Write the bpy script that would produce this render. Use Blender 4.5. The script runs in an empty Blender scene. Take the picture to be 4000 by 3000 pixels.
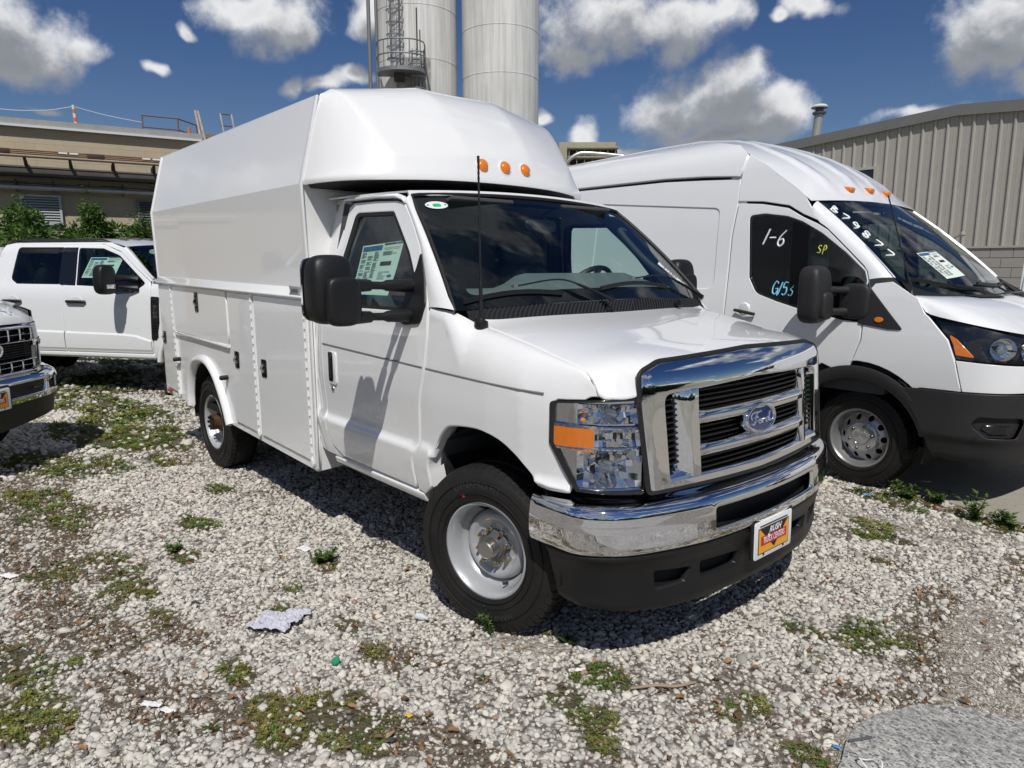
import bpy, bmesh, math, random
import numpy as np
from mathutils import Vector, Matrix
from mathutils.geometry import delaunay_2d_cdt

random.seed(7)
RNG = np.random.default_rng(7)
scene = bpy.context.scene
COL = scene.collection
PI = math.pi

# ------------------------------------------------------------------ camera
cam_data = bpy.data.cameras.new('camera')
cam_data.sensor_width = 36.0
cam_data.lens = 2741.1 / 4000.0 * 36.0
cam_data.clip_start = 0.05
cam_data.clip_end = 3000.0
cam = bpy.data.objects.new('camera', cam_data)
COL.objects.link(cam)
CAM_LOC = Vector((2.3466, -2.8172, 1.6313))
CAM_YAW, CAM_PITCH = 2.4213, 0.1646
_f = Vector((math.cos(CAM_YAW) * math.cos(CAM_PITCH), math.sin(CAM_YAW) * math.cos(CAM_PITCH), -math.sin(CAM_PITCH)))
_r = Vector((math.sin(CAM_YAW), -math.cos(CAM_YAW), 0.0))
_u = _r.cross(_f)
cam.matrix_world = Matrix(((_r.x, _u.x, -_f.x, CAM_LOC.x), (_r.y, _u.y, -_f.y, CAM_LOC.y), (_r.z, _u.z, -_f.z, CAM_LOC.z), (0, 0, 0, 1)))
scene.camera = cam

# ------------------------------------------------------------------ sun and sky
SUN_DIR = Vector((0.58, -0.49, 1.02)).normalized()       # towards the sun
sun_data = bpy.data.lights.new('sun', 'SUN')
sun_data.energy = 5.0
sun_data.angle = math.radians(0.53)
sun_data.color = (1.0, 0.97, 0.925)
sun = bpy.data.objects.new('sun', sun_data)
COL.objects.link(sun)
sun.rotation_euler = SUN_DIR.to_track_quat('Z', 'Y').to_euler()
sun.location = (4, -4, 12)

scene.view_settings.view_transform = 'Standard'
scene.view_settings.look = 'None'
scene.view_settings.exposure = -0.42
scene.view_settings.gamma = 1.0
scene.view_settings.use_curve_mapping = False

world = bpy.data.worlds.new('World')
scene.world = world
world.use_nodes = True
WN, WL = world.node_tree.nodes, world.node_tree.links
WN.clear()


def wmath(op, a, b=None, c=None, clamp=False):
    n = WN.new('ShaderNodeMath'); n.operation = op; n.use_clamp = clamp
    for i, v in enumerate((a, b, c)):
        if v is None:
            continue
        if isinstance(v, (int, float)):
            n.inputs[i].default_value = v
        else:
            WL.new(v, n.inputs[i])
    return n.outputs[0]


def wdot(vec, d):
    n = WN.new('ShaderNodeVectorMath'); n.operation = 'DOT_PRODUCT'
    WL.new(vec, n.inputs[0]); n.inputs[1].default_value = d
    return n.outputs['Value']


sky = WN.new('ShaderNodeTexSky')
sky.sky_type = 'NISHITA'
sky.sun_disc = False
sky.sun_elevation = math.asin(SUN_DIR.z)
sky.sun_rotation = math.atan2(SUN_DIR.x, SUN_DIR.y)
sky.air_density = 1.0
sky.dust_density = 0.2
sky.ozone_density = 2.0
geo = WN.new('ShaderNodeTexCoord')
DIRV = geo.outputs['Generated']
CLOUDS = [(-0.9633,0.1282,0.2357,0.0809,0.0476),(-0.966,0.1434,0.2152,0.0631,0.0364),(-0.9548,0.185,0.2325,0.0297,0.0188),(-0.9644,0.0935,0.2474,0.0691,0.0553),(-0.874,0.388,0.2926,0.0481,0.0374),(-0.881,0.3604,0.3065,0.0577,0.0236),(-0.8688,0.4086,0.2798,0.0298,0.0244),(-0.9382,0.2588,0.2298,0.0197,0.0104),(-0.9126,0.3044,0.2729,0.0125,0.0078),(-0.822,0.4794,0.3075,0.0328,0.0273),(-0.8328,0.4718,0.2897,0.022,0.022),(-0.8858,0.4083,0.2206,0.02,0.0211),(-0.8685,0.4428,0.2229,0.0393,0.0146),(-0.8507,0.4727,0.2301,0.0339,0.0124),(-0.6357,0.7076,0.3085,0.1105,0.0469),(-0.5713,0.7642,0.2995,0.0874,0.041),(-0.668,0.6918,0.2742,0.0621,0.031),(-0.5253,0.7943,0.3054,0.0483,0.0241),(-0.5375,0.8163,0.2114,0.0729,0.0533),(-0.5837,0.7875,0.1978,0.0572,0.0315),(-0.4885,0.85,0.1971,0.0526,0.036),(-0.5141,0.8238,0.2389,0.0413,0.0264),(-0.5329,0.8284,0.1727,0.0965,0.017),(-0.4265,0.8529,0.3012,0.0361,0.0206),(-0.4586,0.8388,0.2934,0.021,0.0105),(-0.2736,0.9303,0.2441,0.0626,0.0457),(-0.2464,0.9332,0.2617,0.0702,0.0421),(-0.3022,0.9251,0.23,0.0296,0.0247),(-0.2326,0.9495,0.2107,0.0568,0.0284),(-0.3227,0.93,0.1758,0.0562,0.0123),(-0.2839,0.9427,0.1751,0.0299,0.009),(-0.6667,0.7237,0.1784,0.0246,0.0153),(-0.6251,0.7652,0.1541,0.0352,0.0094),(-0.7059,0.6798,0.199,0.0175,0.0117),(-0.9715,0.1684,0.1667,0.0221,0.007),(-0.8153,0.5337,0.2248,0.0287,0.0092)]
def cloud_group():
    """cloud cover for a view direction"""
    g = bpy.data.node_groups.new('cloud_cover', 'ShaderNodeTree')
    g.interface.new_socket('Direction', in_out='INPUT', socket_type='NodeSocketVector')
    g.interface.new_socket('Cover', in_out='OUTPUT', socket_type='NodeSocketFloat')
    N, L = g.nodes, g.links
    gi, go = N.new('NodeGroupInput'), N.new('NodeGroupOutput')
    wn = N.new('ShaderNodeTexNoise'); wn.inputs['Scale'].default_value = 7.5; wn.inputs['Detail'].default_value = 3; wn.inputs['Roughness'].default_value = .55; L.new(gi.outputs[0], wn.inputs['Vector'])
    w1 = N.new('ShaderNodeVectorMath'); w1.operation = 'SUBTRACT'; L.new(wn.outputs['Color'], w1.inputs[0]); w1.inputs[1].default_value = (.5, .5, .5)
    w2 = N.new('ShaderNodeVectorMath'); w2.operation = 'SCALE'; L.new(w1.outputs[0], w2.inputs[0]); w2.inputs['Scale'].default_value = .09
    w3 = N.new('ShaderNodeVectorMath'); w3.operation = 'ADD'; L.new(gi.outputs[0], w3.inputs[0]); L.new(w2.outputs[0], w3.inputs[1])
    warped = w3.outputs[0]
    def mt(op, a, b=None, c=None):
        n = N.new('ShaderNodeMath'); n.operation = op
        for i, v in enumerate((a, b, c)):
            if v is None: continue
            if isinstance(v, (int, float)): n.inputs[i].default_value = v
            else: L.new(v, n.inputs[i])
        return n.outputs[0]
    def dot(d):
        n = N.new('ShaderNodeVectorMath'); n.operation = 'DOT_PRODUCT'; L.new(warped, n.inputs[0]); n.inputs[1].default_value = d; return n.outputs['Value']
    def noise(scale, det, rough, out='Fac', zs=1.0):
        mp = N.new('ShaderNodeMapping'); mp.inputs['Scale'].default_value = (1, 1, zs); L.new(gi.outputs[0], mp.inputs[0])
        n = N.new('ShaderNodeTexNoise'); n.inputs['Scale'].default_value = scale; n.inputs['Detail'].default_value = det; n.inputs['Roughness'].default_value = rough; L.new(mp.outputs[0], n.inputs['Vector']); return n.outputs[out]
    near = None
    for (x, y, z, rx, ry) in CLOUDS:
        sx, sz = 1.0 / (rx * 1.12), 1.0 / (ry * 1.12)
        n = N.new('ShaderNodeVectorMath'); n.operation = 'MULTIPLY_ADD'; L.new(warped, n.inputs[0]); n.inputs[1].default_value = (sx, sx, sz); n.inputs[2].default_value = (-x*sx, -y*sx, -z*sz)
        l = N.new('ShaderNodeVectorMath'); l.operation = 'LENGTH'; L.new(n.outputs[0], l.inputs[0])
        near = l.outputs['Value'] if near is None else mt('SMOOTH_MIN', near, l.outputs['Value'], 0.18)
    cur = mt('SUBTRACT', 1.0, near)
    # the sky away from the view carries the same scattered cumulus
    front = dot((math.cos(CAM_YAW), math.sin(CAM_YAW), 0.0))
    gen = mt('MULTIPLY', mt('SUBTRACT', noise(2.6, 3, .5, zs=1.9), .49), 6.0)
    rest = mt('SUBTRACT', gen, mt('MULTIPLY', mt('MAXIMUM', mt('SUBTRACT', front, .62), 0.0), 40.0))
    cur = mt('MAXIMUM', cur, rest)
    n1 = mt('MULTIPLY', mt('SUBTRACT', noise(11, 5, .60), .5), 1.75)
    n2 = mt('MULTIPLY', mt('SUBTRACT', noise(42, 4, .62), .5), .7)
    d = mt('ADD', mt('ADD', mt('MULTIPLY', cur, 1.15), .02), mt('ADD', n1, n2))
    L.new(d, go.inputs[0])
    return g
CG = cloud_group()
def cover(vec):
    n = WN.new('ShaderNodeGroup'); n.node_tree = CG; WL.new(vec, n.inputs[0]); return n.outputs[0]
def shifted(vec, d):
    n = WN.new('ShaderNodeVectorMath'); n.operation = 'ADD'; WL.new(vec, n.inputs[0]); n.inputs[1].default_value = d
    m = WN.new('ShaderNodeVectorMath'); m.operation = 'NORMALIZE'; WL.new(n.outputs[0], m.inputs[0]); return m.outputs[0]
nrm = WN.new('ShaderNodeVectorMath'); nrm.operation = 'NORMALIZE'; WL.new(DIRV, nrm.inputs[0]); dirn = nrm.outputs[0]
c0 = cover(dirn)
c1_ = cover(shifted(dirn, (0.010, -0.008, 0.040)))
def smooth(v, a, b):
    n = WN.new('ShaderNodeMapRange'); n.interpolation_type = 'SMOOTHSTEP'; n.inputs['From Min'].default_value = a; n.inputs['From Max'].default_value = b; WL.new(v, n.inputs['Value']); return n.outputs[0]
alpha = smooth(c0, -0.02, 0.78)
thick = smooth(c1_, -0.35, 0.70)
deep = smooth(c0, 0.5, 1.6)
shade = wmath('ADD', wmath('MULTIPLY', thick, 0.80), wmath('MULTIPLY', deep, 0.20), clamp=True)
crp = WN.new('ShaderNodeValToRGB')
CLOUD_STOPS = ((0.0, (15.5, 15.6, 15.8)), (0.30, (11.0, 11.2, 11.6)), (0.62, (6.4, 6.7, 7.3)), (1.0, (3.9, 4.2, 4.8)))
for k, (p, c) in enumerate(CLOUD_STOPS):
    e = crp.color_ramp.elements[0] if k == 0 else (crp.color_ramp.elements[-1] if k == len(CLOUD_STOPS) - 1 else crp.color_ramp.elements.new(p)); e.position = p; e.color = (*c, 1)
WL.new(shade, crp.inputs[0])
hs = WN.new('ShaderNodeHueSaturation'); hs.inputs['Hue'].default_value = 0.515; hs.inputs['Saturation'].default_value = 1.28; hs.inputs['Value'].default_value = 1.0
WL.new(sky.outputs[0], hs.inputs['Color'])
mxs = WN.new('ShaderNodeMix'); mxs.data_type = 'RGBA'
WL.new(alpha, mxs.inputs['Factor']); WL.new(hs.outputs[0], mxs.inputs['A']); WL.new(crp.outputs[0], mxs.inputs['B'])
bgn = WN.new('ShaderNodeBackground'); bgn.inputs['Strength'].default_value = 0.072
WL.new(mxs.outputs['Result'], bgn.inputs['Color'])
wo_ = WN.new('ShaderNodeOutputWorld'); WL.new(bgn.outputs[0], wo_.inputs[0])
world.cycles.sampling_method = 'MANUAL'; world.cycles.sample_map_resolution = 256


# ------------------------------------------------------------------ tags
def tag(o, label=None, cat=None, group=None, kind=None):
    if label: o['label'] = label
    if cat: o['category'] = cat
    if group: o['group'] = group
    if kind: o['kind'] = kind
    return o


def empty(name, loc=(0, 0, 0), rz=0.0, label=None, cat=None, group=None):
    o = bpy.data.objects.new(name, None)
    o.empty_display_size = 0.2
    COL.objects.link(o)
    o.location = loc
    o.rotation_euler = (0, 0, rz)
    return tag(o, label, cat, group)


def obj_from(name, me, parent=None):
    o = bpy.data.objects.new(name, me)
    COL.objects.link(o)
    if parent is not None:
        o.parent = parent
    return o


def copy_tree(o, parent=None):
    c = o.copy()
    COL.objects.link(c)
    if parent is not None:
        c.parent = parent
        c.matrix_parent_inverse = o.matrix_parent_inverse.copy()
    for ch in list(o.children):
        copy_tree(ch, c)
    return c

# ------------------------------------------------------------------ materials
MATS = {}


def mat(name, col=(0.5, 0.5, 0.5), rough=0.5, metal=0.0, spec=0.5, coat=0.0, bump=None, var=None, alpha=None, emit=None):
    """bump=(scale, strength, distance); var=(scale, amount, colour2)"""
    if name in MATS:
        return MATS[name]
    m = bpy.data.materials.new(name)
    m.use_nodes = True
    nt = m.node_tree
    b = nt.nodes['Principled BSDF']
    b.inputs['Base Color'].default_value = (*col, 1)
    b.inputs['Roughness'].default_value = rough
    b.inputs['Metallic'].default_value = metal
    b.inputs['Specular IOR Level'].default_value = spec
    b.inputs['Coat Weight'].default_value = coat
    b.inputs['Coat Roughness'].default_value = 0.03
    if bump or var:
        tc = nt.nodes.new('ShaderNodeTexCoord')
    if bump:
        nz = nt.nodes.new('ShaderNodeTexNoise')
        nz.inputs['Scale'].default_value = bump[0]; nz.inputs['Detail'].default_value = 4
        bp = nt.nodes.new('ShaderNodeBump')
        bp.inputs['Strength'].default_value = bump[1]; bp.inputs['Distance'].default_value = bump[2]
        nt.links.new(tc.outputs['Object'], nz.inputs['Vector'])
        nt.links.new(nz.outputs['Fac'], bp.inputs['Height'])
        nt.links.new(bp.outputs['Normal'], b.inputs['Normal'])
    if var:
        nz2 = nt.nodes.new('ShaderNodeTexNoise')
        nz2.inputs['Scale'].default_value = var[0]; nz2.inputs['Detail'].default_value = 5; nz2.inputs['Roughness'].default_value = 0.6
        rp = nt.nodes.new('ShaderNodeMapRange')
        rp.inputs['From Min'].default_value = 0.35; rp.inputs['From Max'].default_value = 0.7
        rp.inputs['To Max'].default_value = var[1]
        mx = nt.nodes.new('ShaderNodeMix'); mx.data_type = 'RGBA'
        mx.inputs['A'].default_value = (*col, 1); mx.inputs['B'].default_value = (*var[2], 1)
        nt.links.new(tc.outputs['Object'], nz2.inputs['Vector'])
        nt.links.new(nz2.outputs['Fac'], rp.inputs['Value'])
        nt.links.new(rp.outputs['Result'], mx.inputs['Factor'])
        nt.links.new(mx.outputs['Result'], b.inputs['Base Color'])
    if emit:
        b.inputs['Emission Color'].default_value = (*emit, 1)
        b.inputs['Emission Strength'].default_value = 1
    MATS[name] = m
    return m


def glass(name, tint=(0.6, 0.75, 0.7), ior=1.5, refl=1.0):
    """thin pane: tinted see-through plus Fresnel mirror"""
    if name in MATS:
        return MATS[name]
    m = bpy.data.materials.new(name)
    m.use_nodes = True
    nt = m.node_tree
    nt.nodes.clear()
    out = nt.nodes.new('ShaderNodeOutputMaterial')
    tr = nt.nodes.new('ShaderNodeBsdfTransparent'); tr.inputs['Color'].default_value = (*tint, 1)
    gl = nt.nodes.new('ShaderNodeBsdfGlossy'); gl.inputs['Roughness'].default_value = 0.004
    gl.inputs['Color'].default_value = (refl, refl, refl, 1)
    fr = nt.nodes.new('ShaderNodeFresnel')
    ge = nt.nodes.new('ShaderNodeNewGeometry'); iv = nt.nodes.new('ShaderNodeMapRange')      # same mirror strength from both faces of the pane
    iv.inputs['To Min'].default_value = ior; iv.inputs['To Max'].default_value = 1.0 / ior
    nt.links.new(ge.outputs['Backfacing'], iv.inputs['Value']); nt.links.new(iv.outputs[0], fr.inputs['IOR'])
    mx = nt.nodes.new('ShaderNodeMixShader')
    nt.links.new(fr.outputs[0], mx.inputs[0])
    nt.links.new(tr.outputs[0], mx.inputs[1])
    nt.links.new(gl.outputs[0], mx.inputs[2])
    nt.links.new(mx.outputs[0], out.inputs[0])
    MATS[name] = m
    return m


WHITE = mat('white_paint', (0.80, 0.80, 0.79), 0.32, coat=1.0)
WHITE_BODY = mat('white_body_paint', (0.80, 0.80, 0.785), 0.34, coat=0.8, bump=(1.6, 0.05, 0.02))
CHROME = mat('chrome', (0.80, 0.80, 0.81), 0.035, 1.0)
STEEL = mat('zinc_steel', (0.5, 0.5, 0.48), 0.35, 1.0)
BLACK = mat('black_plastic', (0.0095, 0.0095, 0.010), 0.46, spec=.4, bump=(900, 0.15, 0.001))
BLACKG = mat('black_gloss', (0.008, 0.008, 0.009), 0.12, coat=0.5)
DARK = mat('dark_void', (0.006, 0.006, 0.006), 0.8)
SEAL = mat('rubber_seal', (0.012, 0.012, 0.012), 0.6)
RUBBER = mat('tyre_rubber', (0.010, 0.010, 0.0102), 0.62, spec=.35, bump=(260, 0.15, 0.001), var=(9, 0.35, (0.035, 0.028, 0.022)))
RIM = mat('rim_silver_paint', (0.42, 0.43, 0.44), 0.38, 0.25, coat=0.3)
RIMDARK = mat('rim_shadow_steel', (0.10, 0.10, 0.10), 0.5, 0.4)
ALU = mat('hubcap_silver', (0.55, 0.55, 0.56), 0.28, 0.8)
BRASS = mat('brass_stud', (0.60, 0.40, 0.12), 0.35, 1.0)
AMBER = mat('amber_lens', (0.80, 0.21, 0.006), 0.25, coat=0.6, var=(160, .5, (.62, .12, .004)))
REDL = mat('red_reflector', (0.45, 0.03, 0.015), 0.2, coat=1.0)
TRIM = mat('interior_trim', (0.055, 0.058, 0.062), 0.75, bump=(400, 0.2, 0.001))
TRIML = mat('interior_headliner', (0.22, 0.22, 0.21), 0.9)
SEATM = mat('seat_vinyl', (0.075, 0.078, 0.082), 0.6)
FRIT = mat('glass_frit', (0.003, 0.003, 0.0035), 0.35, spec=.2)
GLASS_W = glass('windscreen_glass', (0.74, 0.87, 0.83), 1.52)
GLASS_S = glass('door_glass', (0.70, 0.84, 0.79), 1.5)
GLASS_D = glass('privacy_glass', (0.22, 0.27, 0.25), 1.5)
LENS = glass('lamp_lens', (0.93, 0.94, 0.95), 1.45)
PAPER = mat('sticker_paper', (0.70, 0.76, 0.70), 0.6)
WPAPER = mat('white_print', (0.80, 0.80, 0.80), 0.5)
INK = mat('ink_black', (0.012, 0.012, 0.012), 0.5)
INKG = mat('ink_grey', (0.10, 0.11, 0.11), 0.6)
INKB = mat('ink_blue', (0.03, 0.11, 0.28), 0.5)
INKR = mat('print_red', (0.50, 0.015, 0.02), 0.35)
INKY = mat('print_yellow', (0.85, 0.38, 0.02), 0.35)
GREENP = mat('print_green', (0.03, 0.42, 0.18), 0.5)
CHALK = mat('marker_white', (0.85, 0.88, 0.88), 0.7)
CHALKB = mat('marker_blue', (0.22, 0.62, 0.80), 0.7)
CHALKY = mat('marker_yellow', (0.62, 0.66, 0.12), 0.7)
FORDBLUE = mat('badge_blue', (0.012, 0.03, 0.13), 0.15, coat=1.0)

# ------------------------------------------------------------------ geometry helpers
def pchip(xk, yk, x):
    xk = np.asarray(xk, float); yk = np.asarray(yk, float); x = np.asarray(x, float)
    h = np.diff(xk); d = np.diff(yk) / h
    m = np.zeros_like(yk)
    m[0], m[-1] = d[0], d[-1]
    for i in range(1, len(xk) - 1):
        if d[i - 1] * d[i] > 0:
            w1, w2 = 2 * h[i] + h[i - 1], h[i] + 2 * h[i - 1]
            m[i] = (w1 + w2) / (w1 / d[i - 1] + w2 / d[i])
    xc = np.clip(x, xk[0], xk[-1])
    i = np.clip(np.searchsorted(xk, xc) - 1, 0, len(h) - 1)
    t = (xc - xk[i]) / h[i]
    r = (2*t**3 - 3*t**2 + 1) * yk[i] + (t**3 - 2*t**2 + t) * h[i] * m[i] + (-2*t**3 + 3*t**2) * yk[i+1] + (t**3 - t**2) * h[i] * m[i+1]
    return r + np.where(x < xk[0], (x - xk[0]) * m[0], 0) + np.where(x > xk[-1], (x - xk[-1]) * m[-1], 0)


def spline(pts, n=8, closed=False):
    P = np.array(pts, float); N = len(P); out = []
    rng = range(N if closed else N - 1)
    for i in rng:
        if closed:
            a, b, c, d = P[i - 1], P[i], P[(i + 1) % N], P[(i + 2) % N]
        else:
            b, c = P[i], P[i + 1]
            a = P[i - 1] if i > 0 else 2 * b - c
            d = P[i + 2] if i + 2 < N else 2 * c - b
        for k in range(n):
            t = k / n
            out.append(0.5 * ((2*b) + (-a + c)*t + (2*a - 5*b + 4*c - d)*t*t + (-a + 3*b - 3*c + d)*t**3))
    if not closed:
        out.append(P[-1])
    return [tuple(p) for p in out]


def roundpoly(pts, r=0.02, n=5):
    """pts: (x,y) or (x,y,r) -> polygon with filleted corners"""
    out = []; N = len(pts)
    for i in range(N):
        p = np.array(pts[i][:2], float); rr = pts[i][2] if len(pts[i]) > 2 else r
        a = np.array(pts[i - 1][:2], float) - p; b = np.array(pts[(i + 1) % N][:2], float) - p
        la, lb = np.linalg.norm(a), np.linalg.norm(b)
        if rr <= 1e-6 or la < 1e-9 or lb < 1e-9:
            out.append(tuple(p)); continue
        a /= la; b /= lb
        ang = math.acos(max(-1, min(1, float(a @ b))))
        if ang > PI - 0.05:
            out.append(tuple(p)); continue
        d = min(rr / math.tan(ang / 2), la * 0.49, lb * 0.49)
        p0, p1 = p + a * d, p + b * d
        for k in range(n + 1):
            t = k / n
            out.append(tuple((1-t)**2 * p0 + 2*t*(1-t) * p + t*t * p1))
    return out


def rrect(w, h, r, n=5, cx=0.0, cy=0.0):
    return roundpoly([(cx - w/2, cy - h/2), (cx + w/2, cy - h/2), (cx + w/2, cy + h/2), (cx - w/2, cy + h/2)], r, n)


def ellipse(a, b, n=28, cx=0.0, cy=0.0):
    return [(cx + a * math.cos(2*PI*i/n), cy + b * math.sin(2*PI*i/n)) for i in range(n)]


def resample(loop, step):
    out = []
    N = len(loop)
    for i in range(N):
        a = np.array(loop[i], float); b = np.array(loop[(i + 1) % N], float)
        L = np.linalg.norm(b - a)
        if L < 1e-6:
            continue
        k = max(1, int(math.ceil(L / step)))
        for j in range(k):
            out.append(a + (b - a) * (j / k))
    return np.array(out)


def area2(P):
    x, y = P[:, 0], P[:, 1]
    return 0.5 * np.sum(x * np.roll(y, -1) - np.roll(x, -1) * y)


def inside(pts, loops):
    r = np.zeros(len(pts), bool)
    for L in loops:
        a = L; b = np.roll(L, -1, 0)
        for (x1, y1), (x2, y2) in zip(a, b):
            if y1 == y2:
                continue
            c = (pts[:, 1] > min(y1, y2)) & (pts[:, 1] <= max(y1, y2))
            xi = x1 + (pts[:, 1] - y1) * (x2 - x1) / (y2 - y1)
            r ^= c & (pts[:, 0] < xi)
    return r


def dist_to(pts, loops):
    d = np.full(len(pts), 1e9)
    for L in loops:
        a = L; b = np.roll(L, -1, 0)
        for p, q in zip(a, b):
            e = q - p; l2 = e @ e
            t = np.clip(((pts - p) @ e) / l2, 0, 1) if l2 > 0 else np.zeros(len(pts))
            dd = pts - p - t[:, None] * e
            d = np.minimum(d, np.einsum('ij,ij->i', dd, dd))
    return np.sqrt(d)


def finish(me, smooth=True, angle=38):
    me.update()
    if smooth:
        me.polygons.foreach_set('use_smooth', np.ones(len(me.polygons), bool))
        me.set_sharp_from_angle(angle=math.radians(angle))
    return me


def panel(name, outline, S, m, parent=None, holes=(), res=0.045, thick=0.018, lip=0.004, out=(0, -1, 0), angle=40, back=False):
    """sheet-metal panel: a trimmed patch of the surface S(u,v) with folded edges"""
    loops = []
    for k, L in enumerate([outline] + list(holes)):
        P = resample(L, res)
        A = area2(P)
        if (A < 0) == (k == 0):
            P = P[::-1]
        loops.append(P)
    ins = []
    if lip > 0:
        for P in loops:
            tn = np.roll(P, -1, 0) - np.roll(P, 1, 0)
            tn /= np.linalg.norm(tn, axis=1)[:, None] + 1e-12
            ins.append(P + np.stack([-tn[:, 1], tn[:, 0]], 1) * lip)
    mn, mx = loops[0].min(0), loops[0].max(0)
    gx = np.arange(mn[0], mx[0] + res, res); gy = np.arange(mn[1], mx[1] + res, res * 0.87)
    G = np.array([(x + (0.5 * res if j % 2 else 0), y) for j, y in enumerate(gy) for x in gx])
    G = G[inside(G, loops)]
    if len(G):
        G = G[dist_to(G, loops) > lip + 0.42 * res]
    V = np.concatenate(loops + ins + ([G] if len(G) else []))
    E = []; base = 0
    for P in loops + ins:
        n = len(P)
        E += [(base + i, base + (i + 1) % n) for i in range(n)]
        base += n
    nb = sum(len(P) for P in loops)
    rv, re, rf, ov, oe, of = delaunay_2d_cdt([Vector(p) for p in V], E, [], 0, 1e-6)
    RV = np.array([tuple(p) for p in rv])
    T = np.array([f for f in rf if len(f) == 3])
    cen = RV[T].mean(1)
    T = T[inside(cen, loops)]
    P3 = np.stack(np.broadcast_arrays(*S(RV[:, 0], RV[:, 1])), 1).astype(float)
    e = 1.5e-3
    du = np.stack(np.broadcast_arrays(*S(RV[:, 0] + e, RV[:, 1])), 1) - np.stack(np.broadcast_arrays(*S(RV[:, 0] - e, RV[:, 1])), 1)
    dv = np.stack(np.broadcast_arrays(*S(RV[:, 0], RV[:, 1] + e)), 1) - np.stack(np.broadcast_arrays(*S(RV[:, 0], RV[:, 1] - e)), 1)
    N = np.cross(du, dv); N /= np.linalg.norm(N, axis=1)[:, None] + 1e-12
    if (N @ np.array(out, float)).mean() < 0:
        N = -N
    isb = np.zeros(len(RV), bool); inv = {}
    for i, o in enumerate(ov):
        for k in o:
            if k < nb:
                isb[i] = True
            inv[k] = i
    P3[isb] -= N[isb] * lip * 0.7
    verts = [tuple(p) for p in P3]; faces = []
    for t in T:
        a, b, c = P3[t]
        if np.cross(b - a, c - a) @ N[t[0]] < 0:
            t = t[::-1]
        faces.append(tuple(int(i) for i in t))
    NV = [tuple(n) for n in N]
    if thick > 0:
        base = 0
        for P in loops:
            n = len(P); idx = [inv.get(base + i) for i in range(n)]
            base += n
            if None in idx:
                continue
            s0 = len(verts)
            ring = P3[idx]; tg = np.roll(ring, -1, 0) - np.roll(ring, 1, 0)
            ow = np.cross(tg, N[idx]); ow /= np.linalg.norm(ow, axis=1)[:, None] + 1e-12
            if (ow * (ring - P3[[inv.get(nb + base - n + i, idx[i]) for i in range(n)]])).sum() < 0:
                ow = -ow
            for k, i in enumerate(idx):
                verts.append(tuple(P3[i] - N[i] * thick))
                NV.append(tuple(ow[k]))
                if lip > 0:
                    v = N[i] * .75 + ow[k] * .65; NV[i] = tuple(v / (np.linalg.norm(v) + 1e-12))
            for i in range(n):
                j = (i + 1) % n
                q = (idx[i], idx[j], s0 + j, s0 + i)
                faces.append(q[::-1])
    me = bpy.data.meshes.new(name)
    me.from_pydata(verts, [], faces)
    me.materials.append(m)
    finish(me, True, 180)
    if len(NV) == len(me.vertices):
        me.normals_split_custom_set_from_vertices(NV)
    return obj_from(name, me, parent)


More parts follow.
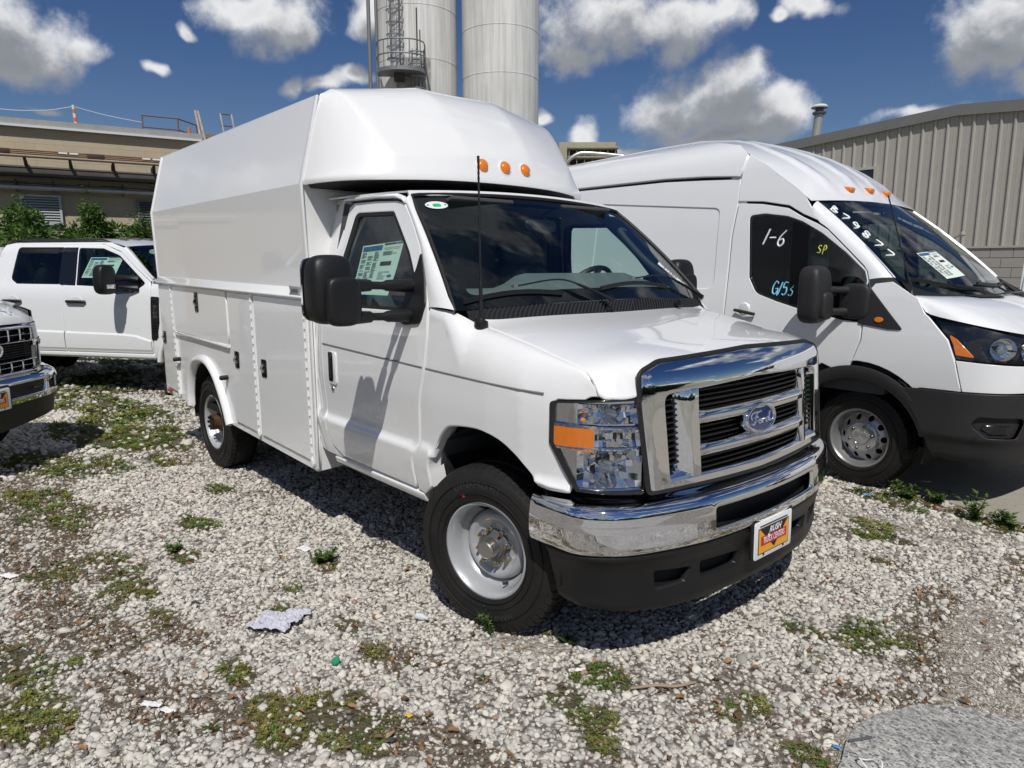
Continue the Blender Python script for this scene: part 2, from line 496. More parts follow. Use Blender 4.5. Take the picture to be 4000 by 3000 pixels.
class MB:
    def __init__(s):
        s.v = []; s.f = []; s.mi = []; s.cur = 0

    def add(s, verts, faces):
        b = len(s.v)
        s.v += [tuple(map(float, p)) for p in verts]
        for f in faces:
            s.f.append(tuple(b + i for i in f)); s.mi.append(s.cur)
        return s

    def hexa(s, p):
        """p: 8 corners, 0-3 bottom ccw, 4-7 top ccw"""
        return s.add(p, [(3, 2, 1, 0), (4, 5, 6, 7), (0, 1, 5, 4), (1, 2, 6, 5), (2, 3, 7, 6), (3, 0, 4, 7)])

    def box(s, c, size, rz=0.0, M=None):
        x, y, z = size[0]/2, size[1]/2, size[2]/2
        p = [(-x, -y, -z), (x, -y, -z), (x, y, -z), (-x, y, -z), (-x, -y, z), (x, -y, z), (x, y, z), (-x, y, z)]
        R = M if M is not None else Matrix.Rotation(rz, 3, 'Z')
        return s.hexa([tuple(R @ Vector(q) + Vector(c)) for q in p])

    def bx(s, x0, x1, y0, y1, z0, z1):
        return s.box(((x0+x1)/2, (y0+y1)/2, (z0+z1)/2), (abs(x1-x0), abs(y1-y0), abs(z1-z0)))

    def prism(s, poly, f0, f1):
        """poly: 2d points; f0/f1 map (a,b)->3d for the two caps"""
        n = len(poly)
        v = [f0(a, b) for a, b in poly] + [f1(a, b) for a, b in poly]
        f = [tuple(range(n - 1, -1, -1)), tuple(range(n, 2*n))]
        f += [(i, (i+1) % n, n + (i+1) % n, n + i) for i in range(n)]
        return s.add(v, f)

    def loft(s, rings, closed=True, caps=True):
        n = len(rings[0]); v = [p for r in rings for p in r]; f = []
        for k in range(len(rings) - 1):
            for i in range(n if closed else n - 1):
                j = (i + 1) % n
                f.append((k*n + i, k*n + j, (k+1)*n + j, (k+1)*n + i))
        if caps and closed:
            f.append(tuple(range(n - 1, -1, -1)))
            f.append(tuple((len(rings) - 1)*n + i for i in range(n)))
        return s.add(v, f)

    def tube(s, path, r, n=8, caps=True, flat=1.0, up=None):
        P = [Vector(p) for p in path]; rings = []
        rr = r if hasattr(r, '__len__') else [r] * len(P)
        pu = None
        for i, p in enumerate(P):
            t = (P[min(i+1, len(P)-1)] - P[max(i-1, 0)])
            t = t.normalized() if t.length > 1e-9 else Vector((0, 0, 1))
            ref = Vector(up) if up else (pu if pu else (Vector((0, 0, 1)) if abs(t.z) < 0.9 else Vector((1, 0, 0))))
            a = t.cross(ref)
            a = a.normalized() if a.length > 1e-6 else t.orthogonal().normalized()
            b = a.cross(t).normalized(); pu = b
            rings.append([tuple(p + (a * math.cos(2*PI*k/n) + b * math.sin(2*PI*k/n) * flat) * rr[i]) for k in range(n)])
        return s.loft(rings, True, caps)

    def lathe(s, prof, n=32, M=None, arc=(0, 2*PI)):
        """prof: (r, h) pairs; axis = local z of M"""
        M = M or Matrix.Identity(4)
        full = abs(arc[1] - arc[0] - 2*PI) < 1e-6
        m = n if full else n + 1
        rings = []
        for r, h in prof:
            rings.append([tuple(M @ Vector((r * math.cos(arc[0] + (arc[1]-arc[0])*k/n), r * math.sin(arc[0] + (arc[1]-arc[0])*k/n), h))) for k in range(m)])
        return s.loft(rings, full, False)

    def disc(s, r, n, M):
        v = [tuple(M @ Vector((r*math.cos(2*PI*k/n), r*math.sin(2*PI*k/n), 0))) for k in range(n)]
        return s.add(v, [tuple(range(n))])

    def build(s, name, mats, parent=None, smooth=True, angle=38, bevel=0.0, seg=2, sub=0):
        me = bpy.data.meshes.new(name)
        me.from_pydata(s.v, [], s.f)
        mats = mats if isinstance(mats, (list, tuple)) else [mats]
        for m in mats:
            me.materials.append(m)
        if len(mats) > 1:
            me.polygons.foreach_set('material_index', np.array(s.mi, np.int32))
        bm = bmesh.new(); bm.from_mesh(me)
        bmesh.ops.recalc_face_normals(bm, faces=bm.faces)
        if bevel > 0:
            es = [e for e in bm.edges if len(e.link_faces) == 2 and e.calc_face_angle(0) > 0.5]
            bmesh.ops.bevel(bm, geom=es, offset=bevel, segments=seg, affect='EDGES', profile=0.5, clamp_overlap=True)
        if sub:
            for _ in range(sub):
                bmesh.ops.subdivide_edges(bm, edges=bm.edges[:], cuts=1, use_grid_fill=True, smooth=1.0)
        bm.to_mesh(me); bm.free()
        finish(me, smooth, angle)
        return obj_from(name, me, parent)


def subsurf_mesh(name, verts, faces, m, parent=None, levels=2, crease=None, sharp=60):
    """catmull-clark surface baked into a mesh; crease = {(i,j): w}"""
    me = bpy.data.meshes.new(name)
    me.from_pydata(verts, [], faces)
    me.materials.append(m)
    if crease:
        at = me.attributes.new('crease_edge', 'FLOAT', 'EDGE')
        vals = np.zeros(len(me.edges), np.float32)
        for k, ed in enumerate(me.edges):
            a, b = ed.vertices
            vals[k] = crease.get((a, b), crease.get((b, a), 0.0))
        at.data.foreach_set('value', vals)
    bm = bmesh.new(); bm.from_mesh(me); bmesh.ops.recalc_face_normals(bm, faces=bm.faces); bm.to_mesh(me); bm.free()
    o = obj_from(name, me, parent)
    md = o.modifiers.new('subsurf', 'SUBSURF'); md.levels = levels; md.render_levels = levels
    dg = bpy.context.evaluated_depsgraph_get()
    me2 = bpy.data.meshes.new_from_object(o.evaluated_get(dg))
    o.modifiers.clear()
    o.data = me2
    finish(me2, True, sharp)
    return o


def blob_box(name, c, size, m, parent, levels=2, crease=0.0, taper=None, M=None):
    """rounded box from a subdivided cube; taper(x,y,z in -1..1)->offset"""
    vs = []; idx = {}
    for i, x in enumerate((-1, 0, 1)):
        for j, y in enumerate((-1, 0, 1)):
            for k, z in enumerate((-1, 0, 1)):
                if (x, y, z) == (0, 0, 0):
                    continue
                idx[(x, y, z)] = len(vs)
                p = Vector((x * size[0]/2, y * size[1]/2, z * size[2]/2))
                if taper:
                    p = Vector(taper(p.x, p.y, p.z))
                if M is not None:
                    p = M @ p
                vs.append(tuple(p + Vector(c)))
    fs = []
    for ax in range(3):
        for sgn in (-1, 1):
            o = [a for a in range(3) if a != ax]
            for a in (-1, 0):
                for b in (-1, 0):
                    q = []
                    for da, db in ((0, 0), (1, 0), (1, 1), (0, 1)):
                        key = [0, 0, 0]; key[ax] = sgn; key[o[0]] = a + da; key[o[1]] = b + db
                        q.append(idx[tuple(key)])
                    fs.append(tuple(q))
    return subsurf_mesh(name, vs, fs, m, parent, levels)


def text_mesh(s, size=1.0, extrude=0.0, shear=0.0, align='CENTER', offset=0.0, space=1.0):
    cu = bpy.data.curves.new('lettering', 'FONT')
    cu.body = s; cu.size = size; cu.extrude = extrude; cu.shear = shear; cu.offset = offset; cu.space_character = space
    cu.align_x = align; cu.align_y = 'CENTER'; cu.resolution_u = 3
    o = bpy.data.objects.new('lettering', cu)
    COL.objects.link(o)
    dg = bpy.context.evaluated_depsgraph_get()
    me = bpy.data.meshes.new_from_object(o.evaluated_get(dg))
    bpy.data.objects.remove(o); bpy.data.curves.remove(cu)
    return me


def put_text(name, s, size, m, parent, fn, extrude=0.001, **kw):
    """lettering with its flat points mapped by fn(a,b,h)->3d"""
    me = text_mesh(s, size, extrude, **kw)
    for v in me.vertices:
        v.co = fn(v.co.x, v.co.y, v.co.z)
    me.materials.clear(); me.materials.append(m)
    me.update()
    return obj_from(name, me, parent)


def grid_obj(name, A, m, parent=None, thick=0.0, angle=40, out=None):
    """A[i][j] 3d points -> quad sheet"""
    A = np.array(A, float); I, J = A.shape[:2]
    v = [tuple(p) for p in A.reshape(-1, 3)]
    f = [(i*J + j, (i+1)*J + j, (i+1)*J + j + 1, i*J + j + 1) for i in range(I-1) for j in range(J-1)]
    if out is not None:
        n = np.cross(A[1, 0] - A[0, 0], A[0, 1] - A[0, 0])
        if n @ np.array(out) < 0:
            f = [q[::-1] for q in f]
    me = bpy.data.meshes.new(name)
    me.from_pydata(v, [], f)
    me.materials.append(m)
    if thick:
        bm = bmesh.new(); bm.from_mesh(me)
        bmesh.ops.solidify(bm, geom=bm.faces[:], thickness=thick)
        bm.to_mesh(me); bm.free()
    finish(me, True, angle)
    return obj_from(name, me, parent)


def frame_from(o, ex, ey, ez):
    return Matrix(((ex[0], ey[0], ez[0], o[0]), (ex[1], ey[1], ez[1], o[1]), (ex[2], ey[2], ez[2], o[2]), (0, 0, 0, 1)))

# =================================================================== buildings and silos
def thing_frame(name, loc, rz, label, cat, group=None): return empty(name, loc, rz, label, cat, group)

# ---- tan works building behind the pickups (local x along the wall, y into the building)
TANW = mat('tan_masonry', (.33, .27, .19), .85, bump=(30, .4, .01), var=(1.6, .55, (.25, .205, .145)))
wb = thing_frame('works_building', (-18.46, 1.37, 0), math.radians(79.5), 'tan painted masonry building with pipe racks and louvres behind the pickups', 'building')
def masonry():
    m = bpy.data.materials.new('tan_block_wall'); m.use_nodes = True; nt = m.node_tree; b = nt.nodes['Principled BSDF']; b.inputs['Roughness'].default_value = .85
    tc = nt.nodes.new('ShaderNodeTexCoord'); mp = nt.nodes.new('ShaderNodeMapping'); mp.inputs['Rotation'].default_value = (PI/2, 0, 0)
    br = nt.nodes.new('ShaderNodeTexBrick'); br.inputs['Scale'].default_value = 1.0; br.inputs['Brick Width'].default_value = .40; br.inputs['Row Height'].default_value = .20; br.inputs['Mortar Size'].default_value = .006
    br.inputs['Color1'].default_value = (.50, .415, .29, 1); br.inputs['Color2'].default_value = (.48, .40, .277, 1); br.inputs['Mortar'].default_value = (.44, .36, .255, 1)
    nz = nt.nodes.new('ShaderNodeTexNoise'); nz.inputs['Scale'].default_value = 1.3; nz.inputs['Detail'].default_value = 8; nz.inputs['Roughness'].default_value = .65
    rp = nt.nodes.new('ShaderNodeMapRange'); rp.inputs['From Min'].default_value = .4; rp.inputs['From Max'].default_value = .75; rp.inputs['To Max'].default_value = .55
    mx = nt.nodes.new('ShaderNodeMix'); mx.data_type = 'RGBA'; mx.inputs['B'].default_value = (.36, .295, .21, 1)
    bp = nt.nodes.new('ShaderNodeBump'); bp.inputs['Strength'].default_value = .5; bp.inputs['Distance'].default_value = .01; bp.invert = True
    nt.links.new(tc.outputs['Object'], mp.inputs[0]); nt.links.new(mp.outputs[0], br.inputs['Vector']); nt.links.new(tc.outputs['Object'], nz.inputs['Vector'])
    nt.links.new(nz.outputs['Fac'], rp.inputs['Value']); nt.links.new(rp.outputs[0], mx.inputs['Factor']); nt.links.new(br.outputs['Color'], mx.inputs['A']); nt.links.new(mx.outputs['Result'], b.inputs['Base Color'])
    nt.links.new(br.outputs['Fac'], bp.inputs['Height']); nt.links.new(bp.outputs['Normal'], b.inputs['Normal'])
    return m
TANB = masonry()
q = MB(); q.bx(-16, 2.52, 0, 10, -.05, 4.98); q.build('wall', TANB, wb, smooth=False)
GREYC = mat('roof_edge_grey', (.36, .36, .34), .8, var=(5, .6, (.24, .24, .23)))
q = MB(); q.bx(-16.1, 2.60, -.12, 10.1, 4.985, 5.15); q.build('roof_edge', GREYC, wb, smooth=False)
q = MB(); q.bx(-16.1, 2.56, -.15, -.122, 4.955, 5.01); q.build('gutter_strip', mat('strip_white', (.62, .63, .64), .5), wb, smooth=False)
RACK = mat('rack_steel', (.045, .04, .035), .7, var=(8, .5, (.09, .06, .04)))
RUSTP = mat('rust_pipe', (.20, .10, .05), .65, var=(6, .6, (.10, .055, .03)))
for k in range(3):
    q = MB(); q.tube([(-16, -.78 + .0*k, 4.245 + .042*k), (2.5, -.78 + .02*k, 4.255 + .042*k)], .019, 6); q.build('brown_pipe', RUSTP, wb)
for x in (-1.85, .05):
    q = MB(); q.bx(x - .18, x + .18, -.83, -.755, 4.23, 4.345); q.build('pipe_junction', mat('junction_brown', (.06, .025, .02), .7), wb, bevel=.01)
for x in (-.62, -.40, 1.15, 1.38):
    q = MB(); q.bx(x - .09, x + .09, -.82, -.81, 4.30, 4.335); q.build('pipe_label', WPAPER, wb)
q = MB(); q.bx(-16, 2.5, -.82, -.72, 4.17, 4.20); q.build('rack_angle', RACK, wb)
for k in range(-15, 4):
    x = -.50 + .905*k if k else -.50
    if x > 2.4: continue
    q = MB(); q.prism([(-.80, 4.17), (-.05, 4.17), (-.05, 4.12), (-.70, 4.13), (-.06, 3.86), (-.02, 3.90)], lambda a, b: (x - .025, a, b), lambda a, b: (x + .025, a, b))
    q.tube([(x, -.78, 4.18), (x + .05, -.05, 3.86)], .035, 5); q.build('rack_bracket', RACK, wb)['kind'] = 'stuff'
DUCT = mat('duct_grey', (.07, .065, .058), .75, var=(3, .6, (.11, .095, .075)))
q = MB(); q.bx(-16, 2.45, -.42, -.01, 3.80, 4.0); q.build('duct', DUCT, wb, bevel=.01)
q = MB(); q.bx(-16, 2.45, -.44, -.40, 3.985, 4.02); q.build('duct_flange', mat('flange_grey', (.13, .125, .115), .6), wb)
PIPEW = mat('pale_pipe', (.50, .49, .46), .45, .3, var=(6, .5, (.33, .30, .26)))
q = MB(); q.tube([(-16, -.34, 3.52), (2.45, -.34, 3.52)], .047, 10); q.build('pale_pipe', PIPEW, wb)
q = MB(); q.tube([(-16, -.30, 3.64), (2.45, -.30, 3.64)], .028, 8); q.build('dark_pipe', RACK, wb)
for k in range(-16, 4):
    x = -.15 + .75*k
    q = MB(); q.bx(x - .012, x + .012, -.36, 0, 3.44, 3.72); q.build('pipe_hanger', RACK, wb)
LOUV = mat('louvre_grey', (.52, .53, .53), .5, .2); LOUVD = mat('louvre_dark', (.17, .18, .185), .6, .2)
def louvre(x0, x1, z0, z1, m, nsl):
    q = MB()
    for a in ((x0 - .05, x0, z0 - .05, z1 + .05), (x1, x1 + .05, z0 - .05, z1 + .05), (x0, x1, z1, z1 + .05), (x0, x1, z0 - .05, z0)):
        q.bx(a[0], a[1], -.09, .0, a[2], a[3])
    fr = q.build('louvre_frame', m, wb, smooth=False)
    q = MB(); q.bx(x0, x1, -.012, -.004, z0, z1); q.build('louvre_back', DARK, fr, smooth=False)
    for k in range(nsl):
        z = z0 + (z1 - z0)*(k + .5)/nsl; h = (z1 - z0)/nsl
        q = MB(); q.hexa([(x0, -.085, z - h*.42), (x1, -.085, z - h*.42), (x1, -.02, z + h*.30), (x0, -.02, z + h*.30), (x0, -.085, z - h*.20), (x1, -.085, z - h*.20), (x1, -.02, z + h*.45), (x0, -.02, z + h*.45)]); q.build('slat', m, fr, smooth=False)
louvre(-1.58, -.82, 2.72, 3.34, LOUV, 10)
louvre(.95, 1.95, 2.74, 3.32, LOUVD, 9)
q = MB(); q.bx(.88, 2.05, -.12, 0, 2.64, 2.69); q.build('window_sill', mat('sill_cream', (.45, .40, .32), .7), wb, smooth=False)
q = MB(); q.tube(spline([(-9, -.12, 2.75), (-1.85, -.12, 2.73), (-1.72, -.12, 2.72), (-1.67, -.12, 2.66), (-1.66, -.12, 1.5)], 4), .035, 8); q.build('white_pipe', mat('pipe_cream', (.62, .58, .50), .5), wb)
RAILM = mat('brown_rail', (.16, .085, .07), .7)
ap = empty('roof_railing', (0, 0, 0), 0, 'brown pipe railing on the roof edge of the tan building', 'railing'); ap.matrix_world = wb.matrix_basis.copy()
ap.location = wb.location; ap.rotation_euler = wb.rotation_euler
rp_ = [(1.26, 1.0), (2.14, 1.0), (2.72, 1.75)]
for (x, y) in rp_:
    q = MB(); q.tube([(x, y, 5.15), (x, y, 5.70)], .022, 6); q.build('post', RAILM, ap)
for z in (5.69, 5.39):
    for a, b in zip(rp_[:-1], rp_[1:]):
        q = MB(); q.tube([(a[0], a[1], z), (b[0], b[1], z)], .020, 6); q.build('rail', RAILM, ap)
sp = empty('warning_post', (0, 0, 0), 0, 'orange and white striped post on the tan building roof', 'post'); sp.location = wb.location; sp.rotation_euler = wb.rotation_euler
ORG = mat('post_orange', (.62, .16, .05), .6); PWH = mat('post_white', (.65, .62, .58), .6)
for k in range(6):
    q = MB(); q.tube([(-.285 - .006*k, 1.0, 5.15 + .105*k), (-.285 - .006*(k+1), 1.0, 5.15 + .105*(k+1))], .042 - .002*k, 8); q.build('band', ORG if k % 2 == 0 else PWH, sp)
wl = empty('roof_wire', (0, 0, 0), 0, 'thin pale wire strung from the striped post along the roof', 'wire'); wl.location = wb.location; wl.rotation_euler = wb.rotation_euler
for pts in (((-.31, 1.0, 5.74), (.4, 1.0, 5.60), (1.26, 1.0, 5.50)), ((-.31, 1.0, 5.74), (-1.1, 1.0, 5.56), (-2.4, 1.0, 5.53), (-6, 1, 5.8))):
    q = MB(); q.tube(spline(pts, 8), .011, 5); q.build('wire', mat('wire_pale', (.55, .56, .55), .5), wl)
q = MB(); q.tube([(2.41, 1.0, 5.15), (2.41, 1.0, 5.48)], .04, 8); o = q.build('roof_stub', ORG); o.location = wb.location; o.rotation_euler = wb.rotation_euler; tag(o, 'short orange stub post beside the brown roof railing', 'post')
ld = empty('roof_ladder', (0, 0, 0), 0, 'pale weathered ladder rising over the corner of the tan building', 'ladder'); ld.location = wb.location; ld.rotation_euler = wb.rotation_euler
LDM = mat('ladder_grey', (.42, .38, .33), .7, var=(9, .6, (.25, .16, .10)))
for dx in (0, .14):
    q = MB(); q.tube([(2.66 + dx, -.10, 4.2), (2.60 + dx*.5, 1.0, 5.95)], .03, 6); q.build('stile', LDM, ld)
for k in range(7):
    t = .08 + .13*k; q = MB(); q.tube([(2.66 - .06*t, -.10 + 1.1*t, 4.2 + 1.75*t), (2.80 - .13*t, -.10 + 1.1*t, 4.2 + 1.75*t)], .014, 5); q.build('rung', LDM, ld)
lb = empty('rear_block', (0, 0, 0), 0, 'lower roof block beyond the corner of the tan building', 'building'); lb.location = wb.location; lb.rotation_euler = wb.rotation_euler
q = MB(); q.bx(2.75, 9, 4, 12, -.05, 5.72); q.build('wall', TANW, lb, smooth=False)
q = MB(); q.bx(2.7, 9.1, 3.9, 12.1, 5.722, 5.84); q.build('roof_edge', mat('edge_brown', (.25, .16, .12), .8), lb, smooth=False)
r2 = empty('roof_hoop', (0, 0, 0), 0, 'small rusty ladder hoop above the lower roof, left of the truck body', 'railing'); r2.location = wb.location; r2.rotation_euler = wb.rotation_euler
for x in (3.74, 4.08):
    q = MB(); q.tube([(x + .06, 3.7, 5.6), (x, 4, 6.53)], .028, 6); q.build('stile', LDM, r2)
for z in (6.52, 6.16):
    q = MB(); q.tube([(3.74, 4, z), (4.08, 4, z)], .022, 6); q.build('rung', RAILM, r2)

# ---- white silos with caged ladder
def silo_mat():
    m = bpy.data.materials.new('silo_paint'); m.use_nodes = True; nt = m.node_tree; b = nt.nodes['Principled BSDF']; b.inputs['Roughness'].default_value = .5
    tc = nt.nodes.new('ShaderNodeTexCoord'); mp = nt.nodes.new('ShaderNodeMapping'); mp.inputs['Scale'].default_value = (3.2, 3.2, .10)
    nz = nt.nodes.new('ShaderNodeTexNoise'); nz.inputs['Scale'].default_value = 2.0; nz.inputs['Detail'].default_value = 7; nz.inputs['Roughness'].default_value = .7
    rp = nt.nodes.new('ShaderNodeValToRGB'); rp.color_ramp.elements[0].position = .34; rp.color_ramp.elements[0].color = (.50, .49, .45, 1); rp.color_ramp.elements[1].position = .60; rp.color_ramp.elements[1].color = (.70, .70, .685, 1)
    n2 = nt.nodes.new('ShaderNodeTexNoise'); n2.inputs['Scale'].default_value = .6; n2.inputs['Detail'].default_value = 6
    r2_ = nt.nodes.new('ShaderNodeMapRange'); r2_.inputs['From Min'].default_value = .45; r2_.inputs['From Max'].default_value = .7; r2_.inputs['To Max'].default_value = .35
    mx = nt.nodes.new('ShaderNodeMix'); mx.data_type = 'RGBA'; mx.inputs['B'].default_value = (.45, .44, .40, 1)
    nt.links.new(tc.outputs['Object'], mp.inputs[0]); nt.links.new(mp.outputs[0], nz.inputs['Vector']); nt.links.new(nz.outputs['Fac'], rp.inputs[0]); nt.links.new(tc.outputs['Object'], n2.inputs['Vector']); nt.links.new(n2.outputs['Fac'], r2_.inputs['Value'])
    nt.links.new(rp.outputs[0], mx.inputs['A']); nt.links.new(r2_.outputs[0], mx.inputs['Factor']); nt.links.new(mx.outputs['Result'], b.inputs['Base Color'])
    return m
SILOM = silo_mat()
def silo(loc, r, label, seams):
    s = empty('silo', loc, 0, label, 'silo', 'tall white silos')
    prof = [(r, 0)]
    for z in seams: prof += [(r, z - .02), (r + .012, z - .012), (r + .012, z + .012), (r, z + .02)]
    prof += [(r, 22), (r*.5, 23.5), (0, 24)]
    q = MB(); q.lathe(prof, 72); q.build('tank', SILOM, s, angle=50); return s
def midp(a, b): return ((a[0] + b[0])/2, (a[1] + b[1])/2)
c1, c2 = midp((-27.93, 15.33), (-25.42, 18.18)), midp((-25.29, 18.33), (-22.92, 21.03))
s1 = silo((c1[0], c1[1], 0), 1.86, 'left white silo with caged ladder, platform and dark stain', (4.2, 6.4, 8.6, 10.8, 13.0, 15.2))
s2 = silo((c2[0], c2[1], 0), 1.78, 'right white silo with plain streaked walls', (6.2, 8.2, 10.2, 12.2, 14.2, 16.2))
q = MB(); q.lathe([(1.875, 9.0), (1.877, 10.55), (1.872, 10.75)], 40, Matrix.Rotation(math.radians(-64), 4, 'Z'), arc=(0, .85)); st = q.build('stain_patch', mat('silo_stain', (.20, .19, .17), .7, var=(3, .9, (.42, .41, .38))), s1)
GALV = mat('galvanised', (.24, .25, .26), .5, .5)
va = Vector((CAM_LOC.x - c1[0], CAM_LOC.y - c1[1], 0)).normalized(); vr = Vector((-va.y, va.x, 0))   # towards the camera, and to its right
lad = empty('silo_ladder', (c1[0], c1[1], 0), math.atan2(va.y, va.x), 'galvanised caged ladder with railed platform on the left silo', 'ladder')
# local x towards the viewer, y to the viewer's right
def caged(name, x0, y0, z0, z1, hw=.20):
    q = MB()
    for dy in (-hw, hw): q.tube([(x0, y0 + dy, z0), (x0, y0 + dy, z1)], .028, 5)
    a = q.build(name, GALV, lad)
    k = 0; z = z0 + .15
    while z < z1:
        q = MB(); q.tube([(x0, y0 - hw, z), (x0, y0 + hw, z)], .014, 5); q.build('rung', GALV, a)
        z += .30
    z = z0 + .4
    while z < z1:
        q = MB(); q.tube([(x0 + .36*math.sin(t), y0 + .36*math.cos(t)*1.0, z) for t in np.linspace(0, PI, 11)], .020, 5, flat=1.6); q.build('cage_hoop', GALV, a); z += .50
    for t in (.55, 1.1, 1.57, 2.04, 2.6):
        q = MB(); q.tube([(x0 + .36*math.sin(t), y0 + .36*math.cos(t), z0 + .3), (x0 + .36*math.sin(t), y0 + .36*math.cos(t), z1)], .014, 4); q.build('cage_bar', GALV, a)
caged('upper_ladder', 1.95, -.93, 10.2, 17.5)
caged('lower_ladder', 2.0, -.02, 5.0, 11.0)
pc = [(1.75, -1.75), (2.35, -1.62), (2.75, -1.15), (2.85, -.60), (2.75, -.05), (2.40, .28), (1.80, .36)]
pcs = spline(pc, 6)
q = MB(); q.prism(pcs + [(1.6, .30), (1.5, -1.7)], lambda a, b: (a, b, 10.0), lambda a, b: (a, b, 10.16)); pf = q.build('platform', GALV, lad)
for z in (10.68, 11.25):
    q = MB(); q.tube([(a, b, z) for a, b in pcs], .030, 6); q.build('rail', GALV, lad)
for i in (1, 9, 15, 21, 27, 34):
    a, b = pcs[i]; q = MB(); q.tube([(a, b, 10.1), (a, b, 11.25)], .024, 5); q.build('rail_post', GALV, lad)
q = MB(); q.tube([(2.1, .30, 11.0), (2.0, .52, 9.6), (1.9, .75, 8.5)], .03, 5); q.build('brace', GALV, lad)
q = MB(); q.bx(1.9, 2.3, -1.0, -.55, 9.7, 10.0); q.build('platform_bracket', RACK, lad)
q = MB(); q.tube([(1.9, .02, 10.9), (1.9, .02, 12.8)], .03, 6); q.tube([(1.9, .15, 10.6), (1.9, .15, 11.9)], .022, 6); q.build('aerial_stub', RACK, lad)['kind'] = 'stuff'
for y_, r_, nm in ((-2.10, .085, 'standpipe'), (-1.78, .06, 'standpipe')):
    q = MB(); q.tube([(.9, y_, 0), (.9, y_, 22)], r_, 10); o = q.build(nm, mat('pipe_grey', (.20, .20, .20), .55, .3)); o.location = lad.location; o.rotation_euler = lad.rotation_euler
    tag(o, 'grey vertical pipe left of the silos, %s of the pair' % ('thicker and outer' if r_ > .07 else 'thinner and inner'), 'pipe', 'vertical pipes beside the silos')
# ---- louvred roof unit seen between truck and van
c3 = Vector((-17.5, 18.85, 0)); dr_ = Vector((1.28, 1.42, 0)).normalized()
ru = empty('cooling_unit', c3, math.atan2(dr_.y, dr_.x), 'tan louvred cooling unit showing above the van roof', 'cooling unit')
TANM = mat('unit_tan', (.30, .28, .20), .7, var=(4, .5, (.22, .20, .14)))
q = MB(); q.bx(-1.3, 1.0, .3, 2.2, 3.0, 6.62); q.build('casing', TANM, ru, bevel=.02)
for k in range(6):
    z = 6.35 - .36*k
    q = MB(); q.hexa([(-.98, -.35, z - .28), (1.12, -.35, z - .28), (1.02, .30, z - .30), (-.98, .30, z - .30), (-1.0, -.35, z - .24), (1.14, -.35, z - .24), (1.02, .30, z + .04), (-.98, .30, z + .04)]) if False else q.hexa([(-.95, .0, z - .02), (1.10, .0, z - .02), (1.02, .3, z - .06), (-.98, .3, z - .06), (-.95, .0, z + .05), (1.10, .0, z + .05), (1.02, .3, z + .03), (-.98, .3, z + .03)])
    b_ = q.build('louvre_blade', TANM, ru, bevel=.006)
    for j in range(7):
        x = -.9 + .31*j; q = MB(); q.bx(x - .012, x + .012, .08, .30, z - .30, z - .05); q.build('louvre_stay', TANM, b_)
    q = MB(); q.bx(-.95, 1.05, .27, .30, z - .30, z - .06); q.build('louvre_gap', mat('louvre_brown', (.035, .026, .02), .8), b_)
q = MB(); q.tube(spline([(-1.2, -.8, 4.9), (-1.15, -.8, 5.5), (-.75, -.8, 5.92), (-.2, -.8, 6.02), (1.6, -.8, 5.86), (2.6, -.8, 5.75)], 6), .075, 12); o = q.build('bent_pipe', STEEL); o.location = ru.location; o.rotation_euler = ru.rotation_euler; tag(o, 'bent silver pipe curving in front of the tan cooling unit', 'pipe')

# ---- metal-clad shed on the right: gable wall facing -y, block base
SH = empty('metal_shed', (-3.1, 14.5, 0), 0, 'grey-beige ribbed metal shed with concrete block base on the right', 'building')
SIDING = mat('siding_beige', (.40, .385, .34), .55, .1, var=(2.5, .5, (.35, .335, .29)))
def eave(x): return 4.80 - .073*abs(x)
XA, XB, PIT = -14.0, 11.0, .243
ribs_per = 4; x = XA; k = 0
while x < XB - .01:
    x1 = min(XB, x + PIT*ribs_per); prof = []
    n = int(round((x1 - x)/PIT))
    for j in range(n):
        a = x + j*PIT; prof += [(a, 0), (a + .075, 0), (a + .079, -.006), (a + .085, 0), (a + .145, 0), (a + .149, -.006), (a + .155, 0), (a + .178, 0), (a + .196, -.038), (a + .222, -.038), (a + PIT - .001, 0)]
    q = MB(); q.add([(a, b, 2.06) for a, b in prof] + [(a, b, eave(a) + .02) for a, b in prof], [(i, i+1, len(prof) + i + 1, len(prof) + i) for i in range(len(prof) - 1)])
    o = q.build('siding_panel', SIDING, SH, smooth=False); x = x1; k += 1
TRIMG = mat('trim_grey', (.19, .19, .185), .6, .2, var=(2, .5, (.14, .14, .135)))
q = MB(); q.prism([(XA - .1, eave(XA) - .02), (0, eave(0) - .02), (XB + .1, eave(XB) - .02), (XB + .1, eave(XB) + .20), (0, eave(0) + .20), (XA - .1, eave(XA) + .20)], lambda a, b: (a, -.10, b), lambda a, b: (a, .25, b)); q.build('rake_trim', TRIMG, SH, smooth=False)
q = MB(); q.prism([(XA - .1, eave(XA) + .10), (0, eave(0) + .10), (XB + .1, eave(XB) + .10), (XB, 0), (XA, 0)], lambda a, b: (a, .06, b), lambda a, b: (a, 16, b)); q.build('shed_body', SIDING, SH, smooth=False)
q = MB(); q.bx(XA, XB, -.05, .05, 2.03, 2.075); q.build('base_flashing', mat('flashing', (.36, .35, .32), .6), SH, smooth=False)
CMU = mat('painted_block', (.30, .285, .265), .8, bump=(60, .4, .004), var=(5, .5, (.26, .245, .225)))
CMUJ = mat('block_joint', (.20, .19, .175), .9)
q = MB(); q.bx(XA, XB, .002, .05, 0, 2.03); q.build('block_backing', CMUJ, SH, smooth=False)
q = MB(); q.bx(-.199, .199, -.022, .01, -.0965, .0965); blk = q.build('block', CMU, SH, smooth=False, bevel=.004); first = True
for r in range(10):
    for c in range(22):
        x = -1.8 + c*.406 + (.203 if r % 2 else 0); z = 2.03 - .1015 - .203*r
        if z < .08: continue
        o = blk if first else blk.copy()
        if not first: COL.objects.link(o); o.parent = SH
        o.location = (x, 0, z); first = False
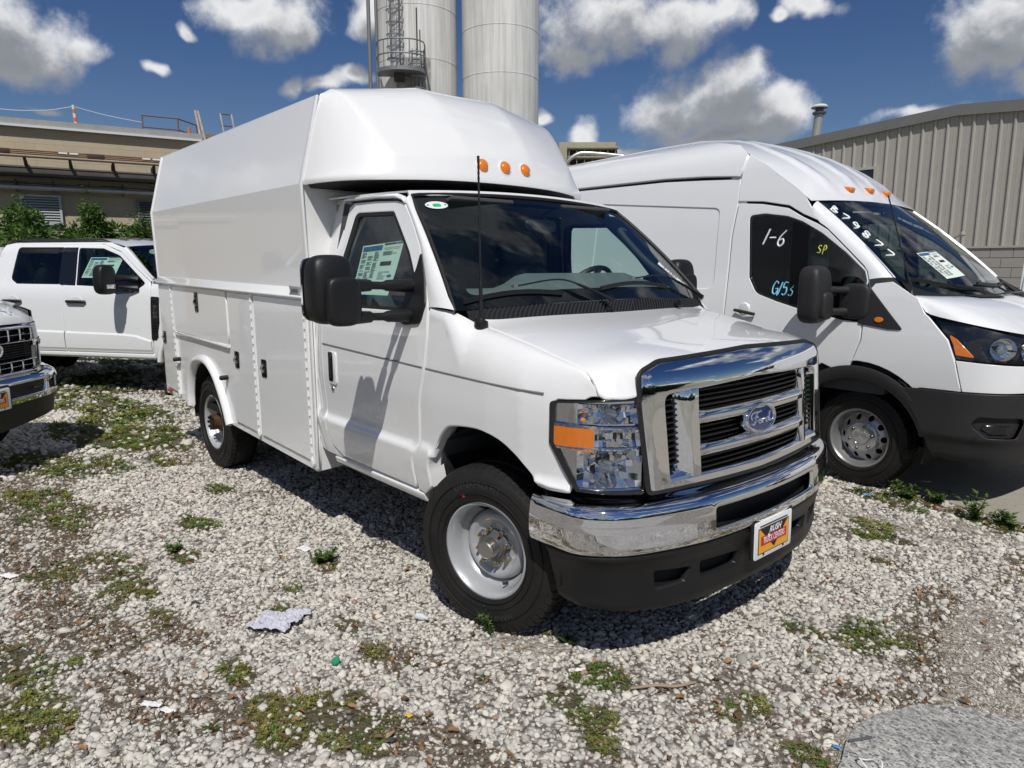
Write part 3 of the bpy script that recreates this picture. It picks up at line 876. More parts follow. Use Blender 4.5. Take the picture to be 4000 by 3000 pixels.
q = MB(); q.bx(XA, -2.01, -.02, .0, .05, 2.03); q.bx(7.4, XB, -.02, .0, .05, 2.03); q.build('block_wall', CMU, SH, smooth=False)['kind'] = 'stuff'
# window high in the siding
q = MB(); 
for a in ((-2.60, -2.52, 2.9, 3.92), (-1.62, -1.54, 2.9, 3.92), (-2.52, -1.62, 3.86, 3.92), (-2.52, -1.62, 2.9, 2.96)): q.bx(a[0], a[1], -.07, .0, a[2], a[3])
wf = q.build('window_frame', mat('frame_beige', (.42, .40, .35), .6), SH, smooth=False)
q = MB(); q.bx(-2.52, -1.62, -.05, -.042, 2.96, 3.86); q.build('pane', mat('dark_pane', (.012, .014, .015), .08, coat=.6), wf, smooth=False)
q = MB(); q.tube(spline([(.10, -.02, 2.12), (.14, -.10, 2.20), (.24, -.20, 2.27), (.36, -.24, 2.31)], 5), .018, 7); cd_ = q.build('conduit', SIDING, SH)
q = MB(); q.lathe([(0, .05), (.05, .03), (.055, -.02), (.03, -.05)], 10, Matrix.Translation((.37, -.25, 2.33))); q.build('conduit_cap', SIDING, cd_)
fl = empty('flue_pipe', (-6.72, 15.6, 0), 0, 'grey flue pipe with a pale rain cap above the shed roof', 'flue')
q = MB(); q.tube([(-.06, 0, 4.3), (.05, 0, 5.55)], .105, 14); q.build('pipe', mat('flue_grey', (.34, .34, .33), .55, .3), fl)
q = MB(); q.lathe([(.13, 5.50), (.17, 5.53), (.17, 5.56), (.10, 5.57), (.10, 5.66), (.16, 5.67)], 18, Matrix.Translation((.05, 0, 0))); q.build('collar', mat('flue_dark', (.10, .10, .10), .5, .4), fl)
q = MB(); q.lathe([(.20, 5.665), (.21, 5.69), (.16, 5.74), (.06, 5.765), (0, 5.77)], 20, Matrix.Translation((.05, 0, 0))); q.build('rain_cap', mat('cap_pale', (.62, .62, .60), .5), fl)

# =================================================================== service truck
# x forward, y to the driver's side, z up; origin on the ground under the front axle
truck = empty('service_truck', (0, 0, 0), 0, 'white utility service truck with enclosed van body, chrome grille and big black mirrors', 'truck')

_PZ = [.40, .50, .565, .65, .74, .765, .80, .815, .86, .95, 1.05, 1.165, 1.19, 1.30, 1.40, 1.45, 1.50, 1.60, 1.72, 1.85, 1.96, 2.00, 2.05]
_PY = [.945, .965, .985, 1.0, 1.010, 1.011, .988, .987, .989, .995, 1.0, .999, .998, .994, .985, .978, .962, .928, .895, .862, .836, .826, .80]
_TX = [-2, -.3, .1, .3, .43, .52, .60, .66, .70, .80]
_TY = [0, 0, .006, .022, .055, .088, .148, .215, .30, .52]


def side_y(x, z):
    return pchip(_PZ, _PY, z) - np.interp(x, _TX, _TY)


def zc(x): return pchip([-.5, -.1, 0, .2, .4, .6, .70, .80], [1.47, 1.425, 1.405, 1.372, 1.337, 1.304, 1.283, 1.262], x)
def ze(x): return pchip([-.5, -.33, -.20, -.13, -.08, .063, .238, .40, .476, .558, .606, .64, .70], [1.462, 1.454, 1.442, 1.414, 1.384, 1.355, 1.319, 1.28, 1.262, 1.234, 1.20, 1.155, 1.05], x)


def hood_z(x, y):
    x, y = np.broadcast_arrays(np.asarray(x, float), np.asarray(y, float))
    p = np.interp(x, [0, .45, .65], [3.0, 4.0, 6.5])
    z = zc(x) - (zc(x) - ze(x)) * np.clip(np.abs(y) / .86, 0, 1.1) ** p
    # the corners roll down to meet the lamps beside the grille
    xb = np.interp(np.abs(y), [.60, .70, .738, .80, .845, .90], [.70, .695, .690, .664, .628, .57])
    w = np.clip((np.abs(y) - .675) / .05, 0, 1)
    k = np.clip((x - (xb - .075)) / .075, 0, 1.15) ** 2.2
    return z - w * k * np.clip(z - 1.146, 0, 1)


def fender_S(sgn):
    def S(x, s):
        x, s = np.broadcast_arrays(np.asarray(x, float), np.asarray(s, float))
        zh = hood_z(x, .860 + 0*x) - .002
        wb0 = side_y(x, zh - np.interp(x, [-.33, -.20, -.12, -.06], [.04, .06, .13, .20]))
        yh = np.minimum(np.interp(x, [-.33, -.20, -.12, -.06], [.970, .948, .90, .862]), wb0 - .004)
        rr = np.interp(x, [-.33, -.20, -.12, -.06], [.04, .06, .13, .20])
        b = zh - rr
        ang = np.clip((s - b) / (rr + .10), 0, 1.08) * PI / 2
        low = s < b
        wb = side_y(x, np.minimum(s, b))
        y = np.where(low, wb, wb0 - (wb0 - yh) * (1 - np.cos(ang)))
        z = np.where(low, s, b + rr * np.sin(ang))
        return x, sgn * y, z
    return S


def fs(x, z):
    """fender height parameter of a point at height z"""
    zh = float(hood_z(np.array(x), np.array(.860))) - .002
    b = zh - .20
    return z if z < b else b + .30 * math.asin(min(1, (z - b) / .20)) / (PI / 2)


def ftop(x): return float(hood_z(np.array(x), np.array(.860))) - .002 + .10


ARCH = [(-.318, .60), (-.322, .645), (-.324, .724), (-.27, .828), (-.202, .906), (-.128, .932), (.033, .945), (.163, .923), (.262, .872), (.325, .822), (.362, .786)]
for sgn in (-1, 1):
    S = fender_S(sgn)
    ol = [(-.378, .552), (-.43, .562), (-.448, .71), (-.405, .80), (-.386, .99), (-.338, 1.17), (-.318, 1.32), (-.322, ftop(-.322) - .004)]
    ol += [(-.25, ftop(-.25) - .004), (-.165, ftop(-.165) - .004), (-.08, ftop(-.08) - .004)]
    ol += [(x, ftop(x) - .004) for x in (0, .1, .2, .3, .4, .47, .52, .54, .555, .57, .58, .59, .60, .608)]
    ol += [(.612, fs(.612, 1.138)), (.56, fs(.56, 1.134)), (.50, fs(.50, 1.131)), (.462, 1.128), (.444, 1.115), (.438, 1.08), (.432, .95), (.455, .90), (.522, .772)]
    ol += [(.44, .776)] + spline(ARCH[::-1], 4)
    panel('fender', ol, S, WHITE, truck, res=.035, lip=.006, thick=.04, out=(0, sgn, 0))
    # rolled arch flange
    fl = []
    for x, z in spline(ARCH, 4):
        x0, y0, z0 = S(x, z)
        fl.append([(float(x0), float(y0) - sgn*.012, float(z0)), (float(x0), float(y0) - sgn*.05, float(z0) + .004), (float(x0)*.98, float(y0) - sgn*.09, float(z0) + .02)])
    grid_obj('arch_flange', fl, WHITE, truck, thick=.003)
    # grey bead painted as the shade in the belt crease, fender and door
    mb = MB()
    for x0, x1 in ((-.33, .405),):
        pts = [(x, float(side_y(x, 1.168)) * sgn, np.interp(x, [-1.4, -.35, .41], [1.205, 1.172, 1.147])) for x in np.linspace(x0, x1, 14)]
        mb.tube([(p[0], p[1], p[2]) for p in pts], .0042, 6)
    mb.build('crease_shadow_line', mat('crease_shade_grey', (.20, .20, .195), .6), truck)

    # ---- door
    def Sd(x, z, sgn=sgn):
        x, z = np.broadcast_arrays(np.asarray(x, float), np.asarray(z, float))
        return x, sgn * side_y(np.minimum(x, -.3), z), z
    dol = [(-.452, .566), (-.462, .71), (-.417, .80), (-.399, .99), (-.350, 1.17), (-.330, 1.32), (-.337, 1.45), (-.372, 1.525), (-.43, 1.62), (-.517, 1.73), (-.62, 1.85), (-.722, 1.948)]
    dol += [(-.80, 1.966), (-1.0, 1.978), (-1.245, 1.985), (-1.29, 1.965), (-1.335, 1.70), (-1.372, 1.45), (-1.375, 1.20), (-1.365, .82), (-1.345, .71), (-1.29, .62), (-1.19, .572)]
    win = roundpoly([(-.43, 1.425, .02), (-.475, 1.545, .05), (-.60, 1.705, .3), (-.815, 1.915, .045), (-1.21, 1.928, .05), (-1.268, 1.70, .2), (-1.315, 1.42, .04)], .03)
    door = panel('door', dol, Sd, WHITE, truck, holes=[win], res=.035, lip=.006, thick=.05, out=(0, sgn, 0))
    wn = np.array(win); cw = wn.mean(0)
    def inset(f, w=wn, c=cw): return [tuple(p) for p in (w - c) * f + c]
    panel('window_seal', [tuple(p) for p in wn], lambda x, z: Sd(x, z)[:1] + (Sd(x, z)[1] + 0.0,) + Sd(x, z)[2:], SEAL, door, holes=[inset(.925)], res=.05, thick=.02, lip=.003, out=(0, sgn, 0)).location = (0, -sgn*.002, 0)
    g = panel('window_glass', inset(.95), Sd, GLASS_S, door, res=.08, thick=0, lip=0, out=(0, sgn, 0)); g.location = (0, -sgn*.014, 0)
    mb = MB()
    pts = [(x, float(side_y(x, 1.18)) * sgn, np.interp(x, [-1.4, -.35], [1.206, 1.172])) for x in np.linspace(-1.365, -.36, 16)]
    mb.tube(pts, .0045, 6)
    mb.build('crease_shadow_line', mat('crease_shade_grey', (.20, .20, .195), .6), door)
    # recessed handle with chromeless black paddle
    hy = float(side_y(-1.25, 1.08))
    mb = MB(); mb.prism(rrect(.088, .185, .025, 5, -1.245, 1.075), lambda a, b: (a, sgn*(hy - .006), b), lambda a, b: (a, sgn*(hy + .006), b))
    mb.build('handle_bezel', WHITE, door, bevel=.003)
    mb = MB(); mb.prism(rrect(.050, .165, .015, 4, -1.262, 1.082), lambda a, b: (a, sgn*(hy), b), lambda a, b: (a, sgn*(hy + .0085), b)); mb.build('handle', BLACKG, door)
    mb = MB(); mb.bx(-1.262, -1.246, sgn*hy, sgn*(hy+.018), 1.02, 1.14); mb.build('handle_paddle', BLACK, door, bevel=.004)
    mb = MB(); mb.lathe([(0, .006), (.013, .006), (.016, .002), (.016, -.004)], 18, frame_from((-1.262, sgn*float(side_y(-1.26, .955)), .955), (1, 0, 0), (0, 0, 1), (0, sgn, 0))); mb.build('door_lock', STEEL, door)
    # rocker sill
    mb = MB()
    mb.loft([[(x, sgn*.955, .50), (x, sgn*.975, .52), (x, sgn*.984, .548), (x, sgn*.965, .560), (x, sgn*.90, .558), (x, sgn*.90, .50)] for x in (-1.30, -.9, -.39)])
    mb.build('rocker_sill', WHITE, truck, bevel=.004)
    # gutter over the door
    mb = MB()
    pp = [(-1.335, 2.003), (-1.30, 2.005), (-1.0, 2.0), (-.80, 1.988), (-.735, 1.970), (-.715, 1.956)]
    mb.loft([[(x, sgn*.825, z - .012), (x, sgn*.849, z - .006), (x, sgn*.851, z + .004), (x, sgn*.825, z + .016)] for x, z in pp])
    mb.build('roof_gutter', WHITE, truck, bevel=.003)
    # cab side behind the door
    panel('cab_corner', [(-1.52, .56), (-1.52, 2.03), (-1.30, 2.0), (-1.297, 1.965), (-1.342, 1.70), (-1.379, 1.45), (-1.382, 1.20), (-1.372, .82), (-1.352, .70), (-1.297, .61), (-1.20, .56)],
          lambda x, z, sgn=sgn: (x, sgn * (side_y(-1.0, z) - np.interp(x, [-1.52, -1.40], [.03, .004])), z), WHITE, truck, res=.06, out=(0, sgn, 0))
    # A pillar
    bot = [(-.330, .976, 1.452), (-.365, .958, 1.527), (-.423, .930, 1.622), (-.510, .892, 1.732), (-.613, .862, 1.852), (-.716, .836, 1.952)]
    B = np.array(bot)
    rows = []
    for b in np.linspace(0, 1, 14):
        p = np.array([np.interp(b, np.linspace(0, 1, 6), B[:, k]) for k in range(3)])
        xw = -.164 + b * (-.742 + .164); yw = .957 + b * (.79 - .957); zw = 1.44 + b * (1.99 - 1.44)
        q = np.array([xw, yw, zw]) + np.array([.012, .006, .006])
        mid = (p + q) / 2 + np.array([.012, .022, .010])
        r = []
        for t in np.linspace(0, 1, 6):
            w = (1-t)**2 * p + 2*t*(1-t)*mid + t*t*q
            r.append((w[0], sgn*w[1], w[2]))
        rows.append([(p[0], sgn*(p[1]-.03), p[2])] + r + [(q[0]-.02, sgn*(q[1]-.01), q[2]-.02)])
    grid_obj('pillar', rows, WHITE, truck, out=(0.3, sgn, 0))

# ---- windscreen
WS_BUL = np.array([.64, 0, .76])
def ws_S(a, b):
    a, b = np.broadcast_arrays(np.asarray(a, float), np.asarray(b, float))
    W = .955 + (.79 - .955) * b
    bl = .02 * 4 * b * (1 - b)
    x = (-.03 - .65 * b) - (.134 - .072 * b) * a * a + WS_BUL[0] * bl
    z = (1.472 + .545 * b) - (.032 - .005 * b) * a * a + WS_BUL[2] * bl
    return x, a * W, z
def ws_at(a, b, off=0.0):
    x, y, z = ws_S(a, b); return Vector((float(x) + .64*off, float(y), float(z) + .76*off))
def ws_mesh(name, outline, m, holes=(), off=0.0, res=.07, parent=truck):
    # outline in (a,b)
    return panel(name, outline, lambda a, b: tuple(np.array(v) + d*off for v, d in zip(ws_S(a, b), (.64, 0, .76))), m, parent, holes=holes, res=res, thick=0, lip=0, out=(.6, 0, .7))
wo = roundpoly([(-1, 0, .04), (1, 0, .04), (1, 1, .07), (-1, 1, .07)], .05)
wi = roundpoly([(-.905, .10, .05), (.905, .10, .05), (.885, .93, .05), (-.885, .93, .05)], .05)
windscreen = ws_mesh('windscreen', wo, GLASS_W, res=.09)
ws_mesh('glass_border', wo, FRIT, [wi], off=-.003, parent=windscreen)
mb = MB()
mb.tube([tuple(ws_at(a, b, .004)) for a, b in spline([(-1, 0), (-1, .3), (-1, .6), (-1, .93), (-.95, 1), (-.5, 1), (0, 1), (.5, 1), (.95, 1), (1, .93), (1, .6), (1, .3), (1, 0)], 4)], .010, 6)
mb.build('windscreen_seal', SEAL, truck)

# ---- roof
ra = []
for t in np.linspace(0, 1, 8):
    row = []
    for a in np.linspace(-1, 1, 21):
        p = ws_at(a, 1, .012)
        W = .79 + .06 * t
        x = p.x - .012 - t * (.80 - .06 * a * a)
        z = p.z + .016 + .045 * (1 - (1-t)**2.2) * (1 - .8 * abs(a)**3)
        row.append((x, a * (W + .012), z - .02 * abs(a)**10 * (1-t) * 0))
    ra.append(row)
ra.insert(0, [(r[0] + .012, r[1], r[2] - .026) for r in ra[0]])
grid_obj('roof', ra, WHITE, truck, thick=-.01, angle=50)

# ---- hood
def gx0(y, z):
    return .768 - .125*y*y + (1.25 - z)*.09 - (max(0, z - 1.17)/.115)**2.2 * .055 - min(1, max(0, (abs(y) - .66)/.06))**2 * .015
hr = [(-.012 - .105 * (y/.86)**2, y) for y in np.linspace(-.855, .855, 15)]
side_r = [(x, .857) for x in (0, .15, .3, .45, .52, .55, .575, .595, .609)] + [(.630, .843)]
front_r = [(.664, .80), (.680, .765), (.688, .742), (.690, .728), (.676, .722), (.664, .712)] + [(float(gx0(y, zt_)) - .010, y) for y, zt_ in ((.69, 1.252), (.60, 1.268), (.45, 1.276), (.25, 1.282))]
hol = hr + side_r + front_r + [(float(gx0(0, 1.285)) - .010, 0)] + [(x, -y) for x, y in front_r[::-1]] + [(x, -y) for x, y in side_r[::-1]]
hood = panel('hood', hol, lambda x, y: (x, y, hood_z(x, y)), WHITE, truck, res=.04, lip=.005, thick=.02, out=(0, 0, 1), angle=50)

# ---- cowl with louvres
ca = []
for y in np.linspace(-.90, .90, 31):
    a = y / .955
    top = ws_at(a, -.005, 0)
    xh = -.010 - .105 * (y/.86)**2
    zz = float(hood_z(np.array(max(xh, -.12)), np.array(min(abs(y), .86)))) - .008
    ca.append([(xh + .03, y, zz - .02), (xh, y, zz), ((xh + top.x)/2, y, (zz + top.z)/2 + .004), (top.x, y, top.z - .001)])
cowl = grid_obj('cowl_panel', ca, BLACK, truck, out=(0.3, 0, 1))
mb = MB()
for y in np.linspace(-.86, .86, 72):
    a = y / .955; top = ws_at(a, 0, 0); xh = -.010 - .105 * (y/.86)**2
    zz = float(hood_z(np.array(max(xh, -.12)), np.array(min(abs(y), .86)))) - .006
    lean = .03 * (1 if y < .1 else -.2)
    p0 = Vector((xh - .004, y - lean*.3, zz + .004)); p1 = Vector((top.x + .006, y + lean, top.z - .003))
    mb.tube([p0, (p0 + p1)/2 + Vector((0, 0, .007)), p1], .0042, 5, flat=1.6)
mb.build('cowl_louvre', mat('louvre_plastic', (.03, .03, .032), .42), cowl)['kind'] = 'stuff'
mb = MB()
for y in (-.10, .52):
    mb.box((-.03, y, 1.428), (.05, .035, .016)); mb.box((-.02, y, 1.44), (.02, .02, .02))
mb.build('washer_nozzle', BLACK, cowl, bevel=.004)

# ---- wipers
for (pa, pb, pc, base) in (((-.95, .045), (-.66, .085), (-.38, .055), (-.10, -.05)), ((-.10, .075), (.22, .115), (.55, .09), (.90, -.02))):
    wp = MB()
    blade = [tuple(ws_at(pa[0] + (pc[0]-pa[0])*t, pa[1] + (pc[1]-pa[1])*t + .035*math.sin(PI*t), .012)) for t in np.linspace(0, 1, 9)]
    wp.tube(blade, .006, 6, flat=2.0)
    w = wp.build('wiper', BLACK, truck)
    arm = MB()
    pth = spline([tuple(ws_at(base[0], base[1], .035)), tuple(ws_at((base[0]*.75 + pb[0]*.25), (base[1]*.55 + pb[1]*.45) + .05, .035)), tuple(ws_at((base[0]+pb[0])/2, pb[1] + .055, .03)), tuple(ws_at(pb[0], pb[1] + .03, .022))], 5)
    arm.tube(pth, [.016]*3 + [.012]*4 + [.007]*(len(pth)-7), 7, flat=.6)
    arm.build('wiper_arm', BLACK, w)
    st = MB(); p = ws_at(pb[0], pb[1] + .032, .022); st.box(p, (.02, .025, .012)); st.build('wiper_clip', STEEL, w)

# ---- fittings on the glass
def on_ws(cx, cy, off=.002, ca=1.0, rot=0.0):
    """map flat label coordinates (metres) onto the windscreen at (a,b)"""
    def f(u, v, h=0.0):
        c, s_ = math.cos(rot), math.sin(rot)
        uu, vv = c*u - s_*v, s_*u + c*v
        return ws_at(cx + uu / .87, cy + vv / .86, off + h)
    return f
f = on_ws(-.89 + .03, .885, .004)
mb = MB(); mb.add([f(u, v) for u, v in ellipse(.068, .034)], [tuple(range(28))]); ov = mb.build('inspection_sticker', PAPER, windscreen)
mb = MB(); mb.add([f(u, v, .001) for u, v in [(-.026, -.004), (-.018, .012), (.018, .012), (.026, -.004), (.02, -.016), (-.02, -.016)]], [tuple(range(6))]); mb.build('sticker_print', GREENP, ov)
mb = MB()
for u in (-.052, .052):
    mb.add([f(u + p[0], p[1], .001) for p in ellipse(.007, .005, 10)], [tuple(range(10))])
mb.build('sticker_dots', INKB, ov)
fv = on_ws(.815, .235, .004, rot=-1.11)
mb = MB(); mb.add([fv(u, v) for u, v in [(-.105, -.024), (.105, -.024), (.105, .024), (-.105, .024)]], [(0, 1, 2, 3)]); vin = mb.build('vehicle_number_sticker', WPAPER, windscreen)
put_text('sticker_lettering', '21685', .036, INK, vin, lambda a, b, h: fv(a*1.25 - .012, b - .004, .0012), 0)
mb = MB()
for k in range(34):
    u = -.09 + k * .0053
    mb.add([fv(u, .012, .0012), fv(u + .002 + .0012*(k % 3), .012, .0012), fv(u + .002 + .0012*(k % 3), .019, .0012), fv(u, .019, .0012)], [(0, 1, 2, 3)])
mb.build('sticker_barcode', INK, vin)

def price_sheet(parent, fn, w, h):
    """window price sheet, flat print on paper; fn(u,v,lift) maps 0..1"""
    sh = grid_obj('price_sheet', [[fn(a/8, b/8, 0) for b in range(9)] for a in range(9)], PAPER, parent)
    def quads(name, m, rects, lift=.0012):
        q = MB()
        for (a, b, c, d) in rects:
            q.add([fn(a, b, lift), fn(c, b, lift), fn(c, d, lift), fn(a, d, lift)], [(0, 1, 2, 3)])
        q.build(name, m, sh)
    quads('sheet_header', INKB, [(.03, .87, .52, .97), (.85, .955, .98, .99)])
    quads('sheet_bars', INK, [(.56, .955, .84, .99), (.56, .56, .83, .64)])
    rg = random.Random(3)
    ln = []
    for c0 in (.04, .20, .36):
        y = .83
        while y > .08:
            if rg.random() < .85:
                ln.append((c0, y, c0 + rg.uniform(.07, .14), y + .013))
            y -= .024
    for k in range(10):
        ln.append((.57, .76 + .02*k - .0, .57 + rg.uniform(.15, .38),   .772 + .02*k)) if k < 4 else None
    for k in range(8):
        ln.append((.57, .30 + .02*k, .57 + rg.uniform(.1, .3), .306 + .02*k))
    quads('sheet_lines', INKG, ln)
    put_text('sheet_lettering', 'FUEL ECONOMY RATINGS NOT\nREQUIRED ON THIS VEHICLE', .03, INK, sh, lambda a, b, hh: fn(.765 + a*.92, .885 + b*1.0, .0013), 0)
    q = MB(); q.add([fn(.87 + p[0], .36 + p[1], .0013) for p in ellipse(.055, .03, 20)], [tuple(range(20))]); q.build('sheet_badge', INKB, sh)
    return sh

doors = [o for o in truck.children if o.name.startswith('door')]
_gp = [(-1.075, 1.745), (-.675, 1.765), (-1.09, 1.49), (-.715, 1.492)]
def sheet_fn(u, v, lift):
    x0, z0 = (1-u) * np.array(_gp[2]) + u * np.array(_gp[3]), None
    a = (1-u) * np.array(_gp[2]) + u * np.array(_gp[3]); b = (1-u) * np.array(_gp[0]) + u * np.array(_gp[1])
    p = (1-v) * a + v * b
    x = p[0] - .02
    return (x, -(float(side_y(-.5, p[1])) - .020 + lift), p[1])
price_sheet(doors[0], sheet_fn, .4, .27)

# ---- towing mirrors
for sgn, y0 in ((-1, 1.370), (1, 1.20)):
    mr = blob_box('mirror', (-.515, sgn*y0, 1.535), (.18, .192, .288), BLACK, truck, 3, taper=lambda x, y, z: (x - .035*(abs(z)/.17)**2 - .02*(abs(y)/.12)**2 if x > 0 else x*.75, y*1.08, z*1.05))
    blob_box('mirror_shroud', (-.435, sgn*(y0 - .02), 1.485), (.07, .165, .215), BLACK, mr, 3)
    mb = MB(); mb.prism(rrect(.19, .28, .05), lambda a, b: (-.60, sgn*(y0) + a, 1.535 + b), lambda a, b: (-.585, sgn*y0 + a, 1.535 + b)); mb.build('mirror_glass', CHROME, mr)
    for z in (1.552, 1.412):
        mb = MB()
        mb.tube([(-.445, sgn*(y0 - .06), z), (-.45, sgn*(y0 - .16), z), (-.455, sgn*(y0 - .17), z), (-.455, sgn*1.14, z - .002), (-.455, sgn*1.12, z - .002), (-.46, sgn*.985, z - .004)], [.031, .026, .018, .018, .026, .032], 12)
        mb.build('mirror_arm', BLACK, mr, bevel=0)
    def Sb(x, z, sgn=sgn):
        return x, sgn * (side_y(-.5, z) + .016 + 0*x), z
    br = roundpoly([(-.505, 1.362, .03), (-.38, 1.375, .04), (-.348, 1.47, .05), (-.40, 1.57, .1), (-.475, 1.70, .03), (-.487, 1.69, .01), (-.50, 1.585, .06), (-.60, 1.588, .03), (-.61, 1.53, .03), (-.535, 1.515, .05), (-.53, 1.46, .05), (-.605, 1.44, .03), (-.60, 1.39, .03)], .03)
    panel('mirror_bracket', br, Sb, BLACK, mr, res=.03, thick=.03, lip=.008, out=(0, sgn, 0))

# ---- aerial
mb = MB()
mb.lathe([(.0, .028), (.012, .028), (.018, .02), (.030, .014), (.032, -.006), (.026, -.02)], 20, frame_from((-.060, -.885, 1.384), (1, 0, 0), (0, 1, 0), (0, 0, 1)))
ae = mb.build('aerial_base', BLACK, truck)
mb = MB()
b0 = Vector((-.060, -.885, 1.41)); b1 = Vector((-.085, -.875, 2.10))
pth = [b0 + (b1 - b0) * t for t in np.linspace(0, 1, 60)]
mb.tube(pth, [(.011 if i < 6 else .0085 if i < 14 else .0044 + .0012 * (i % 2)) if i < 57 else .006 for i in range(60)], 7)
mb.build('aerial', BLACK, ae)

# ---- interior
mb = MB()
mb.loft([[(-1.42, y, .62), (-.35, y, .62), (-.22, y, .95), (-.25, y, 1.15), (-.42, y, 1.0), (-.5, y, .70), (-1.42, y, .70)] for y in (-.93, .93)])
mb.build('cab_floor', TRIM, truck)
sst0 = lambda t: np.clip(t, 0, 1)**2*(3 - 2*np.clip(t, 0, 1))
dA = []
for y in np.linspace(-.90, .90, 25):
    a = y / .93
    hump = .075 * float(sst0((a + .48)/.22)) * float(sst0((.86 - a)/.2))
    dA.append([(-.10 - .10*a*a, y, 1.44), (-.20 - .06*a*a, y, 1.478), (-.36, y, 1.515 + hump*.6), (-.50, y, 1.525 + hump), (-.58, y, 1.50 + hump*.8), (-.60, y, 1.40), (-.54, y, 1.15), (-.45, y, .95)])
grid_obj('dashboard', dA, mat('dash_plastic', (.15, .16, .165), .7), truck, out=(0, 0, 1))
for y in (-.47, .47):
    seat = blob_box('seat', (-1.02, y, .98), (.52, .56, .20), SEATM, truck, 2)
    blob_box('seat_back', (-1.27, y, 1.33), (.17, .54, .66), SEATM, seat, 2, taper=lambda x, y_, z: (x - .12*z, y_*(1 - .1*max(0, z)), z))
    blob_box('headrest', (-1.36, y, 1.73), (.10, .28, .19), SEATM, seat, 2)
mb = MB()
wc = Vector((-.70, .47, 1.47)); ax = Vector((-.80, 0, .60)).normalized(); e1 = Vector((0, 1, 0)); e2 = ax.cross(e1)
ring = [wc + (e1*math.cos(t) + e2*math.sin(t)) * .20 for t in np.linspace(0, 2*PI, 33)]
mb.tube(ring, .016, 8, caps=False)
for t in (PI/2 + PI, .3, PI - .3):
    mb.tube([wc, wc + (e1*math.cos(t) + e2*math.sin(t)) * .2], .018, 6)
sw = mb.build('steering_wheel', BLACK, truck)
mb = MB(); mb.tube([wc - ax*.02, wc - ax*.3], .04, 10); mb.lathe([(0, .02), (.06, .02), (.075, -.01), (.07, -.03)], 16, frame_from(wc, e1, e2, ax)); mb.build('steering_column', BLACK, sw)
mb = MB()
hl = [[(p.x - .02, p.y * .97, p.z - .035) for p in [ws_at(a, .97) for a in np.linspace(-1, 1, 9)]], [(-1.05, a*.80, 2.02) for a in np.linspace(-1, 1, 9)], [(-1.44, a*.80, 1.98) for a in np.linspace(-1, 1, 9)]]
grid_obj('headliner', hl, TRIML, truck, out=(0, 0, -1))
mb = MB(); mb.bx(-1.475, -1.455, -.84, .84, .6, 1.35); mb.bx(-1.475, -1.455, -.82, -.40, 1.35, 1.99); mb.bx(-1.475, -1.455, .40, .82, 1.35, 1.99); mb.bx(-1.475, -1.455, -.4, .4, 1.35, 1.99)
mb.build('cab_back_wall', TRIML, truck)
for sgn in (-1, 1):
    mb = MB()
    q = [(-.20, .93, 1.46), (-.45, .90, 1.66), (-.78, .775, 1.975)]
    mb.tube([(x - .05, sgn*(y - .03), z) for x, y, z in q], .035, 6)
    mb.build('pillar_trim', TRIM, truck)
    mb = MB(); mb.loft([[(x, sgn*.93, .62), (x, sgn*.955, 1.39), (x, sgn*.90, 1.39), (x, sgn*.87, 1.1), (x, sgn*.88, .62)] for x in (-1.36, -.42)]); mb.build('door_trim', TRIM, truck, bevel=.01)
    mb = MB(); mb.tube([(-1.32, sgn*.80, 1.98), (-1.40, sgn*.88, 1.45), (-1.40, sgn*.90, .8)], .05, 6); mb.build('pillar_trim', TRIM, truck)
# grab handle on the far pillar
mb = MB(); hp = [tuple(Vector(p)) for p in spline([(-.62, .745, 1.86), (-.60, .68, 1.85), (-.47, .73, 1.70), (-.37, .80, 1.60), (-.36, .85, 1.59)], 5)]
mb.tube(hp, .018, 8); mb.build('grab_handle', TRIM, truck)
blob_box('rear_view_mirror', (-.60, -.02, 1.86), (.04, .24, .075), BLACK, truck, 2)
for sgn in (-1, 1):
    mb = MB(); mb.box((-.72, sgn*.40, 1.965), (.18, .42, .02), M=Matrix.Rotation(-.25, 3, 'Y')); mb.build('sun_visor', TRIM, truck, bevel=.006)

# ---- nose: grille
def gx(y, z):
    z = np.asarray(z, float); y = np.asarray(y, float)
    return .768 - .125*y*y + (1.25 - z)*.09 - np.where(z > 1.17, ((z - 1.17)/.115)**2.2, 0) * .055 - np.clip((np.abs(y) - .66)/.06, 0, 1)**2 * .015
def Sg(off=0.0): return lambda y, z: (gx(y, z) + off, y, z)
def arcpts(a0, b0, a1, b1, rise, n=9): return [(a0 + (a1-a0)*t, b0 + (b1-b0)*t + rise*math.sin(PI*t)) for t in np.linspace(0, 1, n)]
go = roundpoly([(-.70, .772, .015), (0, .758, .3), (.70, .772, .015), (.722, 1.12, .2), (.715, 1.235, .055), (.60, 1.268, .2), (0, 1.285, .5), (-.60, 1.268, .2), (-.715, 1.235, .055), (-.722, 1.12, .2)], .03, 6)
gi = roundpoly([(-.596, .806, .02), (0, .796, .3), (.596, .806, .02), (.61, 1.145, .04), (0, 1.166, .5), (-.61, 1.145, .04)], .03, 6)
grille = panel('grille', go, Sg(0), CHROME, truck, holes=[gi], res=.03, thick=.05, lip=.008, out=(1, 0, 0), angle=60)
mb = MB()
mb.tube([(float(gx(y, z)) - .008, y, z) for y, z in resample(go, .05)] + [(float(gx(*go[0])) - .008, *go[0])], .011, 6); mb.build('grille_seal', SEAL, grille)
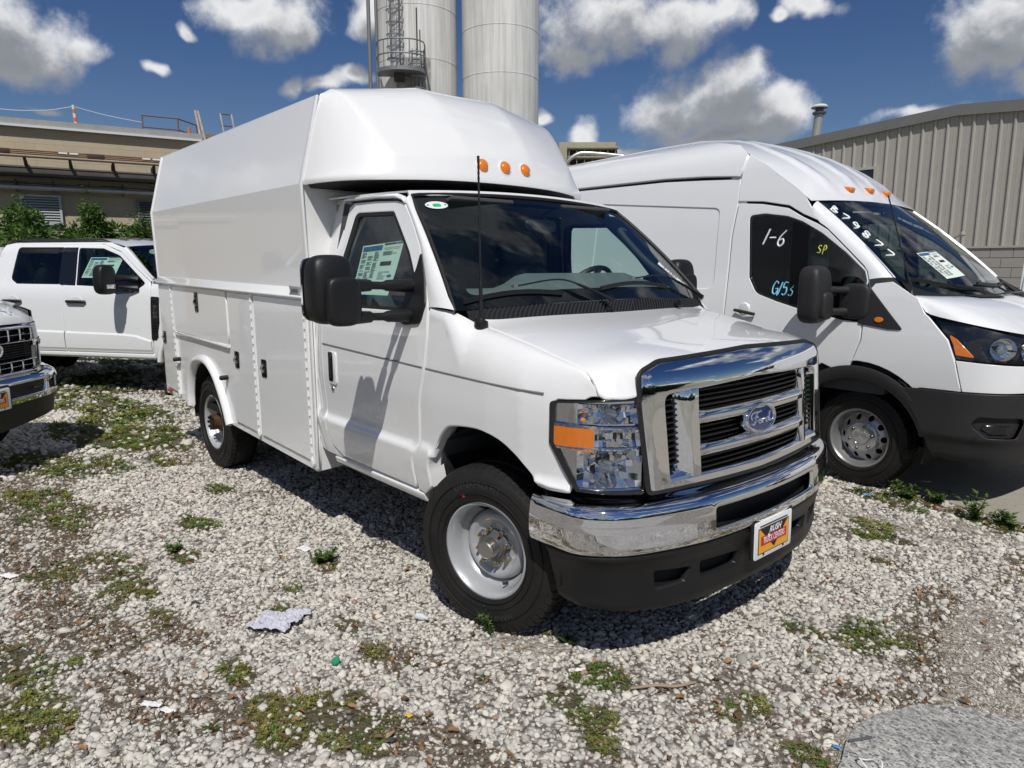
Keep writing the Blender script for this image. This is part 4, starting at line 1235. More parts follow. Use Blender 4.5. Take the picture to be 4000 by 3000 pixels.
def bar(name, z0, z1, y0, y1, dep=.02, m=CHROME):
    mb = MB(); rings = []
    for y in np.linspace(y0, y1, 15):
        x = float(gx(y, (z0+z1)/2)) - .008
        rings.append([(x - .05, y, z1 + .006), (x - .012, y, z1), (x + dep*.55, y, z1 - .016), (x + dep*.7, y, z1 - .024), (x + dep*.6, y, z0), (x - .05, y, z0 + .002)])
    mb.loft(rings); return mb.build(name, m, grille, bevel=.0025)
bar('grille_bar', 1.010, 1.058, -.425, .425)
bar('grille_bar', .878, .926, -.425, .425)
for sgn in (-1, 1):
    mb = MB(); rings = []
    for z in np.linspace(.80, 1.155, 8):
        ys = (.415, .425, .47, .505, .52)
        xs = (-.045, .002, -.002, -.03, -.06)
        rings.append([(float(gx(y, z)) + dx, sgn*y, z) for y, dx in zip(ys, xs)] + [(float(gx(.46, z)) - .07, sgn*.46, z)])
    mb.loft(rings); mb.build('grille_post', CHROME, grille, bevel=.003)
    mb = MB(); mb.hexa([(float(gx(.52, .80)) - .05, sgn*.505, .80), (float(gx(.6, .80)) - .05, sgn*.60, .80), (float(gx(.6, .80)) + .004, sgn*.60, .80), (float(gx(.52, .80)) + .004, sgn*.43, .80),
                        (float(gx(.52, .80)) - .06, sgn*.505, .838), (float(gx(.6, .80)) - .06, sgn*.60, .838), (float(gx(.6, .80)) - .0, sgn*.60, .812), (float(gx(.52, .80)) - .0, sgn*.43, .812)]); mb.build('grille_ledge', CHROME, grille)
    for k in range(12):
        z = .86 + k * .0235
        mb = MB(); x0 = float(gx(.56, z)) - .045
        mb.bx(x0 - .03, x0 + .02, sgn*.515, sgn*(.598), z - .0022, z + .0022); mb.build('grille_fin', BLACK, grille)
rows_z = [z for z in np.arange(.815, 1.15, .0215)]
for z in rows_z:
    if any(a - .004 < z < b + .004 for a, b in ((.878, .926), (1.010, 1.058))):
        continue
    mb = MB(); mb.loft([[(float(gx(y, z)) - .062, y, z - .003), (float(gx(y, z)) - .035, y, z - .005), (float(gx(y, z)) - .035, y, z + .001), (float(gx(y, z)) - .062, y, z + .003)] for y in np.linspace(-.425, .425, 9)])
    mb.build('grille_slat', BLACK, grille)
mb = MB()
mb.loft([[(float(gx(y, 1)) - .085, y, .78), (float(gx(y, 1)) - .085, y, 1.18)] for y in np.linspace(-.66, .66, 15)], closed=False)
mb.build('radiator_screen', DARK, grille)
# badge
def badge(parent, fr, a, b, script=True):
    """oval badge; fr maps local (u,v,h)"""
    mb = MB(); ringp = []
    for k, (sc, h) in enumerate(((1.0, -.02), (1.0, .004), (.97, .010), (.90, .012), (.84, .008), (.82, .002))):
        ringp.append([fr(a*sc*math.cos(t) if k < 6 else 0, (b - a*(1-sc)*.62)*math.sin(t), h) for t in np.linspace(0, 2*PI, 48, endpoint=False)])
    mb.loft(ringp, True, False); bd = mb.build('badge', CHROME, parent, angle=60)
    mb = MB(); mb.add([fr(a*.83*math.cos(t), (b - a*.17*.62)*math.sin(t), .003) for t in np.linspace(0, 2*PI, 48, endpoint=False)], [tuple(range(48))]); mb.build('badge_field', FORDBLUE, bd)
    s = a / .127
    strokes = [
        [(-.072, -.004), (-.078, .012), (-.066, .024), (-.04, .027), (-.015, .026), (.002, .030)],
        [(-.028, .026), (-.038, .006), (-.048, -.018), (-.060, -.027), (-.072, -.022)],
        [(-.058, .003), (-.040, .006), (-.024, .004)],
        [(-.012, -.010), (-.020, -.018), (-.014, -.026), (-.004, -.022), (-.001, -.012), (-.008, -.006), (-.014, -.012), (.004, -.010), (.012, -.008)],
        [(.008, -.026), (.015, -.008), (.026, -.007), (.031, -.012)],
        [(.058, -.010), (.046, -.007), (.038, -.016), (.042, -.025), (.053, -.022), (.062, -.008), (.074, .020), (.066, -.018), (.072, -.024), (.082, -.018)]]
    mb = MB()
    for st in strokes:
        mb.tube([fr(p[0]*s*1.02, p[1]*s*.98 + .001*s, .0045) for p in spline(st, 5)], .0036*s, 6)
    mb.build('badge_script', mat('badge_silver', (.80, .80, .82), .2, .9), bd)
    return bd
bt = Vector((-.09, 0, 1)).normalized(); bn = Vector((1, 0, .09)).normalized()
badge(grille, lambda u, v, h: tuple(Vector((.772, 0, .978)) + Vector((0, 1, 0))*u + bt*v + bn*(h + .022) - Vector((.10, 0, 0))*u*u), .128, .066)

# ---- headlamps
class Plan:
    """plan-view curve with arc length and outward normals"""
    def __init__(s, pts, n=12):
        P = np.array(spline(pts, n)); d = np.linalg.norm(np.diff(P, axis=0), axis=1)
        s.t = np.concatenate([[0], np.cumsum(d)]); s.P = P; s.L = s.t[-1]
        T = np.gradient(P, s.t, axis=0); T /= np.linalg.norm(T, axis=1)[:, None]
        s.N = np.stack([-T[:, 1], T[:, 0]], 1)
    def at(s, t, off=0.0):
        t = np.asarray(t, float)
        x = np.interp(t, s.t, s.P[:, 0]); y = np.interp(t, s.t, s.P[:, 1])
        nx = np.interp(t, s.t, s.N[:, 0]); ny = np.interp(t, s.t, s.N[:, 1])
        return x + nx*off, y + ny*off
HP = Plan([(.430, .948), (.52, .913), (.60, .858), (.660, .79), (.702, .712), (.712, .686)])
HP.N *= 1 if HP.N[0] @ np.array([.3, 1]) > 0 else -1
for sgn in (-1, 1):
    def SH(off=0.0, sgn=sgn):
        def f(t, z):
            x, y = HP.at(t, off); return x + 0*z, sgn*y + 0*z, z + 0*t
        return f
    L = HP.L
    lo = roundpoly([(.005, 1.122, .02), (.004, .955, .02), (.118, .772, .02), (L - .008, .758, .015), (L - .004, 1.140, .015), (L*.6, 1.136, .05)], .02)
    lens_o = np.array(lo); lc = lens_o.mean(0)
    hl = panel('headlight', lo, SH(.004), LENS, truck, res=.03, thick=0, lip=0, out=(1, sgn, 0))
    bz = panel('lamp_bezel', lo, SH(.002), BLACKG, hl, holes=[[tuple(p) for p in (lens_o - lc)*np.array([.945, .945]) + lc + np.array([.010, .003])]], res=.03, thick=.03, lip=.003, out=(1, sgn, 0))
    # chrome bucket
    def bucket(name, t0, t1, z0, z1, depth, m=CHROME, nt=18, nz=12, facet=.0):
        A = []
        for i in range(nt + 1):
            r = []
            for j in range(nz + 1):
                u, v = i/nt, j/nz
                d = depth * (1 - (2*u - 1)**2) * (1 - (2*v - 1)**2) + .004
                d += facet * (((i*7 + j*11) % 5) / 2 - 1) * (1 if 0 < i < nt and 0 < j < nz else 0)
                x, y = HP.at(t0 + (t1 - t0)*u, -d)
                r.append((float(x), sgn*float(y), z0 + (z1 - z0)*v))
            A.append(r)
        return grid_obj(name, A, m, hl, angle=14 if facet else 40, out=(1, sgn, 0))
    panel('lamp_backing', [tuple(p) for p in (lens_o - lc)*.95 + lc], SH(-.014), mat('lamp_chrome_'[:-1], (.70, .71, .72), .08, 1.0), hl, holes=[[(a, c), (b, c), (b, d), (a, d)] for a, b, c, d in ((L*.30, L - .022, 1.042, 1.118), (L*.47, L - .03, .952, 1.026), (L*.30, L - .022, .792, .938))], res=.04, thick=0, lip=0, out=(1, sgn, 0))
    bucket('lamp_reflector', L*.30, L - .022, 1.042, 1.118, .060, nt=13, nz=4, facet=.010)
    bucket('lamp_reflector', L*.30, L - .022, .790, .938, .085, nt=11, nz=6, facet=.011)
    bucket('lamp_reflector', L*.47, L - .03, .952, 1.026, .040, nt=12, nz=3, facet=.008)
    am = panel('turn_lens', roundpoly([(.010, 1.026), (.012, .957), (.03, .942), (L*.46, .930), (L*.46, 1.022)], .004), SH(-.002), AMBER, hl, res=.02, thick=.01, lip=.001, out=(1, sgn, 0))
    for z, t0 in ((1.034, .02), (.944, .03), (.782, .13)):
        mb = MB(); mb.tube([(float(HP.at(t, -.008)[0]), sgn*float(HP.at(t, -.008)[1]), z - (.012*(t0 < .025)*t/L)) for t in np.linspace(t0, L - .02, 12)], .008, 8); mb.build('lamp_rib', CHROME, hl)
    for t_, z in ((L*.34, 1.095), (L*.35, 1.052)):
        mb = MB(); x, y = HP.at(t_, -.02); mb.lathe([(0, .012), (.008, .009), (.011, 0), (.011, -.01)], 12, frame_from((float(x), sgn*float(y), z), (0, 1, 0), (0, 0, 1), (1, 0, 0))); mb.build('side_bulb', AMBER, hl)
    for t_, z, r in ((L*.62, 1.078, .020), (L*.60, .866, .026)):
        mb = MB(); x, y = HP.at(t_, -.055); mb.lathe([(0, .04), (r*.7, .036), (r, .02), (r, -.02)], 14, frame_from((float(x), sgn*float(y), z), (0, 1, 0), (0, 0, 1), (1, 0, 0))); mb.build('lamp_bulb', mat('bulb_glass', (.5, .55, .6), .06, .9), hl)

# ---- front bumper
BP = Plan([(.33, -.965), (.44, -.967), (.570, -.958), (.655, -.912), (.733, -.820), (.790, -.685), (.838, -.52), (.860, -.40), (.879, -.2), (.886, 0), (.879, .2), (.860, .40), (.838, .52), (.790, .685), (.733, .820), (.655, .912), (.570, .958), (.44, .966), (.33, .965)])
if BP.N[len(BP.N)//2][0] < 0: BP.N = -BP.N
BM = BP.L / 2
_cs = np.array([0, .02, .06, .11, .155, .175, .19, .205, .225, .25, .30, .34])
_co = np.array([-.012, -.002, .004, .004, -.002, -.004, -.012, -.026, -.044, -.062, -.105, -.140])
_cz = np.array([.537, .548, .585, .635, .680, .702, .719, .729, .733, .735, .750, .768])
def SB(off=0.0):
    def f(t, s):
        x, y = BP.at(t, pchip(_cs, _co, s) + off); return x, y, pchip(_cs, _cz, s) + 0*np.asarray(t)
    return f
hole = roundpoly([(BM - .415, .060, .02), (BM + .415, .060, .02), (BM + .415, .152, .02), (BM - .415, .152, .02)], .02)
bump = panel('front_bumper', [(.01, 0), (BP.L - .01, 0), (BP.L - .01, .20), (BP.L - .20, .285), (.20, .285), (.01, .20)], SB(), CHROME, truck, holes=[hole], res=.03, thick=.02, lip=.006, out=(1, 0, 0.2), angle=60)
mb = MB(); mb.bx(.50, .80, -.52, .52, .50, .735); mb.build('bumper_opening', DARK, bump)
mb = MB(); mb.tube([tuple(np.array(SB(-.004)(t, .056)).ravel()) for t in np.linspace(BM - .40, BM + .40, 21)], .007, 8); mb.build('opening_trim', CHROME, bump)
# dark fill between bumper and lamps
mb = MB()
mb.loft([[(float(BP.at(t, -.085)[0]), float(BP.at(t, -.085)[1]), .738), (float(BP.at(t, -.16)[0]), float(BP.at(t, -.16)[1]), .772), (float(BP.at(t, -.30)[0]), float(BP.at(t, -.30)[1]), .775), (float(BP.at(t, -.30)[0]), float(BP.at(t, -.30)[1]), .60)] for t in np.linspace(.25, BP.L - .25, 21)])
mb.build('bumper_filler', BLACK, truck)
# valance
_vs = np.array([0, .03, .07, .09, .20, .235, .26, .275]); _vo = np.array([-.075, -.05, -.04, -.045, -.036, -.026, -.012, -.014]); _vz = np.array([.262, .275, .315, .330, .44, .50, .525, .536])
def SV(off=0.0):
    def f(t, s):
        t_ = np.asarray(t, float); x, y = BP.at(t_, pchip(_vs, _vo, s) + off)
        ends = np.clip((np.abs(t_ - BM) - .62)/.55, 0, 1)
        return x, y, pchip(_vs, _vz, s) + ends*.055*np.clip((.24 - s)/.24, 0, 1)
    return f
slots = [roundpoly([(BM + a, .205), (BM + b, .195), (BM + b2, .135), (BM + a2, .125)], .012) for a, b, a2, b2 in ((-.46, -.19, -.44, -.20), (-.70, -.50, -.68, -.53), (.19, .46, .20, .44), (.50, .70, .53, .68))]
val = panel('valance', [(.14, .04), (.30, 0), (BP.L - .30, 0), (BP.L - .14, .04), (BP.L - .09, .272), (.09, .272)], SV(), BLACK, truck, holes=slots, res=.04, thick=.03, lip=.005, out=(1, 0, 0), angle=50)
mb = MB(); mb.loft([[tuple(np.array(SV(-.05)(t, s)).ravel()) for s in (.10, .23)] for t in np.linspace(BM - .72, BM + .72, 19)], closed=False); mb.build('valance_backing', DARK, val)
# plate holder and dealer plate
def plate(parent, fr, sep=False):
    """fr(u,v,h): u across, v up, h towards the viewer"""
    mb = MB(); mb.prism(rrect(.352, .19, .03, 5), lambda a, b: fr(a, b, -.012), lambda a, b: fr(a, b, .0)); hol_ = mb.build('plate_holder', BLACK, parent, bevel=.003)
    mb = MB(); mb.prism(rrect(.318, .168, .014, 5, 0, -.006), lambda a, b: fr(a, b, .0005), lambda a, b: fr(a, b, .005)); pl = mb.build('dealer_plate', WPAPER, parent, bevel=.0015)
    def sheet(name, poly, m, h):
        q = MB(); q.add([fr(a, b, h) for a, b in poly], [tuple(range(len(poly)))]); return q.build(name, m, pl)
    sheet('plate_slot', [(-.118, .058), (.118, .058), (.118, .0515), (-.118, .0515)], INK, .0058)
    sheet('plate_edge', [(-.131, -.071), (.131, -.071), (.131, .0475), (-.131, .0475)], INK, .0058)
    sheet('plate_field', [(-.126, -.067), (.126, -.067), (.126, .0435), (-.126, .0435)], INKY, .0064)
    sheet('plate_triangle', [(-.118, .0435), (.118, .0435), (.004, -.060)], INK, .0070)
    sheet('plate_band', [(-.108, -.034), (.108, -.034), (.108, .008), (-.108, .008)], INKR, .0076)
    put_text('plate_lettering', 'TRUCK CENTERS', .038, CHALK, pl, lambda a, b, h: fr(a*.62, b*1.05 - .0135, .0083), 0, offset=.0004)
    put_text('plate_lettering', 'RUSH', .040, CHALK, pl, lambda a, b, h: fr(a*1.0 + .006, b*.95 + .0255, .0083), 0, shear=.35, offset=.0012)
    sheet('plate_road', [(-.052, .012), (-.045, .012), (-.036, -.004), (-.046, -.010), (-.054, .000)], CHALK, .0085)
    q = MB()
    for a, b in ((-.085, -.074), (.085, -.074)):
        q.lathe([(0, .004), (.004, .004), (.006, 0)], 8, Matrix.Translation(fr(a, b, .006)) @ frame_from((0, 0, 0), tuple(Vector(fr(1, 0, 0)) - Vector(fr(0, 0, 0))), tuple(Vector(fr(0, 1, 0)) - Vector(fr(0, 0, 0))), tuple(Vector(fr(0, 0, 1)) - Vector(fr(0, 0, 0)))))
    q.build('plate_bolt', INK, pl)
    return pl
plate(truck, lambda u, v, h: (.885 + h - .02*v, u, .474 + v))

# ---- wheels
def wheel(parent, c, sgn, steer=0.0, style='dish', R=.385, width=.245, rimr=.2225, lugs=8, name='wheel'):
    """tyre, rim and hub; sgn = side the outer face looks to"""
    ax = Vector((-math.sin(steer) * sgn * -1 * -1, 0, 0))
    outn = Vector((math.sin(steer) * (-sgn), math.cos(steer) * sgn, 0)).normalized()
    ex = Vector((math.cos(steer), math.sin(steer), 0)) * 1.0
    M = frame_from(c, ex, Vector((0, 0, 1)), outn)
    w = width / 2
    mb = MB()
    mb.lathe([(rimr - .012, w - .03), (rimr, w - .012), (rimr + .012, w - .006), (rimr + .05, w + .002), (R - .10, w + .004), (R - .055, w - .002), (R - .035, w - .008), (R - .030, w - .012), (R - .014, w - .018), (R - .004, w - .034), (R, w - .05), (R, w - .052),
              (R - .008, w - .056), (R - .008, w - .064), (R, w - .068), (R, .012), (R - .008, .008), (R - .008, -.008), (R, -.012), (R, -(w - .05)), (R - .014, -(w - .018)), (R - .05, -w), (rimr + .05, -w), (rimr, -(w - .012)), (rimr - .012, -(w - .03))], 72, M)
    nb = 58
    for k in range(nb):
        for side in (1, -1):
            a0 = 2*PI*(k + (.5 if side < 0 else 0))/nb; da = 2*PI/nb*.36
            def pt(r, a, h): return tuple(M @ Vector((r*math.cos(a), r*math.sin(a), h)))
            h0, h1, h2 = side*(w - .052), side*(w - .019), side*(w - .011)
            sk = .02 * side
            mb.add([pt(R - .002, a0 - da, h0), pt(R - .002, a0 + da, h0), pt(R - .012, a0 + da + sk, h1), pt(R - .012, a0 - da + sk, h1), pt(R + .004, a0 - da, h0), pt(R + .004, a0 + da, h0), pt(R - .006, a0 + da + sk, h1), pt(R - .006, a0 - da + sk, h1),
                    pt(R - .036, a0 - da + sk, h2 - .002*side), pt(R - .036, a0 + da + sk, h2 - .002*side), pt(R - .032, a0 - da*.9 + sk, h2 + .002*side), pt(R - .032, a0 + da*.9 + sk, h2 + .002*side)],
                   [(4, 5, 6, 7), (0, 1, 5, 4), (0, 4, 7, 3), (1, 2, 6, 5), (7, 6, 11, 10), (3, 7, 10, 8), (2, 9, 11, 6), (8, 10, 11, 9)])
    for k in range(72):
        a0 = 2*PI*k/72
        for h in (-.036, .036):
            def pt(r, a, h): return tuple(M @ Vector((r*math.cos(a), r*math.sin(a), h)))
            mb.add([pt(R + .003, a0 - .03, h - .022), pt(R + .003, a0 + .03, h - .022), pt(R + .003, a0 + .035, h + .022), pt(R + .003, a0 - .025, h + .022), pt(R - .006, a0 - .03, h - .022), pt(R - .006, a0 + .03, h - .022), pt(R - .006, a0 + .035, h + .022), pt(R - .006, a0 - .025, h + .022)],
                   [(0, 1, 2, 3), (0, 4, 5, 1), (1, 5, 6, 2), (2, 6, 7, 3), (3, 7, 4, 0)])
    ty = mb.build(name, RUBBER, parent, angle=32)
    mb = MB()
    for r0 in (R - .066, R - .118, rimr + .016):
        mb.lathe([(r0 - .0012, w + .001), (r0, w + .0058), (r0 + .0012, w + .001)], 64, M)
    mb.build('sidewall_rib', RUBBER, ty)
    if style == 'dish':
        mb = MB()
        mb.lathe([(rimr - .004, w - .026), (rimr, w - .018), (rimr + .001, w - .010), (rimr - .006, w - .008), (rimr - .012, w - .013), (rimr - .018, w - .028), (rimr - .025, w - .040), (rimr - .030, .045), (rimr - .034, .030), (rimr - .046, .018), (rimr - .052, .012), (rimr - .056, .002), (rimr - .056, -.06)], 72, M)
        rim = mb.build('rim', RIM, ty, angle=50)
        mb = MB()
        mb.lathe([(rimr - .057, -.01), (rimr - .060, .016), (rimr - .068, .034), (rimr - .082, .043), (rimr - .096, .040), (rimr - .106, .030), (rimr - .112, .026), (.062, .026), (.060, .020)], 64, M); mb.build('rim_disc', RIM, rim, angle=50)
        mb = MB()
        mb.lathe([(.078, .026), (.078, .034), (.070, .040), (.058, .042), (.056, .052), (.044, .055)], 40, M); mb.build('hub', mat('hub_cast_iron', (.15, .15, .155), .5, .5), rim)
        mb = MB()
        mb.lathe([(.044, .050), (.043, .085), (.041, .088), (.040, .105), (.034, .110), (0, .111)], 32, M); mb.build('hub_cap', STEEL, rim)
        for k in range(lugs):
            a = 2*PI*(k + .3)/lugs
            Ml = M @ Matrix.Translation((.083*math.cos(a), .083*math.sin(a), .026))
            mb = MB(); mb.lathe([(.019, -.002), (.019, .003), (.0125, .005), (.0125, .022), (.0085, .024)], 6, Ml); nut = mb.build('lug_nut', STEEL, rim, smooth=False)
            mb = MB(); mb.lathe([(.0072, .02), (.0072, .040), (.0055, .043), (0, .043)], 8, Ml); mb.build('wheel_stud', BRASS, rim)
        mb = MB(); Mv = M @ Matrix.Rotation(-1.15, 4, 'Z')
        mb.tube([tuple(Mv @ Vector(p)) for p in ((.176, 0, .035), (.172, 0, .062), (.160, .012, .075))], .006, 7); mb.build('valve_stem', SEAL, rim)
        mb = MB(); Mv = M @ Matrix.Rotation(2.15, 4, 'Z')
        mb.lathe([(rimr - .0165, w - .022), (rimr - .0215, w - .034)], 6, Mv, arc=(-.14, .14)); mb.build('balance_weight', STEEL, rim)
    else:
        mb = MB()
        mb.lathe([(rimr - .004, w - .026), (rimr, w - .018), (rimr + .001, w - .010), (rimr - .006, w - .008), (rimr - .012, w - .013), (rimr - .020, w - .03), (rimr - .026, .03), (rimr - .036, .02), (rimr - .040, -.05)], 72, M)
        rim = mb.build('rim', mat('rim_grey', (.30, .30, .30), .35, .6), ty, angle=50)
        # domed disc with ten hand holes: ring sectors between holes
        def dz(r): return float(pchip([.0, .050, .060, .105, .130, .150, .186], [.066, .066, .070, .064, .040, .028, .006], r))
        hr_, hrad = .1555, .0215
        outl = ellipse(.186, .186, 64); hls = [ellipse(hrad, hrad*1.12, 14, hr_*math.cos(2*PI*k/10), hr_*math.sin(2*PI*k/10)) for k in range(10)]
        def Sx(u, v):
            r = np.sqrt(np.asarray(u)**2 + np.asarray(v)**2); h = pchip([.0, .050, .060, .105, .130, .150, .186], [.062, .062, .070, .064, .040, .028, .006], r)
            q = np.array([M @ Vector((float(a), float(b), float(c_))) for a, b, c_ in zip(np.ravel(u), np.ravel(v), np.ravel(h))])
            return q[:, 0], q[:, 1], q[:, 2]
        panel('rim_disc', outl, Sx, ALU, rim, holes=hls, res=.018, thick=.012, lip=.002, out=tuple(outn), angle=50)
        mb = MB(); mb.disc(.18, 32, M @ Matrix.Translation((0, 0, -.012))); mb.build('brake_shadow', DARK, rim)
        mb = MB(); mb.lathe([(.050, .060), (.050, .067), (.046, .069), (0, .0685)], 32, M); cp = mb.build('hub_cap', ALU, rim)
        badge(cp, lambda u, v, h: tuple(M @ Vector((v*.35*0 + u*.2, v*.2, .067 + h*.12))), .128, .066)
        for k in range(lugs):
            a = 2*PI*(k + .25)/lugs
            Ml = M @ Matrix.Translation((.086*math.cos(a), .086*math.sin(a), .058))
            mb = MB(); mb.lathe([(.022, .002), (.021, .009), (.015, .009), (.012, .004)], 20, Ml); mb.build('lug_socket', ALU, rim)
            mb = MB(); mb.lathe([(.012, 0), (.0115, .016), (.006, .022), (0, .022)], 10, Ml); mb.build('lug_nut', mat('nut_dark', (.12, .12, .12), .3, .9), rim)
    return ty, M

STEER = .235
ty, MF = wheel(truck, (0, -.835, .378), -1, STEER)
def ring_text(s, r, a0, size, M, h, flip=False):
    def fn(x, y, z):
        a = a0 - x / r
        return M @ Vector(((r + y) * math.cos(a), (r + y) * math.sin(a), h + z))
    return fn
# lettering moulded into the tyre wall (runs clockwise when seen from outside)
put_text('sidewall_lettering', 'DYNAPRO HT', .042, mat('rubber_lettering', (.034, .033, .033), .6), ty, ring_text('', .305, PI/2 + .12, .04, MF @ Matrix.Scale(-1, 4, (1, 0, 0)) if False else MF, .124), .0015)
put_text('sidewall_lettering', 'HANKOOK', .042, mat('rubber_lettering', (.034, .033, .033), .6), ty, ring_text('', .305, -PI/2 + .2, .04, MF, .124), .0015)
mb = MB(); Md = MF @ Matrix.Rotation(2.0, 4, 'Z') @ Matrix.Translation((.262, 0, .1245)); mb.disc(.008, 12, Md); mb.build('tyre_paint_dot', INKR, ty)
wheel(truck, (0, .835, .378), 1, STEER)
for sgn in (-1, 1):
    tr_, MR = wheel(truck, (-3.505, sgn*.828, .378), sgn, 0)
    mb = MB()
    mb.lathe([(.072, .03), (.072, .075), (.062, .085), (.062, .125), (.052, .13), (0, .13)], 24, MR)
    mb.build('axle_hub', mat('rusty_hub', (.035, .025, .02), .6, .4, var=(30, .9, (.20, .075, .025))), tr_)
    for k in range(8):
        a = 2*PI*k/8
        q = MB(); q.lathe([(.012, 0), (.012, .02), (0, .02)], 6, MR @ Matrix.Translation((.05*math.cos(a), .05*math.sin(a), .125))); q.build('axle_bolt', mat('black_steel', (.02, .02, .02), .4, .5), tr_, smooth=False)

# ---- chassis and wheel housings
mb = MB()
for y in (-.42, .42): mb.bx(-4.6, .55, y - .04, y + .04, .48, .64)
mb.tube([(-3.505, -.75, .378), (-3.505, .75, .378)], .07, 10); mb.tube([(0, -.7, .34), (0, .7, .34)], .06, 8)
mb.lathe([(0, -.18), (.12, -.16), (.17, 0), (.12, .16), (0, .18)], 14, frame_from((-3.505, 0, .378), (0, 1, 0), (0, 0, 1), (1, 0, 0)))
mb.bx(-2.9, -1.6, -.30, .32, .38, .58); mb.bx(-.3, .5, -.35, .35, .40, .70)
mb.build('chassis', mat('chassis_black', (.012, .012, .012), .7), truck)
for sgn in (-1, 1):
    for xc, r, y0, y1, zc_ in ((0.02, .47, .60, .93, .46), (-3.43, .44, .52, .975, .46)):
        q = MB(); q.lathe([(r, sgn*y1), (r, sgn*y0), (.05, sgn*y0)], 28, frame_from((xc, 0, zc_), (1, 0, 0), (0, 0, 1), (0, 1, 0)), arc=(-.2, PI + .2)); q.build('wheel_housing', mat('liner_black', (.012, .012, .0125), .75), truck)
mb = MB(); mb.bx(-.42, .0, -.92, .92, .56, .60); mb.bx(-1.45, -.4, -.90, .90, .55, .62); mb.build('underfloor', DARK, truck)
mb = MB(); mb.bx(-.35, -.30, -.90, .90, .6, 1.36); mb.bx(-.30, .60, -.50, .50, .66, 1.15); mb.build('engine_bay', DARK, truck)
mb = MB(); mb.tube([(-3.0, -.55, .50), (-3.6, -.62, .46), (-4.0, -.68, .36), (-4.13, -.80, .345)], .038, 14, caps=False)
ex_ = mb.build('exhaust_pipe', mat('black_steel', (.02, .02, .02), .4, .5), truck)
mb = MB(); mb.tube([(-4.05, -.73, .352), (-4.13, -.80, .345), (-4.16, -.855, .340)], [.041, .042, .042], 16, caps=False); mb.build('exhaust_tip', STEEL, ex_)

